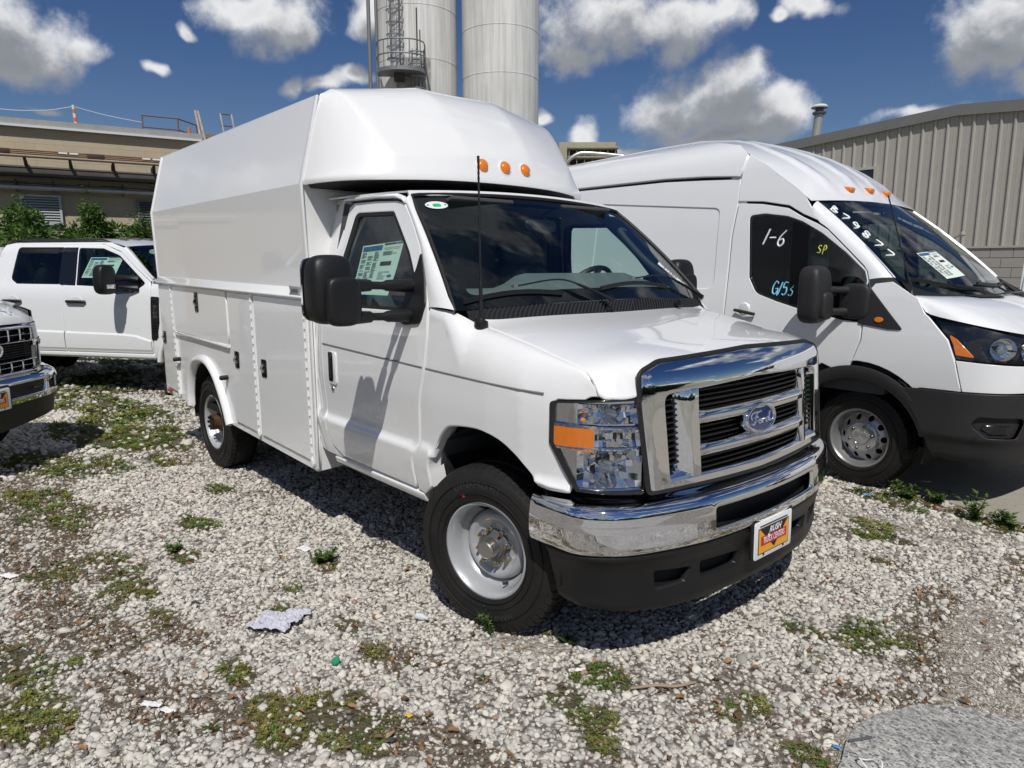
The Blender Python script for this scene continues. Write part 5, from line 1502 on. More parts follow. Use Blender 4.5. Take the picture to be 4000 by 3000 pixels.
# =================================================================== service body on the truck
XF, XR = -1.51, -4.535
def lowz(x): return .412 + (.492 - .412) * (XF - x) / 3.0
def railz(x): return 1.458 + .038 * (XF - x) / 3.0
WALL = WHITE_BODY
BARCH = [(-3.835, .484), (-3.825, .60), (-3.775, .735), (-3.68, .832), (-3.52, .872), (-3.37, .858), (-3.23, .79), (-3.12, .69), (-3.035, .58), (-2.985, .464)]
for sgn in (-1, 1):
    def Sp(off=0.0, sgn=sgn):
        return lambda x, z: (x + 0*z, sgn * (.992 + off) + 0*x, z + 0*x)
    outl = [(XF, lowz(XF)), (XF, railz(XF) + .02), (XR, railz(XR) + .02), (XR, lowz(XR))] + [(x, z) for x, z in spline(BARCH, 4)]
    side = panel('body_side', outl, Sp(), WALL, truck, res=.12, lip=.003, thick=.02, out=(0, sgn, 0))
    doors_ = [
        [(-4.165, .548), (-4.515, .558), (-4.535, 1.475), (-4.205, 1.47)],
        [(-4.125, 1.095), (-2.862, 1.068), (-2.872, 1.462), (-4.155, 1.474)],
        [(-2.80, .515), (-2.395, .502), (-2.408, 1.448), (-2.835, 1.456)],
        [(-2.325, .498), (-1.572, .474), (-1.600, 1.438), (-2.345, 1.448)]]
    handles = [(-4.462, 1.014, .105), (-3.518, 1.36, .15), (-2.703, .98, .115), (-2.217, .969, .115)]
    for k, (d, h) in enumerate(zip(doors_, handles)):
        dr = panel('compartment_door', d, Sp(.0135), WALL, side, res=.12, lip=.003, thick=.012, out=(0, sgn, 0))
        y = .992 + .0135
        q = MB(); q.prism(rrect(.082, h[2] + .005, .014, 4, h[0], h[1]), lambda a, b: (a, sgn*(y - .002), b), lambda a, b: (a, sgn*(y + .006), b)); hd = q.build('latch', BLACKG, dr, bevel=.002)
        q = MB(); q.prism(rrect(.046, h[2] - .04, .008, 3, h[0], h[1]), lambda a, b: (a, sgn*(y + .005), b), lambda a, b: (a, sgn*(y + .0075), b)); q.build('latch_recess', DARK, hd)
        q = MB(); q.tube([(h[0] + .004, sgn*(y + .008), h[1] - h[2]*.22), (h[0] - .006, sgn*(y + .020), h[1]), (h[0] + .004, sgn*(y + .008), h[1] + h[2]*.22)], .008, 7, flat=1.3); q.build('latch_paddle', CHROME, hd)
    # piano hinges
    for (xt, zt_), (xb, zb) in (((-4.182, 1.478), (-4.140, .535)), ((-2.386, 1.452), (-2.366, .492)), ((-1.575, 1.440), (-1.545, .458))):
        hg = MB(); hg.hexa([(xb - .016, sgn*.99, zb), (xb + .016, sgn*.99, zb), (xb + .016, sgn*1.0085, zb), (xb - .016, sgn*1.0085, zb), (xt - .016, sgn*.99, zt_), (xt + .016, sgn*.99, zt_), (xt + .016, sgn*1.0085, zt_), (xt - .016, sgn*1.0085, zt_)]); hh = hg.build('hinge', WALL, side)
        kn = MB(); n = 17
        for i in range(n):
            t0, t1 = (i + .12)/n, (i + .72)/n
            a = Vector((xb + (xt-xb)*t0, sgn*1.011, zb + (zt_-zb)*t0)); b = Vector((xb + (xt-xb)*t1, sgn*1.011, zb + (zt_-zb)*t1))
            kn.tube([a, b], .005, 6)
        kn.build('hinge_knuckles', WALL, hh)['kind'] = 'stuff'
        q = MB(); q.bx(xb - .014, xb + .014, sgn*1.0, sgn*1.018, zb - .012, zb + .03); q.build('hinge_end', WALL, hh, bevel=.002)
    q = MB(); q.bx(-4.13, -2.855, sgn*.99, sgn*1.014, 1.062, 1.072)
    q.hexa([(-4.13, sgn*.99, 1.076), (-2.855, sgn*.99, 1.050), (-2.855, sgn*1.016, 1.050), (-4.13, sgn*1.016, 1.076), (-4.13, sgn*.99, 1.090), (-2.855, sgn*.99, 1.064), (-2.855, sgn*1.016, 1.064), (-4.13, sgn*1.016, 1.090)])
    q.build('door_hinge_rail', WALL, side, bevel=.002)
    # flare round the rear wheel
    rings = []
    fp = spline([(-3.855, .48), (-3.845, .60), (-3.79, .755), (-3.69, .862), (-3.52, .905), (-3.355, .892), (-3.205, .815), (-3.092, .70), (-3.005, .58), (-2.945, .46)], 5)
    for i, (x, z) in enumerate(fp):
        a = np.array(fp[max(0, i-1)]); b = np.array(fp[min(len(fp)-1, i+1)]); t = (b - a)/np.linalg.norm(b - a); nn = np.array([t[1], -t[0]])
        cs = [(.036, -.01), (.034, .014), (.018, .036), (0, .044), (-.018, .036), (-.032, .016), (-.034, -.01)]
        rings.append([(x + nn[0]*w*1.0, sgn*(.992 + h), z + nn[1]*w) for w, h in cs])
    q = MB(); q.loft(rings); q.build('wheel_flare', WHITE, side, angle=60)
    for px, pz in ((-4.093, .848), (-2.955, .82)):
        q = MB(); q.lathe([(.018, 0), (.018, .05), (.014, .058), (0, .058)], 12, frame_from((px, sgn*.995, pz), (1, 0, 0), (0, 0, 1), (0, sgn, 0))); q.build('bumper_stop', BLACK, side)
    q = MB(); q.bx(-4.50, -4.405, sgn*.995, sgn*1.009, .512, .540); q.build('reflector', REDL, side, bevel=.002)
    # drip rail
    q = MB()
    q.loft([[(x, sgn*.985, railz(x) + dz + .052), (x, sgn*1.004, railz(x) + dz + .052), (x, sgn*1.022, railz(x) + dz + .014), (x, sgn*1.032, railz(x) + dz + .004), (x, sgn*1.032, railz(x) + dz - .004), (x, sgn*.985, railz(x) + dz)] for x, dz in ((XF + .005, 0), (-3.0, .002), (XR - .005, .006))])
    q.build('drip_rail', WALL, truck, bevel=.002)
    # upper skin: vertical band then leaning band
    n = 14; A = []
    for x in np.linspace(XF - .012, XR, 26):
        A.append([(x, sgn*.996, railz(x) + .045), (x, sgn*1.0, 1.56), (x, sgn*1.013, 2.100 + .004*(XF - x)), (x, sgn*.892, 2.585), (x, sgn*.88, 2.600), (x, sgn*.5, 2.63), (x, 0, 2.64)])
    grid_obj('upper_skin', A, WALL, truck, out=(0, sgn, .3), angle=7)
    q = MB(); q.loft([[(XF - .016, sgn*(y - .002), z), (XF + .016, sgn*(y - .002), z), (XF + .016, sgn*(y + .010), z), (XF - .016, sgn*(y + .010), z)] for y, z in ((.992, .43), (.996, 1.50), (1.005, 1.8), (1.013, 2.10), (.954, 2.335), (.892, 2.588))]); q.build('corner_seam', WALL, truck, bevel=.003)
    q = MB(); q.loft([[(XR - .022, sgn*(y - .03), z), (XR + .006, sgn*(y - .03), z), (XR + .006, sgn*(y + .008), z), (XR - .022, sgn*(y + .008), z)] for y, z in ((.992, lowz(XR)), (.996, 1.50), (1.005, 1.8), (1.013, 2.108), (.954, 2.34), (.892, 2.592))]); q.build('corner_post', WALL, truck, bevel=.004)
    q = MB(); q.bx(-4.66, -4.56, sgn*.86, sgn*.995, .46, .56); q.build('rear_step', BLACK, truck, bevel=.006)
# front and rear walls
q = MB(); q.prism([(-.992, .412), (-.70, .425), (-.70, .56), (.70, .56), (.70, .425), (.992, .412), (.996, 1.5), (1.011, 2.10), (.885, 2.58), (-.885, 2.58), (-1.011, 2.10), (-.996, 1.5)], lambda y, z: (XF - .004, y, z), lambda y, z: (XF - .03, y, z)); q.build('front_wall', WALL, truck)
q = MB(); q.prism([(-.985, .49), (.985, .49), (1.005, 2.10), (.885, 2.59), (-.885, 2.59), (-1.005, 2.10)], lambda y, z: (XR - .005, y, z), lambda y, z: (XR + .03, y, z)); rw = q.build('rear_wall', WALL, truck)
for s in (-1, 1):
    q = MB(); q.prism(rrect(.80, 1.55, .03, 4, s*.42, 1.40), lambda y, z: (XR - .006, y, z), lambda y, z: (XR - .022, y, z)); q.build('rear_door', WALL, rw, bevel=.004)
q = MB(); q.bx(XR, XF - .03, -.93, .93, .47, .52); q.build('body_floor', DARK, truck)
q = MB(); q.lathe([(0, .016), (.010, .014), (.016, .006), (.019, 0)], 16, frame_from((XF + .020, -.955, 1.008), (0, 1, 0), (0, 0, 1), (1, 0, 0))); q.build('clearance_lamp', mat('smoked_amber', (.20, .06, .015), .15, coat=1.0), truck)
q = MB(); q.prism(roundpoly([(-1.72, 1.468), (-1.56, 1.462), (-1.575, 1.49), (-1.56, 1.518), (-1.72, 1.524), (-1.705, 1.495)], .006), lambda x, z: (x, -1.012, z), lambda x, z: (x, -1.027, z)); bd = q.build('body_badge', mat('badge_grey', (.42, .42, .42), .35, .4), truck, bevel=.001)
put_text('badge_lettering', 'IMPER', .036, mat('badge_ink', (.10, .10, .10), .5), bd, lambda a, b, h: (-1.64 + a, -1.0285 - h, 1.493 + b), .0006)

# ---- moulded nose cap over the cab
def cap_row(pts): return pts
lipc = [(XF + .01, 1.008, 2.088), (-1.30, .985, 2.088), (-1.13, .895, 2.092), (-1.02, .74, 2.097), (-.945, .47, 2.110), (-.915, .24, 2.114), (-.905, 0, 2.115)]
rows = {}
rows[0] = [(x - .045, y - .02, z + .012) for x, y, z in lipc]
rows[1] = [(x, y, z) for x, y, z in lipc]
rows[2] = [(x + .004, y + .004, z + .03) for x, y, z in lipc]
rows[3] = [(XF + .01, 1.008, 2.125), (-1.32, .972, 2.14), (-1.165, .88, 2.165), (-1.045, .715, 2.222), (-.985, .45, 2.245), (-.950, .24, 2.262), (-.942, 0, 2.266)]
rows[4] = [(XF + .01, .985, 2.22), (-1.36, .945, 2.24), (-1.24, .870, 2.28), (-1.155, .735, 2.36), (-1.075, .44, 2.395), (-1.05, .25, 2.41), (-1.045, 0, 2.415)]
rows[5] = [(XF + .01, .945, 2.38), (-1.42, .915, 2.40), (-1.34, .86, 2.43), (-1.275, .765, 2.495), (-1.215, .42, 2.555), (-1.20, .26, 2.572), (-1.195, 0, 2.572)]
rows[6] = [(XF + .01, .90, 2.55), (-1.47, .885, 2.560), (-1.44, .86, 2.58), (-1.405, .805, 2.61), (-1.385, .40, 2.690), (-1.38, .28, 2.712), (-1.375, 0, 2.705)]
rows[7] = [(XF + .00, .875, 2.60), (XF + .0, .865, 2.605), (XF + .0, .845, 2.615), (XF, .81, 2.640), (XF - .01, .38, 2.705), (XF - .01, .28, 2.722), (XF - .01, 0, 2.716)]
rows[8] = [(XF - .05, .86, 2.59), (XF - .05, .85, 2.595), (XF - .05, .83, 2.605), (XF - .05, .80, 2.62), (XF - .06, .38, 2.65), (XF - .06, .28, 2.66), (XF - .06, 0, 2.66)]
R_ = 9; Cc = 7
verts = []; W2 = 2*Cc - 1
for r in range(R_):
    right = [(x, -y, z) for x, y, z in rows[r]]
    left = [(x, y, z) for x, y, z in rows[r][:-1]][::-1]
    verts += right + left
faces = [(r*W2 + c, r*W2 + c + 1, (r+1)*W2 + c + 1, (r+1)*W2 + c) for r in range(R_ - 1) for c in range(W2 - 1)]
cr = {}
for r in range(R_ - 1):
    for c in (3, W2 - 4):
        if r >= 3: cr[(r*W2 + c, (r+1)*W2 + c)] = .9
    for c in (5, W2 - 6):
        if r >= 3: cr[(r*W2 + c, (r+1)*W2 + c)] = .75
for c in range(W2 - 1):
    cr[(W2 + c, W2 + c + 1)] = .5
    cr[(3*W2 + c, 3*W2 + c + 1)] = .85 if 3 <= c <= W2 - 5 else .2
    cr[(7*W2 + c, 7*W2 + c + 1)] = .7
cap = subsurf_mesh('nose_cap', verts, faces, WHITE, truck, 3, cr, 70)
q = MB(); q.loft([[(x - .05, y*s_ - .03*s_ if y else 0, z + .01) for (x, y, z), s_ in [(p, -1) for p in lipc] + [(p, 1) for p in lipc[::-1][1:]]], [(XF - .02, y*s_*.95, 2.075) for (x, y, z), s_ in [(p, -1) for p in lipc] + [(p, 1) for p in lipc[::-1][1:]]]], closed=False)
q.build('cap_underside', mat('cap_underside_grey', (.03, .03, .03), .8), cap)
for y in (-.165, 0, .165):
    x0 = float(np.interp(abs(y), [0, .24], [-.925, -.935])) + .004
    Ml = frame_from((x0 - .006, y, 2.212 - .03*y*y), (0, 1, 0), (-.24, 0, .97), (.97, 0, .24))
    q = MB(); q.lathe([(.050, -.004), (.049, .003), (.040, .006), (.037, .003)], 28, Ml); lb = q.build('marker_lamp', WHITE, cap)
    q = MB(); q.lathe([(.037, .001), (.036, .008), (.028, .018), (.012, .023), (0, .023)], 28, Ml); q.build('marker_lens', AMBER, lb)

# =================================================================== high-roof panel van
VAN_POS, VAN_YAW = (.28, 3.43, 0.018), -.08
van = empty('panel_van', VAN_POS, VAN_YAW, 'white high-roof panel van with chalk numbers on its glass, parked beside the service truck', 'van', 'white high-roof panel vans')
_VZ = [.30, .40, .45, .60, .80, .95, 1.10, 1.25, 1.40, 1.55, 1.80, 2.0, 2.15, 2.35, 2.45, 2.56, 2.66, 2.74, 2.80, 2.84]
_VY = [.93, .97, .99, 1.01, 1.025, 1.03, 1.026, 1.012, .991, .965, .93, .90, .872, .83, .805, .76, .68, .56, .36, .0]
def van_y(z): return pchip(_VZ, _VY, z)
def VS(sgn, off=0.0):
    def f(x, z):
        x, z = np.broadcast_arrays(np.asarray(x, float), np.asarray(z, float))
        return x, sgn*(van_y(z) + off), z
    return f
VWHITE = mat('white_van_paint', (.79, .80, .80), .30, coat=1.0)
VCLAD = mat('van_cladding', (.022, .022, .023), .55, spec=.4, bump=(700, .12, .001))
VROOFC = ([-5.0, -4.6, -2.6, -2.1, -1.59, -1.38, -1.2, -.99, -.80, -.62, -.523, -.46], [2.74, 2.80, 2.85, 2.845, 2.77, 2.709, 2.651, 2.57, 2.467, 2.341, 2.235, 2.15])
def vws_S(a, b):
    a, b = np.broadcast_arrays(np.asarray(a, float), np.asarray(b, float))
    W = .925 + (.80 - .925)*b; bl = .025*4*b*(1 - b)
    x = .44 - .90*b - (.16 - .09*b)*a*a + bl*.6
    z = 1.395 + .755*b + (.018 - .05*b)*a*a*1.0 + bl*.8
    return x, a*W, z
for sgn in (-1, 1):
    # rear body side with stamped recess
    rec = roundpoly([(-2.9, 1.43, .06), (-1.334, 1.43, .07), (-1.378, 2.12, .07), (-2.9, 2.26, .06)], .06)
    ARR = [(-3.75 + .48*math.cos(t), .36 + .48*math.sin(t)) for t in np.linspace(PI, 0, 13)]
    ol = [(-4.95, .42)] + ARR + [(-1.205, .42), (-1.195, .9), (-1.195, 1.32), (-1.222, 1.87), (-1.205, 2.15), (-1.218, 2.355), (-2.05, 2.405), (-4.93, 2.45)]
    sd = panel('body_side', ol, VS(sgn), VWHITE, van, holes=[rec], res=.07, lip=.006, thick=.012, out=(0, sgn, 0))
    panel('side_recess', [tuple(p) for p in (np.array(rec) - np.array(rec).mean(0))*1.004 + np.array(rec).mean(0)], VS(sgn, -.011), VWHITE, sd, res=.08, lip=0, thick=0, out=(0, sgn, 0))
    # overhanging upper body side
    up = panel('roof_side', [(-4.95, 2.48), (-2.06, 2.435), (-1.60, 2.41), (-1.214, 2.375), (-1.19, 2.558), (-1.33, 2.66), (-1.6, 2.725), (-2.1, 2.79), (-4.90, 2.76)], VS(sgn, .022), VWHITE, van, res=.07, lip=.006, thick=.035, out=(0, sgn, .3))
    # front roof side ahead of the seam
    fr_ = panel('front_roof_side', [(-1.198, 2.168), (-1.208, 2.37), (-1.182, 2.556), (-1.0, 2.452), (-.857, 2.356), (-.70, 2.25), (-.585, 2.165), (-.52, 2.07), (-.452, 1.972), (-.575, 2.024), (-.714, 2.101), (-.958, 2.149)], VS(sgn, .004), VWHITE, van, res=.05, lip=.004, thick=.015, out=(0, sgn, .3))
    panel('roof_seam_backing', [(-1.32, 2.13), (-1.32, 2.45), (-1.12, 2.45), (-1.12, 2.12)], VS(sgn, -.012), VWHITE, van, res=.08, lip=0, thick=0, out=(0, sgn, 0))
    # roof half: from the side edge up to the crown
    A = []
    xs = [-4.9, -4.2, -3.4, -2.6, -2.1, -1.8, -1.59, -1.38, -1.2, -1.0, -.857, -.70, -.585, -.53]
    ez_ = np.interp(xs, [-4.9, -2.6, -2.1, -1.6, -1.33, -1.19, -1.0, -.857, -.70, -.53], [2.755, 2.785, 2.785, 2.722, 2.657, 2.556, 2.452, 2.356, 2.25, 2.122])
    for x, z in zip(xs, ez_):
        ye = float(van_y(z)) + (.022 if x < -1.25 else .004); fw0 = .07*np.clip((x + 1.3)/.75, 0, 1); zt = float(np.interp(x + fw0, *[np.array(v) for v in VROOFC]))
        r = []
        for t in np.linspace(0, 1, 41):
            y = ye*(1 - t); fwd = fw0*(1 - (y/max(ye, .01))**2)
            zz = z + (zt - z)*(1 - (1 - t)**2.0)
            rib = .016*max(0, math.cos(t*PI*5.0))**1.5 if x < -.68 and t > .12 else 0
            r.append((x + fwd, sgn*y, float(zz) + rib))
        A.append(r)
    grid_obj('roof', A, VWHITE, van, out=(0, 0, 1), angle=60)
    # pillar beside the windscreen
    B = np.array([(.012, 1.530), (-.013, 1.604), (-.18, 1.752), (-.356, 1.905), (-.446, 1.963), (-.515, 2.07)])
    rows = []
    for k, b in enumerate(np.linspace(0, 1, 14)):
        px, pz = np.interp(b, np.linspace(0, 1, 6), B[:, 0]), np.interp(b, np.linspace(0, 1, 6), B[:, 1])
        p = np.array([px, float(van_y(pz)) + .002, pz])
        bb = .16 + .84*b
        q = np.array([float(v) for v in vws_S(1.0, bb)]) + np.array([.008, .004, .006])
        m_ = (p + q)/2 + np.array([.015, .03, .012])
        rows.append([(p[0] - .01, sgn*(p[1] - .03), p[2])] + [tuple(np.array([1, sgn, 1])*((1-t)**2*p + 2*t*(1-t)*m_ + t*t*q)) for t in np.linspace(0, 1, 7)] + [(q[0] - .02, sgn*(q[1] - .02), q[2] - .015)])
    grid_obj('pillar', rows, VWHITE, van, out=(.3, sgn, 0))
    # front door
    dl = [(-.098, .84), (-.092, .812), (-.025, 1.012), (.004, 1.10), (.002, 1.525), (-.024, 1.597), (-.19, 1.745), (-.364, 1.896), (-.45, 1.945), (-.578, 2.002), (-.72, 2.079), (-.962, 2.127), (-1.19, 2.148), (-1.207, 1.87), (-1.181, 1.32), (-1.185, .42), (-.62, .42), (-.585, .52), (-.545, .64), (-.43, .79), (-.27, .90)]
    wv = roundpoly([(-.988, 1.53, .05), (-.90, 1.405, .12), (-.70, 1.345, .3), (-.445, 1.282, .2), (-.15, 1.232, .1), (.0, 1.222, .01), (-.006, 1.52, .01), (-.03, 1.585, .02), (-.19, 1.722, .3), (-.40, 1.872, .3), (-.575, 1.967, .2), (-.712, 2.016, .2), (-.92, 2.048, .1), (-1.066, 2.04, .035)], .03)
    dr = panel('door', dl, VS(sgn), VWHITE, van, holes=[wv], res=.045, lip=.005, thick=.025, out=(0, sgn, 0))
    w_ = np.array(wv); c_ = w_.mean(0)
    ins_ = [tuple(p) for p in (w_ - c_)*.955 + c_]
    panel('window_seal', wv, VS(sgn, -.004), BLACKG, dr, holes=[ins_], res=.05, lip=.002, thick=.01, out=(0, sgn, 0))
    panel('window_glass', ins_, VS(sgn, -.012), GLASS_D, dr, res=.08, lip=0, thick=0, out=(0, sgn, 0))
    q = MB(); q.hexa([(-.59, sgn*(float(van_y(1.30)) - .006), 1.315), (-.47, sgn*(float(van_y(1.30)) - .006), 1.285), (-.47, sgn*(float(van_y(1.30)) - .03), 1.285), (-.59, sgn*(float(van_y(1.30)) - .03), 1.315), (-.66, sgn*(float(van_y(1.95)) - .006), 1.975), (-.52, sgn*(float(van_y(1.93)) - .006), 1.925), (-.52, sgn*(float(van_y(1.93)) - .03), 1.925), (-.66, sgn*(float(van_y(1.95)) - .03), 1.975)])
    q.build('window_divider', FRIT, dr)
    q = MB(); q.tube([(-1.06, sgn*(float(van_y(1.25)) + .028), 1.262), (-.97, sgn*(float(van_y(1.25)) + .040), 1.252), (-.87, sgn*(float(van_y(1.24)) + .028), 1.236)], .017, 8, flat=.8); q.build('door_handle', VCLAD, dr)
    q = MB(); q.lathe([(.055, 0), (.045, .012), (.02, .014), (0, .014)], 20, frame_from((-.985, sgn*float(van_y(1.27)), 1.275), (1, 0, 0), (0, 0, 1), (0, sgn, 0))); q.build('handle_cup', VWHITE, dr)
    # fender
    fo = [(-.080, .815), (-.012, 1.012), (.016, 1.10), (.014, 1.44), (.06, 1.50), (.175, 1.515), (.30, 1.44), (.362, 1.405), (.42, 1.305), (.446, 1.286), (.582, 1.142), (.636, 1.016), (.692, .812), (.436, .806)] + [(.60*math.cos(t), .345 + .60*math.sin(t)) for t in np.linspace(.78, 1.69, 8)]
    fd = panel('fender', fo, VS(sgn), VWHITE, van, res=.045, lip=.004, thick=.02, out=(0, sgn, 0))
    # raised wheel-arch swell
    ring = []
    for t in np.linspace(.25, PI - .1, 26):
        ring.append([(r*math.cos(t), sgn*(float(van_y(np.array(min(.345 + r*math.sin(t), 1.2)))) + h), .345 + r*math.sin(t)) for r, h in ((.565, .001), (.562, .016), (.545, .022), (.50, .020), (.475, .010), (.47, -.02), (.475, -.06))])
    grid_obj('arch_trim', ring, VCLAD, van, angle=60, out=(0, sgn, 0))
    q = MB(); q.lathe([(.48, sgn*.96), (.48, sgn*.60), (.05, sgn*.60)], 28, frame_from((0, 0, .36), (1, 0, 0), (0, 0, 1), (0, 1, 0)), arc=(-.2, PI + .2)); q.lathe([(.47, sgn*.96), (.47, sgn*.60), (.05, sgn*.60)], 28, frame_from((-3.75, 0, .36), (1, 0, 0), (0, 0, 1), (0, 1, 0)), arc=(-.2, PI + .2)); q.build('wheel_housing', DARK, van)['kind'] = 'stuff'
    # black sail behind the pillar foot with the side lamp
    sl = panel('mirror_sail', roundpoly([(.010, 1.522, .01), (.035, 1.47, .05), (.298, 1.188, .012), (.20, 1.186, .05), (-.02, 1.214, .01)], .01), VS(sgn, .010), VCLAD, van, res=.03, lip=.005, thick=.02, out=(0, sgn, 0))
    panel('side_lamp', ellipse(.030, .019, 18, .128, 1.250), VS(sgn, .018), AMBER, sl, res=.02, lip=.003, thick=.008, out=(0, sgn, 0))
    # mirror with two arms
    my = 1.235
    mr = blob_box('mirror', (-.235, sgn*my, 1.418), (.17, .205, .38), VCLAD, van, 3, taper=lambda x, y, z: (x*1.05 - .02*(abs(z)/.19)**2, y*1.1, z*1.1))
    blob_box('mirror_shroud', (-.165, sgn*(my - .01), 1.34), (.08, .13, .20), VCLAD, mr, 3)
    for z in (1.455, 1.30):
        q = MB(); q.tube([(-.19, sgn*(my - .05), z), (-.15, sgn*1.09, z - .004), (-.10, sgn*.99, z - .006)], [.032, .026, .034], 10); q.build('mirror_arm', VCLAD, mr)
    blob_box('mirror_foot', (-.06, sgn*1.005, 1.37), (.22, .07, .26), VCLAD, mr, 3)
# nose in plan
VP = Plan([(.30, 1.03), (.50, 1.03), (.68, 1.018), (.84, .965), (.95, .86), (1.03, .66), (1.06, .35), (1.066, 0), (1.06, -.35), (1.03, -.66), (.95, -.86), (.84, -.965), (.68, -1.018), (.50, -1.03), (.30, -1.03)])
if VP.N[len(VP.N)//2][0] < 0: VP.N = -VP.N
def VN(off=0.0):
    def f(t, z):
        t, z = np.broadcast_arrays(np.asarray(t, float), np.asarray(z, float))
        o = pchip([.30, .36, .46, .52, .66, .82, .98, 1.15, 1.30], [-.10, -.06, -.035, -.004, -.004, 0, -.004, -.03, -.09], z)
        x, y = VP.at(t, o + off); return x, y, z
    return f
VL = VP.L; VM = VL/2
def both(pts): return pts + [(VL - a, b) for a, b in pts[::-1]]
cl = both([(.0, .33), (.22, .325), (.28, .33)]) if False else None
arcT = [(.505*math.cos(t) - .30, .345 + .505*math.sin(t)) for t in np.linspace(.35, 1.10, 6)]
fogs = [roundpoly([(s0 + sg*.46, .60, .04), (s0 + sg*.50, .655, .04), (s0 + sg*.80, .655, .04), (s0 + sg*.74, .52, .04), (s0 + sg*.56, .52, .04)], .03) for s0, sg in ((0, 1), (VL, -1))]
cd = panel('front_bumper', [(.235, .33)] + arcT + [(.10, .80), (.135, .803), (.40, .806), (VM, .83), (VL - .40, .806), (VL - .135, .803), (VL - .10, .80)] + [(VL - a, b) for a, b in arcT[::-1]] + [(VL - .235, .33), (VM, .31)], VN(.012), VCLAD, van, holes=fogs, res=.05, lip=.008, thick=.03, out=(1, 0, 0), angle=60)
for fpoly in fogs:
    fpn = np.array(fpoly); fc = fpn.mean(0)
    panel('fog_pocket', [tuple(p) for p in (fpn - fc)*1.02 + fc], VN(-.02), VCLAD, cd, res=.05, lip=0, thick=0, out=(1, 0, 0))
    panel('fog_insert', [tuple(p) for p in (fpn - fc)*np.array([.62, .45]) + fc + np.array([.0, -.015])], VN(-.010), BLACKG, cd, res=.05, lip=.006, thick=.015, out=(1, 0, 0))
panel('bumper_upper', both([(.399, .812), (.345, 1.012), (.60, .998), (.92, .985)]) [:0] + [(.399, .812), (.345, 1.012), (.60, .998), (.95, .985), (1.05, .88), (VL - 1.05, .88), (VL - .95, .985), (VL - .60, .998), (VL - .345, 1.012), (VL - .399, .812), (VM, .836)], VN(.004), VWHITE, van, res=.05, lip=.005, thick=.02, out=(1, 0, 0), angle=60)
panel('grille', [(1.06, .89), (.96, .99), (1.02, 1.14), (VL - 1.02, 1.14), (VL - .96, .99), (VL - 1.06, .89)], VN(-.01), BLACK, van, res=.06, lip=.005, thick=.02, out=(1, 0, 0))
for sg, s0 in ((1, 0), (-1, VL)):
    hpoly = roundpoly([(s0 + sg*.150, 1.286, .015), (s0 + sg*.288, 1.140, .05), (s0 + sg*.342, 1.020, .02), (s0 + sg*.60, 1.006, .05), (s0 + sg*.95, .995, .03), (s0 + sg*1.0, 1.12, .03), (s0 + sg*.72, 1.175, .1), (s0 + sg*.52, 1.215, .1), (s0 + sg*.33, 1.255, .1)], .03)
    hp_ = np.array(hpoly); hc = hp_.mean(0)
    hl = panel('headlight', hpoly, VN(.004), LENS, van, res=.04, lip=0, thick=0, out=(1, 0, 0))
    panel('lamp_housing', [tuple(p) for p in (hp_ - hc)*.985 + hc], VN(-.012), mat('lamp_black', (.010, .010, .011), .25, coat=.5), hl, holes=[ellipse(r, r, 20, s0 + sg*tt, zz) for tt, zz, r in ((.60, 1.098, .074), (.78, 1.088, .064))], res=.05, lip=0, thick=0, out=(1, 0, 0))
    panel('turn_lens', roundpoly([(s0 + sg*.272, 1.182), (s0 + sg*.33, 1.15), (s0 + sg*.455, 1.034), (s0 + sg*.338, 1.046), (s0 + sg*.315, 1.11)], .01), VN(-.004), AMBER, hl, res=.03, lip=.003, thick=.01, out=(1, 0, 0))
    for tt, zz, r in ((.60, 1.098, .076), (.78, 1.088, .066)):
        x, y = VP.at(s0 + sg*tt, -.022); nx = np.interp(s0 + sg*tt, VP.t, VP.N[:, 0]); ny = np.interp(s0 + sg*tt, VP.t, VP.N[:, 1])
        e1 = Vector((ny, -nx, 0)); Ml = frame_from((float(x), float(y), zz), tuple(e1), (0, 0, 1), (nx, ny, 0))
        q = MB(); q.lathe([(r, .012), (r*.96, -.002), (r*.8, -.022), (r*.4, -.034), (0, -.036)], 24, Ml); q.build('lamp_bowl', CHROME, hl, angle=25)
        q = MB(); q.lathe([(0, .012), (r*.35, .004), (r*.42, -.01)], 16, Ml); q.build('lamp_projector', mat('bulb_glass', (.5, .55, .6), .06, .9), hl)
# bonnet
A = []
edge = [(.34, .985, 1.412), (.40, .992, 1.345), (.45, .985, 1.302), (.63, .968, 1.262), (.80, .905, 1.225), (.93, .76, 1.19), (.99, .52, 1.165), (1.01, .26, 1.155), (1.012, 0, 1.15)]
edge = spline(edge, 3); full = [(x, -y, z) for x, y, z in edge] + [e for e in edge[::-1][1:]]
for (x, y, z) in full:
    a = np.clip(y/.985, -1, 1); xr, yr, zr = .30 + .135*(1 - a*a), a*.955, 1.418 - .02*(1 - a*a)
    r = []
    for t in np.linspace(0, 1, 9):
        b_ = .045*math.sin(PI*t**.8)*(1 - abs(a)**3)
        r.append((xr + (x - xr)*t, yr + (y - yr)*t, zr + (z - zr)*t**1.3 + b_ + (.006 if t < .95 else 0)))
    A.append(r)
bon = grid_obj('bonnet', A, VWHITE, van, out=(0, 0, 1), angle=50)
AB = np.array(A)
def bsurf(y, t, off):
    """point of the bonnet at lateral position y and run t"""
    i = np.interp(y, AB[:, 4, 1], np.arange(len(AB))); i0 = int(min(i, len(AB) - 2)); fi = i - i0; j = t*8; j0 = int(min(j, 7)); fj = j - j0
    p = (1-fi)*((1-fj)*AB[i0, j0] + fj*AB[i0, j0+1]) + fi*((1-fj)*AB[i0+1, j0] + fj*AB[i0+1, j0+1])
    return (float(p[0]), float(p[1]), float(p[2]) + off)
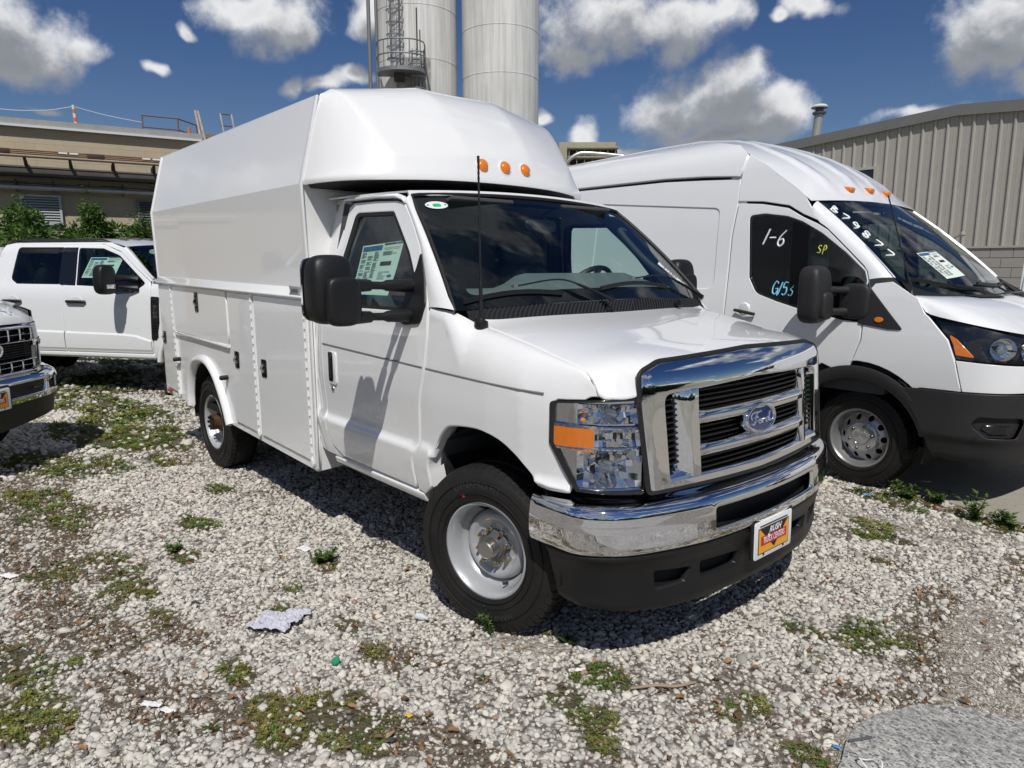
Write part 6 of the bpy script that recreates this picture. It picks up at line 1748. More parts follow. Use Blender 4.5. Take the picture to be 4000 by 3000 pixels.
for s_ in (-1, 1):
    q = MB(); c4 = [(.56, .14), (.50, .27), (.17, .30), (.19, .15)]
    poly = [(s_*(a + (b - a)*k/5), t0 + (t1 - t0)*k/5) for (a, t0), (b, t1) in zip(c4, c4[1:] + c4[:1]) for k in range(5)]
    cen = (s_*.36, .21); q.add([bsurf(cen[0], cen[1], .005)] + [bsurf(y, t, .005) for y, t in poly], [(0, k + 1, (k + 1) % 20 + 1) for k in range(20)]); vt = q.build('bonnet_vent', BLACK, bon)
    for k in range(5):
        f_ = (k + .5)/5; a = (.55 - .06*f_, .14 + .13*f_); b = (.18, .15 + .14*f_)
        q = MB(); q.tube([bsurf(s_*(a[0] + (b[0] - a[0])*m), a[1] + (b[1] - a[1])*m, .007) for m in np.linspace(0, 1, 6)], .005, 5); q.build('vent_slat', VCLAD, vt)
# windscreen and cowl
vwo = roundpoly([(-1, .16, .03), (-.98, .02, .02), (0, 0, .2), (.98, .02, .02), (1, .16, .03), (1, 1, .05), (-1, 1, .05)], .05)
vwi = roundpoly([(-.93, .18, .05), (-.80, .09, .1), (.80, .09, .1), (.93, .18, .05), (.90, .95, .05), (-.90, .95, .05)], .05)
def vws_off(off): return lambda a, b: tuple(np.array(v) + d*off for v, d in zip(vws_S(a, b), (.64, 0, .77)))
vw = panel('windscreen', vwo, vws_off(0), GLASS_W, van, res=.09, thick=0, lip=0, out=(.6, 0, .7))
panel('glass_border', vwo, vws_off(-.003), FRIT, vw, holes=[vwi], res=.09, thick=0, lip=0, out=(.6, 0, .7))
A = []
for a in np.linspace(-1, 1, 25):
    x, y, z = [float(v) for v in vws_S(a*.99, .03 + .12*abs(a)**6)]; A.append([(x - .01, y, z - .004), (x + .03, y, z - .012), (.30 + .135*(1 - a*a) + .012, a*.955, 1.415 - .02*(1 - a*a))])
grid_obj('cowl_panel', A, BLACK, van, out=(0, 0, 1))
def vat(a, b, off=.012):
    x, y, z = vws_S(a, b); return (float(x) + .64*off, float(y), float(z) + .77*off)
for pts in (((-.88, .15), (-.45, .085), (-.02, .055)), ((-.02, .11), (.42, .085), (.86, .09))):
    q = MB(); q.tube([vat(*p) for p in spline(pts, 5)], .008, 6, flat=1.8); wq = q.build('wiper', BLACK, van)
    q = MB(); q.tube([vat(*pts[1], .025), vat((pts[1][0] + pts[2][0])/2, pts[2][1] + .0, .03), vat(pts[2][0] + .06, -.03, .03)], [.008, .012, .016], 7); q.build('wiper_arm', BLACK, wq)
# aerial
q = MB(); q.lathe([(0, .045), (.010, .045), (.016, .02), (.032, 0)], 16, frame_from((.30, -.955, 1.425), (1, 0, 0), (0, 1, 0), (0, 0, 1))); ab = q.build('aerial_base', BLACK, van)
q = MB(); b0, b1 = Vector((.30, -.955, 1.46)), Vector((.12, -1.02, 2.10)); q.tube([b0 + (b1 - b0)*t for t in np.linspace(0, 1, 40)], [(.010 if i < 6 else .0042 + .0012*(i % 2)) for i in range(40)], 6); q.build('aerial', BLACK, ab)
# roof marker lamps
for y in (-.30, 0.0, .30):
    x = -.565 - .10*y*y; z = 2.250 - .10*y*y
    lm = blob_box('marker_lamp', (x, y, z + .012), (.13, .085, .050), AMBER, van, 2, taper=lambda a, b, c: (a + .35*c - .0, b*(1 - .25*max(0, -a)/.07), c*(.55 + .45*max(-1, -a/.075)) if c > 0 else c - a*.35))
# interior
q = MB(); q.loft([[(-1.2, y, .7), (.15, y, .7), (.36, y, 1.2), (.30, y, 1.33), (.08, y, 1.36), (-.10, y, 1.33), (-.16, y, 1.2), (-.1, y, .95), (-1.2, y, .9)] for y in (-.92, .92)]); q.build('dashboard', mat('van_dash', (.05, .055, .06), .7), van)
for y in (-.46, .46):
    st = blob_box('seat_back', (-.78, y, 1.45), (.18, .52, .80), SEATM, van, 2)
    blob_box('headrest', (-.84, y, 1.88), (.10, .26, .18), SEATM, st, 2)
q = MB(); q.prism([(-.90, .5), (.90, .5), (.93, 1.3), (.84, 2.1), (.78, 2.3), (-.78, 2.3), (-.84, 2.1), (-.93, 1.3)], lambda y, z: (-1.24, y, z), lambda y, z: (-1.22, y, z)); q.build('bulkhead', mat('bulkhead_grey', (.06, .06, .06), .8), van)
hA = [[(-1.22, y, 2.30), (-.9, y, 2.24), (-.60, y, 2.13)] for y in np.linspace(-.8, .8, 7)]
grid_obj('headliner', hA, TRIM, van, out=(0, 0, -1))
q = MB(); q.tube(spline([(-.30, .74, 1.93), (-.26, .70, 1.92), (-.10, .72, 1.76), (-.02, .78, 1.70)], 5), .022, 8); q.build('grab_handle', TRIML, van)
blob_box('rear_view_mirror', (-.36, .02, 2.03), (.05, .26, .09), BLACK, van, 2)
q = MB(); wc = Vector((-.30, .44, 1.42)); ax = Vector((-.75, 0, .66)).normalized(); e1 = Vector((0, 1, 0)); e2 = ax.cross(e1)
q.tube([wc + (e1*math.cos(t) + e2*math.sin(t))*.19 for t in np.linspace(0, 2*PI, 29)], .016, 7, caps=False); q.tube([wc - e1*.19, wc + e1*.19], .03, 6); q.build('steering_wheel', BLACK, van)
q = MB(); q.bx(-4.9, .9, -.55, .55, .34, .60); q.bx(-4.95, -1.2, -.97, .97, .45, .62); q.build('underbody', DARK, van)
q = MB(); q.prism([(-.97, .45), (.97, .45), (1.02, 1.0), (.88, 2.1), (.72, 2.68), (-.72, 2.68), (-.88, 2.1), (-1.02, 1.0)], lambda y, z: (-4.94, y, z), lambda y, z: (-4.97, y, z)); rd = q.build('rear_doors', VWHITE, van)
for s_ in (-1, 1):
    q = MB(); q.prism(rrect(.62, .62, .06, 4, s_*.42, 1.62), lambda y, z: (-4.972, y, z), lambda y, z: (-4.978, y, z)); q.build('rear_window', FRIT, rd)
    q = MB(); q.bx(-4.985, -4.90, s_*.935, s_*1.0, .78, 1.14); q.build('tail_lamp', REDL, rd, bevel=.01)
# price sheet behind the windscreen
_sp = [(-.167, -.40, 1.674), (.075, -.40, 1.690), (.255, -.40, 1.505), (-.016, -.40, 1.482)]
def van_sheet(u, v, lift):
    a0, a1 = -.47, -.12
    a = a0 + (a1 - a0)*u*1.0 + .06*(1 - v)
    b = .16 + .24*v + .03*u
    p = vat(a, b, .004 + lift); return p
price_sheet(vw, van_sheet, .4, .27)
# numbers written on the glass by hand
def scrawl(name, strokes, fn, m, w=.006, parent=van):
    q = MB()
    for st in strokes:
        pts = [fn(*p) for p in (spline(st, 5) if len(st) > 2 else st)]
        q.tube(pts, [w*(.7 + .5*math.sin(PI*min(1, (i + .5)/len(pts)))) for i in range(len(pts))], 5, flat=.25 if False else 1.0)
    o = q.build(name, m, parent)
    return o
GL = {'1': [[(0, .0), (.28, 1.0)]], '-': [[(0, .45), (.5, .5)]], '6': [[(.5, 1.0), (.12, .55), (.05, .15), (.28, 0), (.5, .2), (.4, .45), (.1, .35)]],
      'G': [[(.6, .85), (.3, 1.0), (.03, .6), (.08, .12), (.4, 0), (.62, .3), (.62, .45), (.35, .42)], [(.62, .45), (.66, -.1)]], '5': [[(.5, 1.0), (.12, .98), (.06, .58), (.4, .6), (.45, .2), (.2, 0), (.0, .1)]],
      '3': [[(.05, .9), (.35, 1.0), (.42, .72), (.18, .52), (.48, .35), (.35, .03), (.0, .08)]], 'S': [[(.5, .9), (.2, 1.0), (.08, .7), (.42, .4), (.35, .05), (0, .08)]], 'P': [[(.08, -.1), (.14, 1.0), (.45, .85), (.42, .5), (.1, .45)]],
      'B': [[(.12, 0), (.15, 1.0), (.45, .8), (.17, .52), (.55, .3), (.4, .02), (.05, .02)]], '7': [[(.05, .95), (.52, 1.0), (.2, 0)]], '9': [[(.45, .8), (.2, 1.0), (.06, .7), (.3, .52), (.47, .8), (.42, .3), (.3, -.05)]], '8': [[(.42, .9), (.18, 1.0), (.1, .72), (.44, .3), (.3, .0), (.06, .2), (.42, .72), (.42, .9)]]}
def write(name, s, org, du, dv, fn, m, w, adv=.75):
    q = MB(); k = 0
    for ch in s:
        for st in GL[ch]:
            pts = []
            for p in (spline(st, 5) if len(st) > 2 else st):
                a = org[0] + du[0]*(k + p[0]) + dv[0]*p[1]; b = org[1] + du[1]*(k + p[0]) + dv[1]*p[1]
                pts.append(fn(a, b))
            q.tube(pts, [w*(.75 + .45*math.sin(PI*(i + .5)/len(pts))) for i in range(len(pts))], 5)
        k += adv if ch not in '1' else adv*.6
    return q.build(name, m, van)
def on_side(x, z): return (x, -(float(van_y(z)) - .008), z)
write('chalk_number', '1-6', (-.905, 1.80), (.105, -.012), (.02, .125), on_side, CHALK, .0062)
write('chalk_number', 'G153', (-.760, 1.405), (.075, -.006), (.008, .10), on_side, CHALKB, .0050)
write('chalk_number', 'SP', (-.425, 1.722), (.055, -.004), (.008, .058), on_side, CHALKY, .0036)
write('chalk_number', 'B79877', (-.965, .90), (.018, -.118), (.095, .045), lambda a, b: vat(a, b, .006), CHALK, .0062, .85)
# wheels
wheel(van, (0, -.815, .352), -1, 0.0, 'cap', R=.356, width=.225, rimr=.2225, lugs=6)
wheel(van, (0, .815, .352), 1, 0.0, 'cap', R=.356, width=.225, rimr=.2225, lugs=6)
for s_ in (-1, 1): wheel(van, (-3.75, s_*.80, .352), s_, 0.0, 'cap', R=.356, width=.225, rimr=.2225, lugs=6)
van2 = copy_tree(van)
van2.location = (5.02, 8.0, 0.018); van2.rotation_euler = (0, 0, -.04)
van2['label'] = 'white van at the right edge in front of the shed, beyond the chalk-marked van'

# =================================================================== crew-cab pickups
_PKZ = [.30, .45, .55, .70, .90, 1.10, 1.25, 1.36, 1.45, 1.60, 1.75, 1.88, 1.95, 1.99, 2.01]
_PKY = [.93, .96, .985, 1.0, 1.0, .995, .985, .965, .93, .88, .83, .78, .72, .60, .30]
def pk_y(z): return pchip(_PKZ, _PKY, z)
def PS(sgn, off=0.0):
    def f(x, z):
        x, z = np.broadcast_arrays(np.asarray(x, float), np.asarray(z, float))
        return x, sgn*(pk_y(z) + off - np.interp(x, [.3, .6, .75, .90], [0, .02, .06, .16]) * (z > 0)), z
    return f
PWHITE = VWHITE
pk = empty('pickup_truck', (-7.35, .76, 0), math.radians(35), 'white crew-cab pickup seen from the side behind the service truck, price sheet in its window', 'pickup', 'white crew-cab pickups')
for sgn in (-1, 1):
    def door(nm, ol, win, handle):
        w = roundpoly(win, .04)
        d = panel(nm, ol, PS(sgn), PWHITE, pk, holes=[w], res=.06, lip=.005, thick=.03, out=(0, sgn, 0))
        n = np.array(w); c = n.mean(0)
        i_ = [tuple(p) for p in (n - c)*.95 + c]
        panel('window_seal', w, PS(sgn, -.004), BLACKG, d, holes=[i_], res=.06, lip=.002, thick=.01, out=(0, sgn, 0))
        panel('window_glass', i_, PS(sgn, -.012), GLASS_D if nm == 'rear_door' else GLASS_S, d, res=.1, lip=0, thick=0, out=(0, sgn, 0))
        q = MB(); y = float(pk_y(1.2)) + .03
        q.tube([(handle - .145, sgn*(y - .02), 1.198), (handle - .12, sgn*y, 1.198), (handle + .12, sgn*y, 1.196), (handle + .145, sgn*(y - .02), 1.196)], .020, 8); h = q.build('door_handle', BLACK, d)
        q = MB(); q.prism(ellipse(.085, .045, 16, handle, 1.215), lambda a, b: (a, sgn*(float(pk_y(1.2)) + .001), b), lambda a, b: (a, sgn*(float(pk_y(1.2)) + .006), b)); q.build('handle_cup', PWHITE, h)
        return d
    fdr = door('front_door', [(-1.925, .545), (-1.950, 1.40), (-1.927, 1.925), (-1.42, 1.925), (-1.15, 1.83), (-.85, 1.60), (-.64, 1.455), (-.618, 1.39), (-.604, .72), (-.632, .52)],
               [(-1.745, 1.405, .02), (-1.80, 1.885, .03), (-1.42, 1.876, .06), (-1.15, 1.785, .2), (-.69, 1.43, .03), (-.86, 1.315, .05), (-1.12, 1.298, .08), (-1.28, 1.345, .08), (-1.40, 1.392, .1)], -1.72)
    rdr = door('rear_door', [(-1.940, .545), (-1.965, 1.40), (-1.942, 1.925), (-2.80, 1.93), (-2.86, 1.86), (-2.90, 1.46), (-2.93, 1.10), (-2.93, .80), (-2.82, .56)],
               [(-2.005, 1.415, .02), (-2.04, 1.895, .03), (-2.78, 1.90, .05), (-2.81, 1.48, .06), (-2.70, 1.42, .05)], -2.74)
    panel('door_pillar_trim', [(-2.0, 1.41), (-1.755, 1.403), (-1.81, 1.89), (-2.035, 1.892)], PS(sgn, .004), BLACKG, fdr, res=.06, lip=.002, thick=.01, out=(0, sgn, 0))
    # cab frame round the doors
    panel('cab_side', [(-3.08, .56), (-3.08, 1.72), (-3.02, 1.93), (-2.80, 1.985), (-1.42, 1.975), (-1.10, 1.88), (-.80, 1.66), (-.575, 1.49), (-.575, 1.47), (-.63, 1.46), (-.845, 1.608), (-1.147, 1.838), (-1.42, 1.933), (-2.80, 1.938), (-2.868, 1.865), (-2.908, 1.46), (-2.938, 1.10), (-2.938, .80), (-2.83, .56)], PS(sgn), PWHITE, pk, res=.06, lip=.005, thick=.03, out=(0, sgn, 0))
    # body crease along the doors: a swelling lower panel
    for (xa, xb, par) in ((-1.92, -.62, fdr), (-2.92, -1.945, rdr)):
        A = []
        for x in np.linspace(xa, xb, 12):
            top = np.interp(x, [-2.95, -1.1, -.85, -.62], [.828, .800, .785, .72])
            A.append([(x, sgn*(1.0 + .0), top + .004), (x, sgn*1.014, top - .022), (x, sgn*1.014, .70), (x, sgn*1.006, .60), (x, sgn*.992, .572), (x, sgn*.990, .556)])
        grid_obj('lower_crease', A, PWHITE, par, out=(0, sgn, 0), angle=20)
    q = MB(); q.loft([[(x, sgn*.90, .47), (x, sgn*.965, .475), (x, sgn*.985, .50), (x, sgn*.988, .535), (x, sgn*.97, .552), (x, sgn*.90, .552)] for x in (-3.05, -1.8, -.60)]); q.build('rocker_sill', PWHITE, pk, bevel=.004)
    # fender with vent
    ol = [(-.612, .52), (-.585, .72), (-.600, 1.39), (-.60, 1.46), (-.52, 1.468), (.25, 1.38), (.55, 1.295), (.655, 1.262), (.665, .80), (.60, .74)] + [(.53*math.cos(t), .40 + .53*math.sin(t)) for t in np.linspace(.65, PI - .05, 14)]
    fnd = panel('fender', ol, PS(sgn), PWHITE, pk, res=.06, lip=.005, thick=.03, out=(0, sgn, 0))
    vt = panel('fender_vent', roundpoly([(-.590, 1.275), (-.470, 1.268), (-.480, .95), (-.53, .73), (-.610, .728)], .02), PS(sgn, .010), BLACKG, fnd, res=.05, lip=.004, thick=.015, out=(0, sgn, 0))
    put_text('vent_lettering', 'F-250', .085, mat('vent_letter_grey', (.10, .10, .105), .3), vt, lambda a, b, h, sgn=sgn: (-.535 + b*(1 if sgn < 0 else -1)*-1*-.9, sgn*(float(pk_y(1.1)) + .014 + h), 1.08 - a*1.0) if False else (-.535 + b*.9, sgn*(float(pk_y(1.1)) + .0115 + h), 1.06 - a*1.1), .002)
    for k in range(6):
        z = .78 + .035*k
        q = MB(); q.box((-.545, sgn*(1.0 + .012), z), (.08, .012, .012)); q.build('vent_fin', BLACK, vt)
    ring = []
    for t in np.linspace(.30, PI - .1, 20):
        ring.append([(r*math.cos(t), sgn*(1.0 + h), .40 + r*math.sin(t)) for r, h in ((.56, 0), (.545, .022), (.52, .026), (.50, .01), (.50, -.05))])
    grid_obj('arch_trim', ring, PWHITE, pk, out=(0, sgn, 0), angle=60)
    q = MB(); q.lathe([(.50, sgn*.96), (.50, sgn*.60), (.05, sgn*.60)], 24, frame_from((0, 0, .42), (1, 0, 0), (0, 0, 1), (0, 1, 0)), arc=(-.3, PI + .3)); q.build('wheel_housing', DARK, pk)
    # bed
    bo = [(-3.12, .56), (-3.12, 1.33), (-5.55, 1.33), (-5.55, .62), (-4.72, .60)] + [(-4.07 + .52*math.cos(t), .42 + .52*math.sin(t)) for t in np.linspace(PI - .2, .25, 14)]
    panel('bed_side', bo, PS(sgn), PWHITE, pk, res=.08, lip=.006, thick=.05, out=(0, sgn, 0))
    # mirror
    mr = blob_box('mirror', (-.985, sgn*1.27, 1.485), (.16, .25, .33), BLACK, pk, 3, taper=lambda x, y, z: (x, y*1.1*(1 - .15*max(0, z)/.16), z*1.1))
    q = MB(); q.bx(-.915, -.895, sgn*1.20, sgn*1.33, 1.375, 1.425); q.build('mirror_lamp', mat('clear_lamp', (.75, .75, .75), .1, .6), mr, bevel=.004)
    q = MB()
    q.tube([(-.97, sgn*1.18, 1.50), (-.90, sgn*1.02, 1.50), (-.80, sgn*.94, 1.48)], [.045, .035, .05], 9); q.build('mirror_arm', BLACK, mr)
    q = MB(); q.tube([(-.97, sgn*1.18, 1.40), (-.90, sgn*1.04, 1.385), (-.78, sgn*.965, 1.37)], [.035, .03, .045], 9); q.build('mirror_arm', BLACK, mr)
    # front lamp and fender face
    q = MB(); q.loft([[(.93 - .30*t*t, sgn*(.53 + .40*t), .80), (.935 - .30*t*t, sgn*(.53 + .40*t), 1.0), (.915 - .30*t*t, sgn*(.53 + .40*t), 1.18)] for t in np.linspace(0, 1, 8)], closed=False); hl = q.build('headlight', mat('pickup_lamp', (.25, .27, .29), .10, .9), pk)
    q = MB(); q.loft([[(.95 - .30*t*t, sgn*(.53 + .40*t), 1.0), (.955 - .30*t*t, sgn*(.53 + .40*t), 1.03), (.94 - .30*t*t, sgn*(.53 + .40*t), 1.05)] for t in np.linspace(0, 1, 8)], closed=False); q.build('lamp_bar', CHROME, hl)
    q = MB(); q.loft([[(.965 - .30*t*t, sgn*(.53 + .40*t), .79), (.965 - .30*t*t, sgn*(.53 + .40*t), .815), (.93 - .30*t*t, sgn*(.53 + .40*t), .82)] for t in np.linspace(0, 1, 8)], closed=False); q.build('lamp_bar', CHROME, hl)
    q = MB(); q.loft([[(.66, sgn*.925, .74), (.60, sgn*.985, .74), (.50, sgn*1.0, .80), (.50, sgn*.99, 1.25), (.60, sgn*.955, 1.24), (.655, sgn*.91, 1.20)]], closed=True) if False else None
# roof, screens
A = []
for x, ze_, zc_ in ((-3.07, 1.88, 1.90), (-3.02, 1.965, 2.0), (-2.8, 1.985, 2.03), (-2.2, 1.985, 2.035), (-1.6, 1.98, 2.02), (-1.35, 1.955, 1.985), (-1.15, 1.895, 1.935)):
    A.append([(x + .10*(1 - (a*a))*(x > -1.7), a*.72, ze_ + (zc_ - ze_)*(1 - a*a)) for a in np.linspace(-1, 1, 13)])
grid_obj('roof', A, PWHITE, pk, out=(0, 0, 1), angle=60)
for sgn in (-1, 1):
    q = MB(); q.tube([(-3.0, sgn*.66, 1.985), (-2.6, sgn*.68, 2.005), (-1.5, sgn*.69, 1.985), (-1.05, sgn*.72, 1.86)], .014, 6); q.build('roof_strip', BLACK, pk)
for y in (-.42, -.21, 0, .21, .42):
    blob_box('cab_lamp', (-1.42, y, 2.012), (.13, .07, .035), mat('smoked_lamp', (.10, .09, .08), .15, coat=1), pk, 2)
A = []
for a in np.linspace(-1, 1, 13):
    A.append([(-1.06 + .10*(1 - a*a) + (.58)*t, a*(.71 + .17*t), 1.90 + .03*(1 - a*a) - (.42 + .03*(1-a*a))*t + .03*math.sin(PI*t)) for t in np.linspace(0, 1, 8)])
ws = grid_obj('windscreen', A, GLASS_W, pk, out=(.5, 0, .8))
q = MB(); q.add([(-.93 + .02 + p[0]*.6*.4, -.50 + p[0], 1.845 + p[1] - .01) for p in ellipse(.06, .03, 20)], [tuple(range(20))]); q.build('inspection_sticker', PAPER, ws)
for sgn in (-1, 1):
    rows = []
    for t in np.linspace(0, 1, 8):
        p = np.array([-1.10 + .525*t, .70 + .20*t, 1.885 - .40*t]); q_ = np.array([-1.14 + .55*t, .775 + .155*t, 1.865 - .38*t])
        rows.append([tuple(np.array([1, sgn, 1])*p), tuple(np.array([1, sgn, 1])*((p + q_)/2 + np.array([.02, .02, .02]))), tuple(np.array([1, sgn, 1])*q_)])
    grid_obj('pillar', rows, PWHITE, pk, out=(.3, sgn, .3))
# bonnet
A = []
for x, ze_, zc_ in ((-.58, 1.47, 1.50), (-.2, 1.43, 1.475), (.2, 1.385, 1.44), (.5, 1.32, 1.40), (.72, 1.265, 1.35), (.86, 1.225, 1.30), (.93, 1.20, 1.245), (.945, 1.17, 1.19)):
    w = np.interp(x, [-.6, .3, .6, .75, .95], [.968, .968, .962, .93, .84])
    A.append([(x - .22*abs(a)**4*(x > .6), a*w, ze_ + (zc_ - ze_)*(1 - abs(a)**3)) for a in np.linspace(-1, 1, 21)])
bn = grid_obj('bonnet', A, PWHITE, pk, thick=0, out=(0, 0, 1), angle=55)
put_text('bonnet_lettering', 'SUPER DUTY', .12, PWHITE, bn, lambda a, b, h: (.885 - b*.5, a*1.25, 1.275 + b*.62 + .010 + h), .004, offset=.003)
# grille
q = MB(); q.bx(.82, .86, -.55, .55, .80, 1.18); gr = q.build('grille', DARK, pk)
def gxp(y): return .945 - .06*y*y
def gbar(z0, z1, y0=-.56, y1=.56, dep=.03, nm='grille_bar'):
    q = MB(); q.loft([[(gxp(y) - .06, y, z0), (gxp(y) + dep*.5, y, z0), (gxp(y) + dep, y, (z0+z1)/2), (gxp(y) + dep*.3, y, z1), (gxp(y) - .06, y, z1)] for y in np.linspace(y0, y1, 9)]); return q.build(nm, CHROME, gr, bevel=.003)
gbar(1.145, 1.175); gbar(1.035, 1.055); gbar(.885, .905); gbar(.79, .815)
for k in range(6):
    z = .922 + .0185*k; q = MB(); q.loft([[(gxp(y) - .04, y, z), (gxp(y), y, z), (gxp(y), y, z + .007), (gxp(y) - .04, y, z + .007)] for y in np.linspace(-.54, .54, 7)]); q.build('grille_slat', BLACK, gr)
for z0, z1 in ((1.055, 1.145), (.815, .885)):
    gbar((z0+z1)/2 - .006, (z0+z1)/2 + .006, dep=.016)
    for k in range(9):
        y = -.52 + .13*k
        q = MB(); q.box((gxp(y), y, (z0+z1)/2), (.05, .016, z1 - z0)); q.build('grille_divider', CHROME, gr, bevel=.003)
badge(gr, lambda u, v, h: (gxp(u) + .045 + h, u*1.05, 1.0 + v*.95), .150, .078)
# bumper
PB = Plan([(.62, -.98), (.76, -.965), (.88, -.87), (.955, -.65), (.985, -.3), (.99, 0), (.985, .3), (.955, .65), (.88, .87), (.76, .965), (.62, .98)])
if PB.N[len(PB.N)//2][0] < 0: PB.N = -PB.N
def pbS(zs, os_):
    def f(t, z):
        t, z = np.broadcast_arrays(np.asarray(t, float), np.asarray(z, float)); x, y = PB.at(t, np.interp(z, zs, os_)); return x, y, z
    return f
hb = roundpoly([(PB.L/2 - .63, .60), (PB.L/2 + .63, .60), (PB.L/2 + .66, .715), (PB.L/2 - .66, .715)], .03)
fb = panel('front_bumper', [(.0, .60), (PB.L/2 - .7, .555), (PB.L/2 + .7, .555), (PB.L, .60), (PB.L, .80), (0, .80)], pbS([.55, .60, .70, .75, .78, .80], [-.02, 0, .005, -.005, -.03, -.07]), CHROME, pk, holes=[hb], res=.04, lip=.006, thick=.04, out=(1, 0, 0), angle=60)
panel('bumper_insert', hb, pbS([.5, .8], [-.03, -.03]), BLACK, fb, res=.08, lip=0, thick=0, out=(1, 0, 0))
panel('air_dam', [(.05, .42), (PB.L/2, .345), (PB.L - .05, .42), (PB.L - .02, .575), (PB.L/2 + .7, .55), (PB.L/2 - .7, .55), (.02, .575)], pbS([.35, .57], [-.06, -.02]), BLACK, pk, res=.06, lip=.006, thick=.03, out=(1, 0, 0))
for sgn in (-1, 1):
    q = MB(); q.tube([(.97, sgn*.52, .655), (1.0, sgn*.52, .66), (1.0, sgn*.46, .66), (.97, sgn*.46, .655)], .012, 6); q.build('tow_hook', BLACK, fb)
plate(pk, lambda u, v, h: (1.0 + h, u, .655 + v - .02))
# interior and chassis
q = MB(); q.bx(-2.9, -.6, -.9, .9, .6, .75); q.bx(-.62, .8, -.6, .6, .55, 1.15); q.bx(-5.5, .6, -.45, .45, .45, .65); q.bx(-5.5, -3.15, -.9, .9, .70, .76); q.build('chassis', DARK, pk)
for x in (-1.55, -2.55):
    for y in (-.42, .42):
        st = blob_box('seat_back', (x - .08, y, 1.28), (.2, .55, .75), SEATM, pk, 2); blob_box('headrest', (x - .12, y, 1.70), (.1, .28, .18), SEATM, st, 2)
q = MB(); q.loft([[(-.60, y, .8), (-.60, y, 1.46), (-.72, y, 1.47), (-1.0, y, 1.36), (-1.0, y, 1.0)] for y in (-.88, .88)]); q.build('dashboard', TRIM, pk)
q = MB(); q.bx(-3.08, -3.05, -.88, .88, .6, 1.45); q.bx(-3.08, -3.05, -.80, -.6, 1.45, 1.9); q.bx(-3.08, -3.05, .6, .80, 1.45, 1.9); q.build('cab_back_wall', PWHITE, pk)
q = MB(); q.bx(-3.075, -3.06, -.6, .6, 1.45, 1.9); q.build('rear_window', GLASS_D, pk)
q = MB(); q.bx(-5.55, -5.50, -.95, .95, .65, 1.33); q.bx(-3.17, -3.13, -.95, .95, .65, 1.33); q.build('bed_ends', PWHITE, pk)['kind'] = 'stuff'
fdoors = [o for o in pk.children if o.name.startswith('front_door')]
def pk_sheet(u, v, lift):
    x = -1.66 + .50*u + .09*v*0 + .10*v - .04; z = 1.50 + .26*v + .03*u*0
    return (x, -(float(pk_y(z)) - .018 + lift), z)
price_sheet(fdoors[0], pk_sheet, .4, .27)
for x, y in ((0, .84), (-4.07, .84)):
    for s_ in (-1, 1): wheel(pk, (x, s_*y, .395), s_, 0, 'cap', R=.40, width=.26, rimr=.235, lugs=8)
pk2 = copy_tree(pk)
pk2.location = (-4.86, -3.04, 0); pk2.rotation_euler = (0, 0, math.radians(46))
pk2['label'] = 'white pickup with chrome grille and dealer plate, cut off by the left edge'

# =================================================================== ground
def vnoise(x, y, s, seed=0):
    """smooth value noise"""
    x = np.asarray(x, float)*s + seed*17.3; y = np.asarray(y, float)*s + seed*9.1
    xi, yi = np.floor(x).astype(np.int64), np.floor(y).astype(np.int64); fx, fy = x - xi, y - yi
    fx, fy = fx*fx*(3 - 2*fx), fy*fy*(3 - 2*fy)
    def h(a, b):
        n = (a*374761393 + b*668265263 + seed*974634777) & 0x7fffffff
        n = ((n ^ (n >> 13))*1274126177) & 0x7fffffff
        return ((n ^ (n >> 16)) & 0xffff)/65535.0
    return (h(xi, yi)*(1-fx) + h(xi+1, yi)*fx)*(1-fy) + (h(xi, yi+1)*(1-fx) + h(xi+1, yi+1)*fx)*fy
def fbm(x, y, s, seed=0, o=4): return sum(vnoise(x, y, s*2**k, seed + k)/2**k for k in range(o))/sum(1/2**k for k in range(o))
def sst(a, b, x): t = np.clip((x - a)/(b - a), 0, 1); return t*t*(3 - 2*t)
def blobs(x, y, L, wob=.35, seed=50):
    n = fbm(x, y, 5.0, seed) - .5; r = np.zeros_like(np.asarray(x, float))
    for cx, cy, rx, ry, rot in L:
        c, s_ = math.cos(rot), math.sin(rot); u = ((x - cx)*c + (y - cy)*s_)/rx; v = (-(x - cx)*s_ + (y - cy)*c)/ry
        r = np.maximum(r, 1 - np.sqrt(u*u + v*v) + n*wob*2)
    return r
GREENB = [(.62, -.84, .16, .10, .3), (.62, -1.05, .10, .09, 0), (.78, -1.06, .13, .09, .5), (.89, -1.14, .10, .06, 0), (.22, -1.74, .34, .20, .3), (.05, -1.92, .26, .14, .2), (-.38, -1.93, .16, .08, 0), (-.54, -2.58, .34, .16, .1), (-1.02, -2.58, .26, .14, .2), (-1.95, -2.32, .22, .16, 0), (-3.2, -2.2, .75, .28, .2), (-1.55, -2.05, .3, .12, .3), (-1.14, -1.17, .14, .10, 0),
          (-5.3, -1.3, 1.2, .55, .3), (-6.6, -1.0, 1.3, .5, .3), (-4.4, -1.9, .8, .35, .5), (-3.4, -2.8, .9, .3, .3), (-9.0, -2.0, 2.5, .8, .4), (.48, 2.30, .35, .14, -.3), (.9, 2.40, .5, .10, -.35), (1.2, 2.36, .3, .08, -.1), (.75, 1.55, .25, .10, .3), (.95, 1.2, .12, .06, .3), (.65, 1.75, .2, .10, 0), (1.62, -.60, .12, .08, 0), (1.40, -.66, .12, .07, 0), (-2.2, -1.5, .2, .1, .2), (-1.75, -1.72, .16, .08, 0), (-.95, -1.42, .10, .06, 0), (-.43, -1.40, .12, .06, 0), (-3.9, -1.2, .4, .12, .2), (-2.9, -1.15, .25, .10, .2), (-.75, -1.55, .12, .08, 0), (-.15, -1.42, .10, .06, 0)]
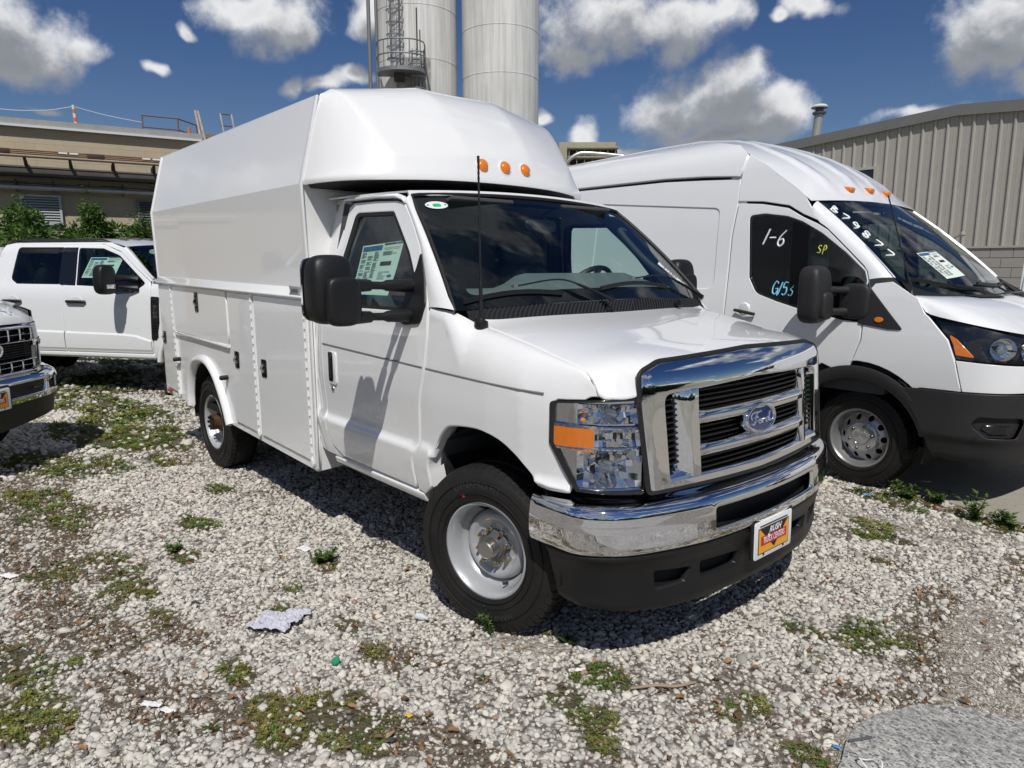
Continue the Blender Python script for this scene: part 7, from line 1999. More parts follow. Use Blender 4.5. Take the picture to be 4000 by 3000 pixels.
SANDB = [(.28, -.88, .20, .10, .4), (1.55, .62, .14, .55, .15), (1.72, .15, .18, .22, 0), (.75, 1.85, .55, .13, -.15), (-.12, -2.72, .3, .12, .3), (1.48, -.52, .06, .14, .2), (1.15, 2.1, .4, .10, -.2)]
DIRTB = [(-2.6, -2.35, 1.3, .35, .2), (-1.3, -2.35, .5, .25, .2), (-.35, -2.2, .5, .16, .3), (.05, -1.35, .30, .12, .3), (-4.6, -1.1, 1.6, .45, .3), (1.42, -.12, .28, .07, .5), (1.35, .6, .16, .6, .25), (.6, -1.55, .35, .12, .3), (-.9, -2.0, .35, .1, .2), (1.0, 2.42, .8, .09, -.25), (-7, .5, 3, 1.2, .3), (1.55, -.62, .15, .10, .5), (-3.5, -2.3, 1.2, .5, .2)]
ASPH = [(1.60, -1.5), (1.50, -.66), (1.455, -.38), (1.47, -.25), (1.55, -.09), (1.64, -.01), (1.74, .05), (1.86, .11), (2.3, .3), (3.2, .5), (9, .8), (9, -12), (2.2, -12)]
CONC = [(-1.5, 3.02), (-.6, 2.93), (.1, 2.79), (.50, 2.675), (.75, 2.585), (1.06, 2.495), (1.29, 2.47), (1.8, 2.42), (3.0, 2.35), (14, 2.2), (14, 14.5), (-14, 14.5), (-14, 3.6)]
def gravel_masks(x, y):
    x = np.asarray(x, float); y = np.asarray(y, float)
    bg = blobs(x, y, GREENB, .42, 50); bs = blobs(x, y, SANDB, .4, 60); bd = blobs(x, y, DIRTB, .5, 70)
    green = np.maximum(sst(.02, .35, bg), .85*sst(.70, .80, fbm(x, y, 2.2, 5)))
    far = sst(-5.5, -9, x); green = np.maximum(green, far*sst(.44, .60, fbm(x, y, 1.2, 9))*.9)
    sand = sst(.0, .3, bs)
    dirt = np.maximum(sst(-.05, .35, bd)*sst(.36, .55, fbm(x, y, 4.5, 21) + .12), .55*sst(.62, .74, fbm(x, y, 1.7, 31)))
    return green, sand, dirt
def gheight(x, y):
    return .020*(fbm(x, y, .9, 3) - .5) + .010*(fbm(x, y, 3.5, 8) - .5)
gxs = np.concatenate([np.arange(-16, -5, .16), np.arange(-5, 3.0, .045), np.arange(3.0, 8, .3)]); gys = np.concatenate([np.arange(-9, -3.6, .25), np.arange(-3.6, 3.2, .045), np.arange(3.2, 10, .3)])
GX, GY = np.meshgrid(gxs, gys, indexing='ij'); GZ = gheight(GX, GY)
edge_f = np.minimum(np.minimum((GX + 16)/2, (8 - GX)/2), np.minimum((GY + 9)/2, (10 - GY)/2)); GZ = GZ*np.clip(edge_f, 0, 1)
GZ -= .035*sst(2.45, 2.9, GY)
gm, sm_, dm = gravel_masks(GX, GY)
I_, J_ = GX.shape
vv = np.stack([GX, GY, GZ], -1).reshape(-1, 3)
ii = (np.arange(I_ - 1)[:, None]*J_ + np.arange(J_ - 1)[None]).ravel()
ff = np.stack([ii, ii + J_, ii + J_ + 1, ii + 1], 1)
me = bpy.data.meshes.new('ground')
me.vertices.add(len(vv)); me.vertices.foreach_set('co', vv.ravel()); me.loops.add(ff.size); me.loops.foreach_set('vertex_index', ff.ravel().astype(np.int32)); me.polygons.add(len(ff)); me.polygons.foreach_set('loop_start', np.arange(0, ff.size, 4, dtype=np.int32)); me.polygons.foreach_set('loop_total', np.full(len(ff), 4, np.int32)); me.update(calc_edges=True)
at = me.color_attributes.new('cover', 'FLOAT_COLOR', 'POINT'); at.data.foreach_set('color', np.stack([gm, sm_, dm, np.ones_like(gm)], -1).astype(np.float32).ravel())
me.polygons.foreach_set('use_smooth', np.ones(len(ff), bool))
def ground_mat():
    m = bpy.data.materials.new('gravel_ground'); m.use_nodes = True; nt = m.node_tree; N, L = nt.nodes, nt.links; b = N['Principled BSDF']; b.inputs['Roughness'].default_value = .9; b.inputs['Specular IOR Level'].default_value = .2
    tc = N.new('ShaderNodeTexCoord'); co = tc.outputs['Object']
    vo = N.new('ShaderNodeTexVoronoi'); vo.inputs['Scale'].default_value = 38; L.new(co, vo.inputs['Vector'])
    bw = N.new('ShaderNodeSeparateColor'); L.new(vo.outputs['Color'], bw.inputs[0])
    r1 = N.new('ShaderNodeValToRGB'); cr = r1.color_ramp
    for p, c in ((0, (.20, .19, .18, 1)), (.25, (.42, .40, .37, 1)), (.6, (.52, .505, .47, 1)), (1, (.62, .60, .55, 1))):
        e = cr.elements[0] if p == 0 else (cr.elements[-1] if p == 1 else cr.elements.new(p)); e.position = p; e.color = c
    L.new(bw.outputs[0], r1.inputs[0])
    dk = N.new('ShaderNodeMapRange'); dk.inputs['From Min'].default_value = .2; dk.inputs['From Max'].default_value = .75; dk.inputs['To Min'].default_value = 1; dk.inputs['To Max'].default_value = .0; L.new(vo.outputs['Distance'], dk.inputs['Value'])
    m0 = N.new('ShaderNodeMix'); m0.data_type = 'RGBA'; m0.inputs['A'].default_value = (.115, .098, .078, 1); L.new(dk.outputs[0], m0.inputs['Factor']); L.new(r1.outputs[0], m0.inputs['B'])
    av = N.new('ShaderNodeVertexColor'); av.layer_name = 'cover'; sp_ = N.new('ShaderNodeSeparateColor'); L.new(av.outputs['Color'], sp_.inputs[0])
    nz = N.new('ShaderNodeTexNoise'); nz.inputs['Scale'].default_value = 150; nz.inputs['Detail'].default_value = 5; nz.inputs['Roughness'].default_value = .7; L.new(co, nz.inputs['Vector'])
    def brk(sock, lo=.35, w=.3):
        a = N.new('ShaderNodeMath'); a.operation = 'ADD'; L.new(sock, a.inputs[0]); L.new(nz.outputs['Fac'], a.inputs[1])
        r = N.new('ShaderNodeMapRange'); r.inputs['From Min'].default_value = lo + .5; r.inputs['From Max'].default_value = lo + .5 + w; L.new(a.outputs[0], r.inputs['Value']); return r.outputs[0]
    def ramp2(c0, c1):
        r = N.new('ShaderNodeValToRGB'); r.color_ramp.elements[0].color = c0; r.color_ramp.elements[1].color = c1; r.color_ramp.elements[0].position = .35; r.color_ramp.elements[1].position = .65; L.new(nz.outputs['Fac'], r.inputs[0]); return r.outputs[0]
    cur = m0.outputs['Result']
    for sock, c0, c1 in ((sp_.outputs[2], (.085, .068, .05, 1), (.20, .165, .125, 1)), (sp_.outputs[0], (.05, .05, .026, 1), (.13, .115, .07, 1)), (sp_.outputs[1], (.27, .24, .20, 1), (.38, .345, .29, 1))):
        mx = N.new('ShaderNodeMix'); mx.data_type = 'RGBA'; L.new(brk(sock), mx.inputs['Factor']); L.new(cur, mx.inputs['A']); L.new(ramp2(c0, c1), mx.inputs['B']); cur = mx.outputs['Result']
    L.new(cur, b.inputs['Base Color'])
    bp = N.new('ShaderNodeBump'); bp.inputs['Strength'].default_value = .9; bp.inputs['Distance'].default_value = .012; L.new(dk.outputs[0], bp.inputs['Height'])
    b2 = N.new('ShaderNodeBump'); b2.inputs['Strength'].default_value = .35; b2.inputs['Distance'].default_value = .002; L.new(nz.outputs['Fac'], b2.inputs['Height']); L.new(bp.outputs['Normal'], b2.inputs['Normal']); L.new(b2.outputs['Normal'], b.inputs['Normal'])
    return m
GMAT = ground_mat(); me.materials.append(GMAT)
ground = obj_from('ground', me); ground['kind'] = 'structure'
q = MB(); q.add([(-600, -600, -.06), (600, -600, -.06), (600, 600, -.06), (-600, 600, -.06)], [(0, 1, 2, 3)]); fg = q.build('ground', mat('far_ground', (.30, .28, .25), .9, var=(.3, .7, (.12, .14, .07)))); fg['kind'] = 'structure'
# paved areas
def chip_mat(name, cols, scale, disp):
    m = bpy.data.materials.new(name); m.use_nodes = True; nt = m.node_tree; N, L = nt.nodes, nt.links; b = N['Principled BSDF']; b.inputs['Roughness'].default_value = .85; b.inputs['Specular IOR Level'].default_value = .25
    tc = N.new('ShaderNodeTexCoord'); vo = N.new('ShaderNodeTexVoronoi'); vo.inputs['Scale'].default_value = scale; L.new(tc.outputs['Object'], vo.inputs['Vector'])
    sc = N.new('ShaderNodeSeparateColor'); L.new(vo.outputs['Color'], sc.inputs[0]); r = N.new('ShaderNodeValToRGB')
    for k, (p, c) in enumerate(cols):
        e = r.color_ramp.elements[0] if k == 0 else (r.color_ramp.elements[-1] if k == len(cols) - 1 else r.color_ramp.elements.new(p)); e.position = p; e.color = (*c, 1)
    L.new(sc.outputs[0], r.inputs[0])
    nz = N.new('ShaderNodeTexNoise'); nz.inputs['Scale'].default_value = 2.0; nz.inputs['Detail'].default_value = 8; L.new(tc.outputs['Object'], nz.inputs['Vector'])
    mr = N.new('ShaderNodeMapRange'); mr.inputs['From Min'].default_value = .4; mr.inputs['From Max'].default_value = .7; mr.inputs['To Max'].default_value = .45; L.new(nz.outputs['Fac'], mr.inputs['Value'])
    mx = N.new('ShaderNodeMix'); mx.data_type = 'RGBA'; L.new(mr.outputs[0], mx.inputs['Factor']); L.new(r.outputs[0], mx.inputs['A']); mx.inputs['B'].default_value = (*[c*.72 for c in cols[1][1]], 1); L.new(mx.outputs['Result'], b.inputs['Base Color'])
    bp = N.new('ShaderNodeBump'); bp.inputs['Strength'].default_value = .8; bp.inputs['Distance'].default_value = disp; bp.invert = True; L.new(vo.outputs['Distance'], bp.inputs['Height']); L.new(bp.outputs['Normal'], b.inputs['Normal'])
    return m
def sheet(name, poly, z, m, drop=.06, wob=.0):
    P_ = resample(poly, .06) if wob else np.array(poly, float)
    if wob: P_ = P_ + np.stack([fbm(P_[:, 0], P_[:, 1], 7, 40) - .5, fbm(P_[:, 0], P_[:, 1], 7, 41) - .5], 1)*wob
    n = len(P_); q = MB(); q.add([(a, b, z) for a, b in P_] + [(a, b, z - drop) for a, b in P_], [tuple(range(n))] + [(i, n + i, n + (i+1) % n, (i+1) % n) for i in range(n)])
    o = q.build(name, m, smooth=False); o['kind'] = 'structure'; return o
sheet('asphalt_road', ASPH, .014, chip_mat('chip_asphalt', [(0, (.09, .09, .088)), (.25, (.27, .265, .25)), (.6, (.41, .40, .375)), (1, (.60, .58, .54))], 105, .004), wob=.05)
sheet('concrete_pavement', CONC, .018, chip_mat('old_concrete', [(0, (.27, .245, .205)), (.4, (.36, .33, .275)), (1, (.42, .39, .33))], 190, .001), wob=.03)

# ---- scattered cover, instanced on point clouds
def scatter(name, pts, rot, scl, tint, protos, kind_pick):
    me = bpy.data.meshes.new(name); n = len(pts)
    me.vertices.add(n); me.vertices.foreach_set('co', np.asarray(pts, np.float32).ravel())
    for nm, tp, dat, key in (('rot', 'FLOAT_VECTOR', rot, 'vector'), ('scl', 'FLOAT_VECTOR', scl, 'vector'), ('tint', 'FLOAT', tint, 'value'), ('pick', 'INT', kind_pick, 'value')):
        a = me.attributes.new(nm, tp, 'POINT'); a.data.foreach_set(key, np.asarray(dat, np.int32 if tp == 'INT' else np.float32).ravel())
    o = obj_from(name, me); o['kind'] = 'stuff'
    pc_ = bpy.data.collections.new(name + '_shapes')
    for p in protos: pc_.objects.link(p)
    ng = bpy.data.node_groups.new(name, 'GeometryNodeTree'); N, L = ng.nodes, ng.links
    ng.interface.new_socket('Geometry', in_out='INPUT', socket_type='NodeSocketGeometry'); ng.interface.new_socket('Geometry', in_out='OUTPUT', socket_type='NodeSocketGeometry')
    gi, go = N.new('NodeGroupInput'), N.new('NodeGroupOutput')
    ci = N.new('GeometryNodeCollectionInfo'); ci.inputs['Collection'].default_value = pc_; ci.inputs['Separate Children'].default_value = True; ci.inputs['Reset Children'].default_value = True
    mp_ = N.new('GeometryNodeMeshToPoints'); ip = N.new('GeometryNodeInstanceOnPoints'); ip.inputs['Pick Instance'].default_value = True
    def na(nm, tp):
        x = N.new('GeometryNodeInputNamedAttribute'); x.data_type = tp; x.inputs['Name'].default_value = nm; return x.outputs[0]
    L.new(gi.outputs[0], mp_.inputs[0]); L.new(mp_.outputs[0], ip.inputs['Points']); L.new(ci.outputs[0], ip.inputs['Instance'])
    L.new(na('pick', 'INT'), ip.inputs['Instance Index']); er = N.new('FunctionNodeEulerToRotation'); L.new(na('rot', 'FLOAT_VECTOR'), er.inputs[0]); L.new(er.outputs[0], ip.inputs['Rotation']); L.new(na('scl', 'FLOAT_VECTOR'), ip.inputs['Scale'])
    L.new(ip.outputs[0], go.inputs[0])
    md = o.modifiers.new('scatter', 'NODES'); md.node_group = ng
    return o
def tint_mat(name, stops, rough=.85, attr='tint', noise=None, trans=0.0):
    m = bpy.data.materials.new(name); m.use_nodes = True; nt = m.node_tree; N, L = nt.nodes, nt.links; b = N['Principled BSDF']; b.inputs['Roughness'].default_value = rough; b.inputs['Specular IOR Level'].default_value = .3
    a = N.new('ShaderNodeAttribute'); a.attribute_type = 'INSTANCER'; a.attribute_name = attr; r = N.new('ShaderNodeValToRGB')
    for k, (p, c) in enumerate(stops):
        e = r.color_ramp.elements[0] if k == 0 else (r.color_ramp.elements[-1] if k == len(stops) - 1 else r.color_ramp.elements.new(p)); e.position = p; e.color = (*c, 1)
    L.new(a.outputs['Fac'], r.inputs[0]); cur = r.outputs[0]
    if noise:
        tc = N.new('ShaderNodeTexCoord'); nz = N.new('ShaderNodeTexNoise'); nz.inputs['Scale'].default_value = noise; nz.inputs['Detail'].default_value = 5; L.new(tc.outputs['Object'], nz.inputs['Vector'])
        mr = N.new('ShaderNodeMapRange'); mr.inputs['To Min'].default_value = .72; mr.inputs['To Max'].default_value = 1.25; L.new(nz.outputs['Fac'], mr.inputs['Value'])
        mm = N.new('ShaderNodeMix'); mm.data_type = 'RGBA'; mm.blend_type = 'MULTIPLY'; mm.inputs['Factor'].default_value = 1; L.new(cur, mm.inputs['A']); L.new(mr.outputs[0], mm.inputs['B']); cur = mm.outputs['Result']
    L.new(cur, b.inputs['Base Color'])
    return m
STONEM = tint_mat('gravel_stone', [(0, (.14, .13, .12)), (.12, (.30, .285, .255)), (.30, (.45, .43, .385)), (.62, (.57, .54, .475)), (.85, (.67, .635, .55)), (.93, (.44, .34, .25)), (1, (.32, .22, .17))], .8, noise=1.3)
protos = []
for k in range(7):
    bm = bmesh.new(); bmesh.ops.create_icosphere(bm, subdivisions=2, radius=1); rg = np.random.default_rng(100 + k); dirs = rg.normal(size=(9, 3)); dirs /= np.linalg.norm(dirs, axis=1)[:, None]; ofs = rg.uniform(.62, .92, 9)
    for v in bm.verts:
        p = np.array(v.co)
        for d, o_ in zip(dirs, ofs):
            h = p @ d
            if h > o_: p = p - d*(h - o_)*.85
        v.co = Vector(p*np.array([1.15, .92, .70]))
    m_ = bpy.data.meshes.new('stone'); bm.to_mesh(m_); bm.free(); m_.materials.append(STONEM); finish(m_, True, 42)
    protos.append(bpy.data.objects.new('stone', m_))
def wedge(r0, r1, pitch, margin=.09):
    """jittered grid points on the ground inside the view"""
    ang = .64 + margin; c0 = np.array(CAM_LOC[:2])
    xs_ = np.arange(-24, 3.2, pitch); ys_ = np.arange(-12, 9, pitch); X_, Y_ = np.meshgrid(xs_, ys_)
    X_ = X_.ravel() + RNG.uniform(-.5, .5, X_.size)*pitch; Y_ = Y_.ravel() + RNG.uniform(-.5, .5, Y_.size)*pitch
    d = np.hypot(X_ - c0[0], Y_ - c0[1]); a = (np.arctan2(Y_ - c0[1], X_ - c0[0]) - CAM_YAW + PI) % (2*PI) - PI
    k = (d >= r0) & (d < r1) & (np.abs(a) < ang); return X_[k], Y_[k], d[k]
def inpoly(x, y, poly): return inside(np.stack([x, y], 1), [np.array(poly, float)])
PX, PY, PS_, PT_ = [], [], [], []
for r0, r1, pitch, base in ((1.2, 4.2, .0185, .0094), (4.2, 6.5, .022, .0110), (6.5, 10.5, .034, .0165), (10.5, 17, .062, .027)):
    for ps in range(2 if r1 < 7 else 1):
        x, y, d = wedge(r0, r1, pitch)
        g_, s_, d_ = gravel_masks(x, y)
        keep = RNG.random(len(x)) < (1 - .72*g_)*(1 - .86*s_)*(1 - .66*d_)*(.66 + .34*sst(.34, .60, fbm(x, y, 6.5, 120)))*(1 if ps == 0 else .35)
        keep &= ~inpoly(x, y, CONC); ia = inpoly(x, y, ASPH); keep &= ~ia | (RNG.random(len(x)) < .012)
        x, y = x[keep], y[keep]; n = len(x)
        sz = base*np.exp(RNG.normal(0, .32, n))*(1 if ps == 0 else .72)
        big = RNG.random(n) < .012; sz[big] *= 1.5
        PX.append(x); PY.append(y); PS_.append(sz); PT_.append(np.clip(RNG.beta(2.6, 2.0, n)*.86 + .04 + (RNG.random(n) < .03)*.3 - (RNG.random(n) < .10)*.38, 0, 1))
for r0, r1, pitch, base in ((1.2, 4.2, .0135, .0042), (4.2, 7, .022, .0065)):      # fines in the bare soil
    x, y, d = wedge(r0, r1, pitch); g_, s_, d_ = gravel_masks(x, y)
    keep = (RNG.random(len(x)) < .62*s_ + .42*d_ + .16*g_) & ~inpoly(x, y, CONC) & ~inpoly(x, y, ASPH)
    x, y = x[keep], y[keep]; n = len(x); PX.append(x); PY.append(y); PS_.append(base*np.exp(RNG.normal(0, .35, n))); PT_.append(np.clip(RNG.beta(2, 2.4, n)*.8, 0, 1))
PX, PY, PS_, PT_ = map(np.concatenate, (PX, PY, PS_, PT_)); n = len(PX)
PZ = gheight(PX, PY) + PS_*RNG.uniform(-.05, .45, n)
scatter('gravel_stones', np.stack([PX, PY, PZ], 1), np.stack([RNG.normal(0, .35, n), RNG.normal(0, .35, n), RNG.uniform(0, 2*PI, n)], 1), np.stack([PS_*RNG.uniform(.8, 1.3, n), PS_*RNG.uniform(.8, 1.2, n), PS_*RNG.uniform(.75, 1.2, n)], 1), PT_, protos, RNG.integers(0, 7, n))
# creeping weeds
def leaf_mesh(bm_v, bm_f, c, dirv, up, L_, W_, bend=.3):
    d = np.array(dirv); d = d/np.linalg.norm(d); s_ = np.cross(d, up); s_ /= np.linalg.norm(s_) + 1e-9; u = np.cross(s_, d)
    b = len(bm_v); c = np.array(c)
    bm_v += [tuple(c), tuple(c + d*L_*.5 + s_*W_*.5 + u*L_*bend*.4), tuple(c + d*L_ - u*L_*bend*.1), tuple(c + d*L_*.5 - s_*W_*.5 + u*L_*bend*.4)]
    bm_f += [(b, b+1, b+2), (b, b+2, b+3)]
def proto_mesh(nm, v, f, m):
    me_ = bpy.data.meshes.new(nm); me_.from_pydata(v, [], f); me_.materials.append(m); finish(me_, True, 80); return bpy.data.objects.new(nm, me_)
WEEDM = tint_mat('weed_leaf', [(0, (.17, .13, .045)), (.2, (.19, .18, .034)), (.45, (.155, .19, .028)), (.75, (.075, .15, .03)), (1, (.18, .215, .035))], .6)
wp_ = []
for k in range(6):
    rg = np.random.default_rng(300 + k); v, f = [], []
    for j in range(26 + 6*(k % 3)):
        a = rg.uniform(0, 2*PI); r = abs(rg.normal(0, .45)); h = .28*math.exp(-r*r*2)*rg.uniform(.3, 1)
        leaf_mesh(v, f, (r*math.cos(a), r*math.sin(a), h), (math.cos(a + rg.normal(0, .9)), math.sin(a + rg.normal(0, .9)), rg.uniform(-.1, .7)), (0, 0, 1), rg.uniform(.22, .42), rg.uniform(.10, .2), rg.uniform(0, .5))
    wp_.append(proto_mesh('weed', v, f, WEEDM))
WX, WY, WS, WT = [], [], [], []
for r0, r1, pitch, base in ((1.2, 4.5, .021, .020), (4.5, 8, .034, .034), (8, 18, .075, .075)):
    x, y, d = wedge(r0, r1, pitch); g_, s_, d_ = gravel_masks(x, y)
    g_ = g_*sst(.36, .58, fbm(x, y, 8, 90) + .04)
    keep = RNG.random(len(x)) < np.clip(g_*1.05, 0, 1)*.72 + .010*sst(.42, .62, fbm(x, y, 2.0, 130))
    keep &= ~inpoly(x, y, CONC) & ~inpoly(x, y, ASPH)
    x, y, g_ = x[keep], y[keep], g_[keep]; n = len(x)
    WX.append(x); WY.append(y); WS.append(base*np.exp(RNG.normal(0, .28, n))*(.75 + .5*g_)); WT.append(np.clip(fbm(x, y, 3.0, 77)*.9 + RNG.normal(0, .16, n) + .05, 0, 1))
WX, WY, WS, WT = map(np.concatenate, (WX, WY, WS, WT)); n = len(WX)
scatter('creeping_weeds', np.stack([WX, WY, gheight(WX, WY) + .004], 1), np.stack([RNG.normal(0, .12, n), RNG.normal(0, .12, n), RNG.uniform(0, 2*PI, n)], 1), np.stack([WS, WS, WS*RNG.uniform(.7, 1.3, n)], 1), WT, wp_, RNG.integers(0, 6, n))
# fallen leaves
LEAFM = tint_mat('dead_leaf', [(0, (.055, .035, .022)), (.35, (.14, .075, .035)), (.7, (.27, .14, .06)), (1, (.36, .24, .13))], .7)
lp_ = []
for k in range(5):
    rg = np.random.default_rng(400 + k); L_, W_ = 1.0, rg.uniform(.34, .5); v, f = [], []
    for i in range(6):
        t = i/5; w = W_*math.sin(PI*(.06 + .90*t))**.8*.5; cz = .22*math.sin(PI*t)*rg.uniform(.5, 1.2); tw = rg.normal(0, .06)
        v += [(t - .5, w, cz + .14*rg.random() + tw), (t - .5, 0, cz), (t - .5, -w, cz + .14*rg.random() - tw)]
    for i in range(5):
        for j in range(2): f.append((i*3 + j, i*3 + j + 1, (i+1)*3 + j + 1, (i+1)*3 + j))
    lp_.append(proto_mesh('leaf', v, f, LEAFM))
LX, LY, LS, LT = [], [], [], []
for r0, r1, pitch, pr in ((1.2, 5, .045, .085), (5, 11, .09, .12)):
    x, y, d = wedge(r0, r1, pitch); g_, s_, d_ = gravel_masks(x, y)
    keep = RNG.random(len(x)) < pr*(.60 + 5.0*d_ + 1.5*g_)*(1 - .8*s_)
    keep &= ~(inpoly(x, y, CONC) | inpoly(x, y, ASPH)) | (RNG.random(len(x)) < .006)
    x, y = x[keep], y[keep]; n = len(x); LX.append(x); LY.append(y); LS.append(RNG.uniform(.016, .042, n)); LT.append(RNG.beta(2, 2, n))
LX, LY, LS, LT = map(np.concatenate, (LX, LY, LS, LT)); n = len(LX)
scatter('leaf_litter', np.stack([LX, LY, gheight(LX, LY) + RNG.uniform(.006, .016, n)], 1), np.stack([RNG.normal(0, .35, n), RNG.normal(0, .35, n), RNG.uniform(0, 2*PI, n)], 1), np.stack([LS, LS, LS], 1), LT, lp_, RNG.integers(0, 5, n))
# dry stems and needles
STEMM = tint_mat('dry_stem', [(0, (.07, .045, .03)), (.5, (.17, .11, .065)), (1, (.36, .30, .22))], .8)
sp2 = []
for k in range(4):
    rg = np.random.default_rng(500 + k); q = MB(); pts = [(t - .5, .12*math.sin(t*3 + k) + rg.normal(0, .02), .05*math.sin(t*PI)) for t in np.linspace(0, 1, 5)]; q.tube(pts, .016, 3)
    m_ = bpy.data.meshes.new('stem'); m_.from_pydata(q.v, [], q.f); m_.materials.append(STEMM); finish(m_); sp2.append(bpy.data.objects.new('stem', m_))
x, y, d = wedge(1.2, 6.5, .024); g_, s_, d_ = gravel_masks(x, y)
keep = (RNG.random(len(x)) < .20 + .75*d_ + .34*g_) & ~inpoly(x, y, CONC) & ~inpoly(x, y, ASPH); x, y = x[keep], y[keep]; n = len(x); s0 = RNG.uniform(.02, .075, n)
scatter('dry_stems', np.stack([x, y, gheight(x, y) + RNG.uniform(.004, .014, n)], 1), np.stack([RNG.normal(0, .12, n), RNG.normal(0, .16, n), RNG.uniform(0, 2*PI, n)], 1), np.stack([s0, s0, s0], 1), RNG.beta(2, 2.5, n), sp2, RNG.integers(0, 4, n))

# =================================================================== shrubs behind the pickups
def leafy_mat(name, stops, rough=.5):
    m = bpy.data.materials.new(name); m.use_nodes = True; nt = m.node_tree; N, L = nt.nodes, nt.links; b = N['Principled BSDF']; b.inputs['Roughness'].default_value = rough; b.inputs['Specular IOR Level'].default_value = .35
    g = N.new('ShaderNodeNewGeometry'); r = N.new('ShaderNodeValToRGB')
    for k, (p, c) in enumerate(stops):
        e = r.color_ramp.elements[0] if k == 0 else (r.color_ramp.elements[-1] if k == len(stops) - 1 else r.color_ramp.elements.new(p)); e.position = p; e.color = (*c, 1)
    L.new(g.outputs['Random Per Island'], r.inputs[0]); L.new(r.outputs[0], b.inputs['Base Color'])
    tr = N.new('ShaderNodeBsdfTranslucent'); L.new(r.outputs[0], tr.inputs['Color']); mx = N.new('ShaderNodeMixShader'); mx.inputs[0].default_value = .3
    L.new(b.outputs[0], mx.inputs[1]); L.new(tr.outputs[0], mx.inputs[2]); L.new(mx.outputs[0], N['Material Output'].inputs[0]); return m
HEDGE = leafy_mat('hedge_leaf', [(0, (.045, .095, .02)), (.5, (.075, .15, .028)), (.85, (.11, .19, .035)), (1, (.16, .21, .06))])
BARK = mat('stem_bark', (.10, .075, .05), .9)
_bt = Vector((math.cos(math.radians(79.5)), math.sin(math.radians(79.5)), 0)); _bo = Vector((math.sin(math.radians(79.5)), -math.cos(math.radians(79.5)), 0)); _b0 = Vector((-18.46, 1.37, 0))
def shrub(u, off, w, h, n, label, seed, spike=0.0, leafL=.15):
    rg = np.random.default_rng(seed); base = _b0 + _bt*u + _bo*off
    s = empty('shrub', base, 0, label, 'shrub', 'shrubs along the tan building')
    v, f = [], []
    cl = [(rg.normal(0, w*.38), rg.normal(0, w*.30), h*rg.uniform(.25, .88)) for _ in range(44)] + [(rg.normal(0, w*.12), 0, h*rg.uniform(.8, 1.0)) for _ in range(5)]
    for _ in range(n):
        c = cl[rg.integers(len(cl))]; rr = w*.19*rg.random()**.4; dd = rg.normal(size=3); dd /= np.linalg.norm(dd)
        p = np.array(c) + dd*rr*np.array([1, 1, .8])
        if p[2] < .05: continue
        leaf_mesh(v, f, p, dd + np.array([0, 0, -.25]) + rg.normal(0, .5, 3), rg.normal(size=3), leafL*rg.uniform(.6, 1.3), leafL*.42*rg.uniform(.7, 1.2), .25)
    for k in range(int(spike)):
        a = rg.uniform(-w*.5, w*.5); top = h*rg.uniform(.95, 1.22)
        for j in range(14):
            z = top - .045*j; leaf_mesh(v, f, (a + rg.normal(0, .03), rg.normal(0, .05), z), (rg.normal(), rg.normal(), -.3), (0, 0, 1), leafL, leafL*.4, .2)
    me_ = bpy.data.meshes.new('crown'); me_.from_pydata(v, [], f); me_.materials.append(HEDGE); me_.update(); obj_from('crown', me_, s)
    q = MB()
    for k in range(7):
        c = cl[k]; q.tube([(rg.normal(0, .12), rg.normal(0, .1), 0), (c[0]*.5, c[1]*.5, c[2]*.5), c], [.035, .025, .01], 6)
    q.build('stem', BARK, s)['kind'] = 'stuff'
for i, a in enumerate(((-3.0, 1.6, 2.1, 2.55, 7000, 'broad green shrub at the far left, behind the pickup cab roof', 3, 5), (-1.55, 1.5, 1.9, 2.75, 6500, 'green shrub below the pale louvre on the tan wall', 4, 8), (-.15, 1.3, 1.35, 3.0, 5200, 'tallest pointed green shrub right of the pale louvre', 5, 7), (.85, 1.4, 1.6, 2.55, 5200, 'low green shrub below the dark grey louvre', 6, 9), (1.9, 1.3, 1.4, 2.40, 3500, 'green shrub beside the rear edge of the truck body', 8, 5))):
    shrub(a[0], a[1], a[2], a[3], a[4], a[5], a[6], a[7])

# =================================================================== weeds that stand alone
PLANT = leafy_mat('plant_leaf', [(0, (.05, .10, .022)), (.6, (.085, .15, .03)), (1, (.15, .20, .05))])
def gz(x, y): return float(gheight(np.array([x]), np.array([y]))[0])
def plant(x, y, h, nst, label, seed, leafL=.035, z=None, spread=.5, blade=False):
    rg = np.random.default_rng(seed); zz = gz(x, y) if z is None else z
    s = empty('weed_plant', (x, y, zz), 0, label, 'weed', None); v, f = [], []; q = MB()
    for k in range(nst):
        a = rg.uniform(0, 2*PI); le = spread*rg.uniform(.2, 1)*h; hh = h*rg.uniform(.55, 1)
        pts = [(0, 0, 0), (le*.4*math.cos(a), le*.4*math.sin(a), hh*.5), (le*math.cos(a), le*math.sin(a), hh)]
        if blade:
            leaf_mesh(v, f, (0, 0, 0), (math.cos(a)*spread, math.sin(a)*spread, rg.uniform(.35, 1)), (0, 0, 1), h*rg.uniform(.6, 1), .006, .3); continue
        P_ = spline(pts, 4); q.tube(P_, .0022, 4)
        for j, p in enumerate(P_[1:]):
            for _ in range(3): leaf_mesh(v, f, p, (rg.normal(), rg.normal(), .35), (0, 0, 1), leafL*rg.uniform(.6, 1.2), leafL*.5, .2)
    me_ = bpy.data.meshes.new('leaves'); me_.from_pydata(v, [], f); me_.materials.append(PLANT); me_.update(); obj_from('leaves', me_, s)
    if q.v: q.build('stem', PLANT, s)['kind'] = 'stuff'
    return s
plant(1.06, 2.30, .20, 6, 'tall leafy weed at the edge of the concrete on the right', 11, .045)
plant(1.23, 2.34, .09, 7, 'low bushy weed at the concrete edge, rightmost of the weeds', 12, .045, spread=1.2)
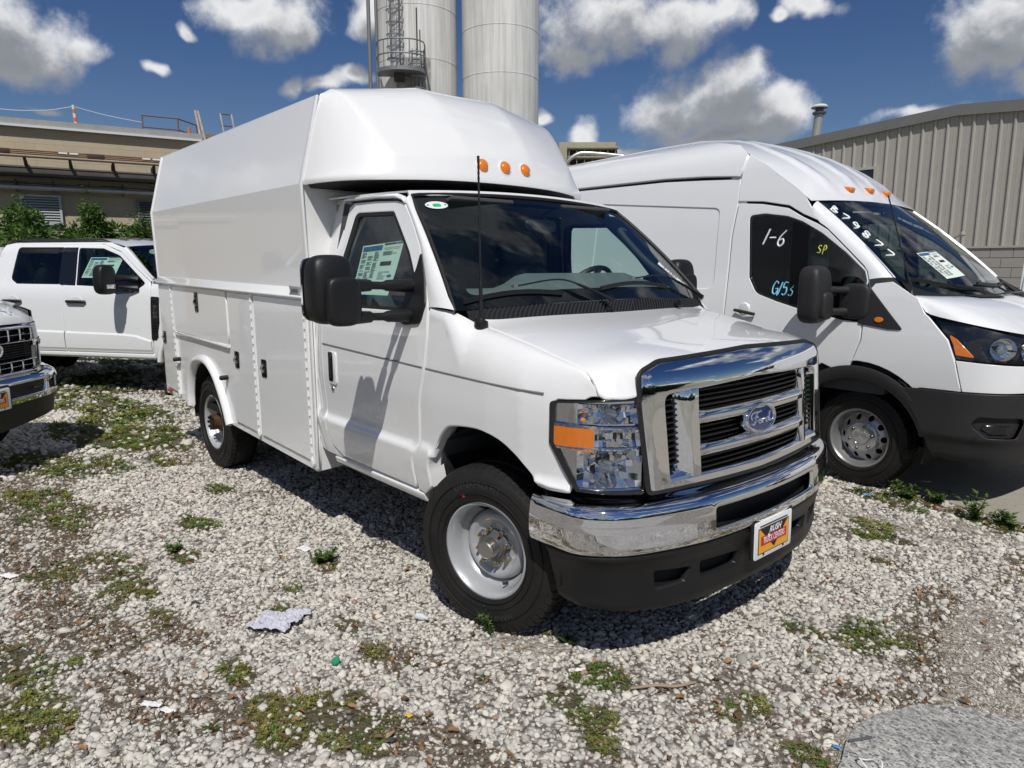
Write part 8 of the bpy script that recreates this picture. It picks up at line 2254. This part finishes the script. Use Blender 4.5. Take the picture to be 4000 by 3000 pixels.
plant(.60, 2.46, .10, 9, 'bright weed clump in front of the van front tyre', 13, .04, spread=1.3)
plant(.78, 2.50, .085, 8, 'small weed clump on the concrete edge between tyre and tall weed', 14, .04, spread=1.2)
plant(.08, -.955, .13, 5, 'thin weed against the truck front tyre', 15, .022, spread=.5)
plant(.37, -.76, .075, 26, 'grassy tuft in the sand under the front bumper', 16, blade=True, spread=.8)
plant(-1.14, -1.17, .07, 8, 'green weed in the gravel beside the truck door', 17, .035, spread=1.5)
plant(-1.83, -1.74, .05, 7, 'small green weed in open gravel left of the truck', 18, .03, spread=1.5)
plant(.06, -1.36, .05, 14, 'grass sprig in the gravel below the front tyre', 19, blade=True, spread=1.3)
plant(.33, -1.20, .045, 12, 'grass sprig left of the clover patch', 21, blade=True, spread=1.4)
plant(-.06, -2.13, .06, 12, 'dark grass sprig at the bottom left', 20, blade=True, spread=1.5)

# =================================================================== litter
def crumple(name, x, y, w, h, hgt, m, label, cat, seed, rot=0.0, n=16, z=None):
    rg = np.random.default_rng(seed); zz = (gz(x, y) if z is None else z) + .010; A = []
    for i in range(n + 1):
        r = []
        for j in range(n + 1):
            u, v = i/n - .5, j/n - .5
            th = math.atan2(v, u); e = 1 - .34*max(abs(u), abs(v))*2*float(fbm(np.array([math.cos(th)*1.5 + seed]), np.array([math.sin(th)*1.5]), 1.4, seed, 2)[0]) - .05*rg.random()*(abs(u) > .44 or abs(v) > .44)
            px, py = u*w*e*1.15, v*h*e*1.15
            fz = fbm(np.array([u*3 + seed]), np.array([v*3]), 3.2, seed, 3)[0]
            ridge = abs(fz - .5)*2
            zz_ = hgt*(1 - ridge)*(1 - .6*max(abs(u), abs(v))*2) + .004*rg.random()
            c, s_ = math.cos(rot), math.sin(rot)
            r.append((x + px*c - py*s_, y + px*s_ + py*c, zz + zz_))
        A.append(r)
    o = grid_obj(name, A, m, None, angle=25); return tag(o, label, cat)
CLOTH = mat('dirty_cloth', (.56, .56, .62), .85, var=(30, .7, (.36, .36, .41)))
crumple('rag', -.63, -1.655, .22, .17, .055, CLOTH, 'crumpled pale grey rag lying on the gravel left of the front wheel', 'rag', 3, .6, 26)
crumple('rag_corner', -.655, -1.53, .13, .06, .03, CLOTH, 'twisted corner of pale cloth beside the crumpled grey rag', 'rag', 9, .9, 12)
SCRAP = mat('paper_scrap', (.78, .78, .77), .8, var=(25, .6, (.58, .58, .57)))
crumple('paper_scrap', -.345, -2.25, .085, .03, .015, SCRAP, 'torn white paper strip at the bottom left, left of a pair', 'paper', 4, .7, 10)
crumple('paper_scrap', -.265, -2.215, .07, .028, .014, SCRAP, 'torn white paper strip at the bottom left, right of a pair', 'paper', 5, .5, 10)
crumple('paper_scrap', -2.05, -2.51, .10, .05, .02, SCRAP, 'white paper scrap on the gravel at the left edge', 'paper', 6, .4, 10)
crumple('paper_scrap', -1.36, -1.17, .09, .06, .025, SCRAP, 'crumpled white paper beside the green weed near the door', 'paper', 7, .2, 10)
crumple('paper_scrap', .545, -.885, .075, .024, .006, SCRAP, 'flat white paper strip on the green clover patch', 'paper', 8, 1.05, 8)
PLB = mat('blue_plastic', (.02, .22, .50), .4); PLG = mat('green_plastic', (.02, .28, .14), .35); SLATE = mat('slate_grey', (.05, .052, .06), .6)
crumple('plastic_scrap', 1.45, -.55, .032, .014, .008, PLB, 'blue plastic scrap in the sand at the bottom right', 'scrap', 10, .3, 6)
crumple('plastic_scrap', .385, 2.30, .055, .03, .02, PLB, 'blue plastic scrap in the weeds by the van tyre', 'scrap', 11, .3, 6)
crumple('plastic_scrap', .82, 2.385, .035, .02, .012, mat('pink_plastic', (.60, .16, .20), .5), 'pink plastic scrap in the leaf litter by the concrete', 'scrap', 12, .3, 6)
q = MB(); q.lathe([(.0, .013), (.015, .013), (.018, .009), (.018, 0)], 18, Matrix.Translation((-.165, -1.59, gz(-.165, -1.59) + .012)) @ Matrix.Rotation(.35, 4, 'X')); tag(q.build('bottle_cap', PLG), 'green bottle cap on the gravel below the pale rag', 'bottle cap')
q = MB(); q.tube([(-.25, -1.13, .022), (-.215, -1.12, .026), (-.20, -1.115, .026), (-.185, -1.11, .026)], [.016, .016, .008, .008], 10); tag(q.build('clear_bottle', mat('clear_plastic', (.62, .66, .68), .12, coat=1)), 'small clear plastic bottle in the gravel left of the front tyre', 'bottle')
for (x, y, r, s_, lab) in ((-1.10, -1.86, .2, .045, 'dark slate chip lying on pale gravel left of the rag'), (.41, -1.68, .9, .04, 'dark slate chip beside the green moss at the bottom'), (.50, 1.05, .3, .03, 'dark chip on gravel to the right of the bumper shadow')):
    crumple('slate_chip', x, y, s_, s_*.6, .006, SLATE, lab, 'chip', int(abs(x*100)) + 5, r, 5)
TW = mat('twig_wood', (.33, .25, .17), .85)
q = MB(); q.tube(spline([(.775, -.825, .018), (.83, -.74, .022), (.88, -.68, .017), (.92, -.60, .020)], 5), [.0035 + .003*math.sin(i*.2) for i in range(16)], 6); tag(q.build('twig', TW), 'pale bent twig lying right of the clover patch', 'twig')
q = MB(); q.tube([(.455, -.68, .01), (.50, -.655, .05)], .0022, 5); tag(q.build('twig', TW), 'thin stick poking from the gravel under the bumper', 'twig')
q = MB(); q.tube([(1.47, -.505, .022), (1.515, -.425, .022)], .0045, 6); tag(q.build('metal_rod', mat('rod_grey', (.14, .15, .17), .5, .5)), 'short grey metal rod beside the asphalt at the bottom right', 'rod')
q = MB(); q.tube([(1.57 + .035*math.cos(t), -.575 + .03*math.sin(t), .03 + .012*math.sin(2*t)) for t in np.linspace(0, 5.2, 22)], .0028, 6); tag(q.build('wire_ring', SCRAP), 'white plastic ring on the ground at the bottom right', 'ring')
crumple('yellow_leaf', .34, -1.56, .028, .02, .006, mat('leaf_yellow', (.70, .48, .05), .6), 'bright yellow leaf at the edge of the moss', 'leaf', 31, .3, 5)

# =================================================================== wooded edge of the lot behind the camera (seen only as reflections)
q = MB(); rg = np.random.default_rng(77)
for k in range(46):
    a = math.radians(-150 + 190*k/45 + rg.uniform(-2, 2)); R_ = rg.uniform(34, 46); h = rg.uniform(3.5, 7.5); w = rg.uniform(2.5, 4.5)
    cx, cy = CAM_LOC.x + R_*math.cos(a), CAM_LOC.y + R_*math.sin(a)
    nt, npz = 14, 9; ph = rg.uniform(0, 6, 6)
    rings = []
    for j in range(npz + 1):
        v = j/npz; rr = w*math.sin(PI*(.12 + .86*v))**.7
        rings.append([(cx + rr*math.cos(t)*(1 + .25*math.sin(3*t + ph[0] + 5*v) + .12*math.sin(7*t + ph[1] - 9*v)), cy + rr*math.sin(t)*(1 + .25*math.sin(3*t + ph[0] + 5*v) + .12*math.sin(7*t + ph[1] - 9*v)), h*v + .25*math.sin(5*t + ph[2])*v) for t in np.linspace(0, 2*PI, nt, endpoint=False)])
    q.loft(rings)
tl = q.build('far_trees', mat('far_foliage', (.045, .075, .025), .8, bump=(3, 1.0, .3), var=(1.2, .7, (.02, .04, .015)))); tl['kind'] = 'stuff'
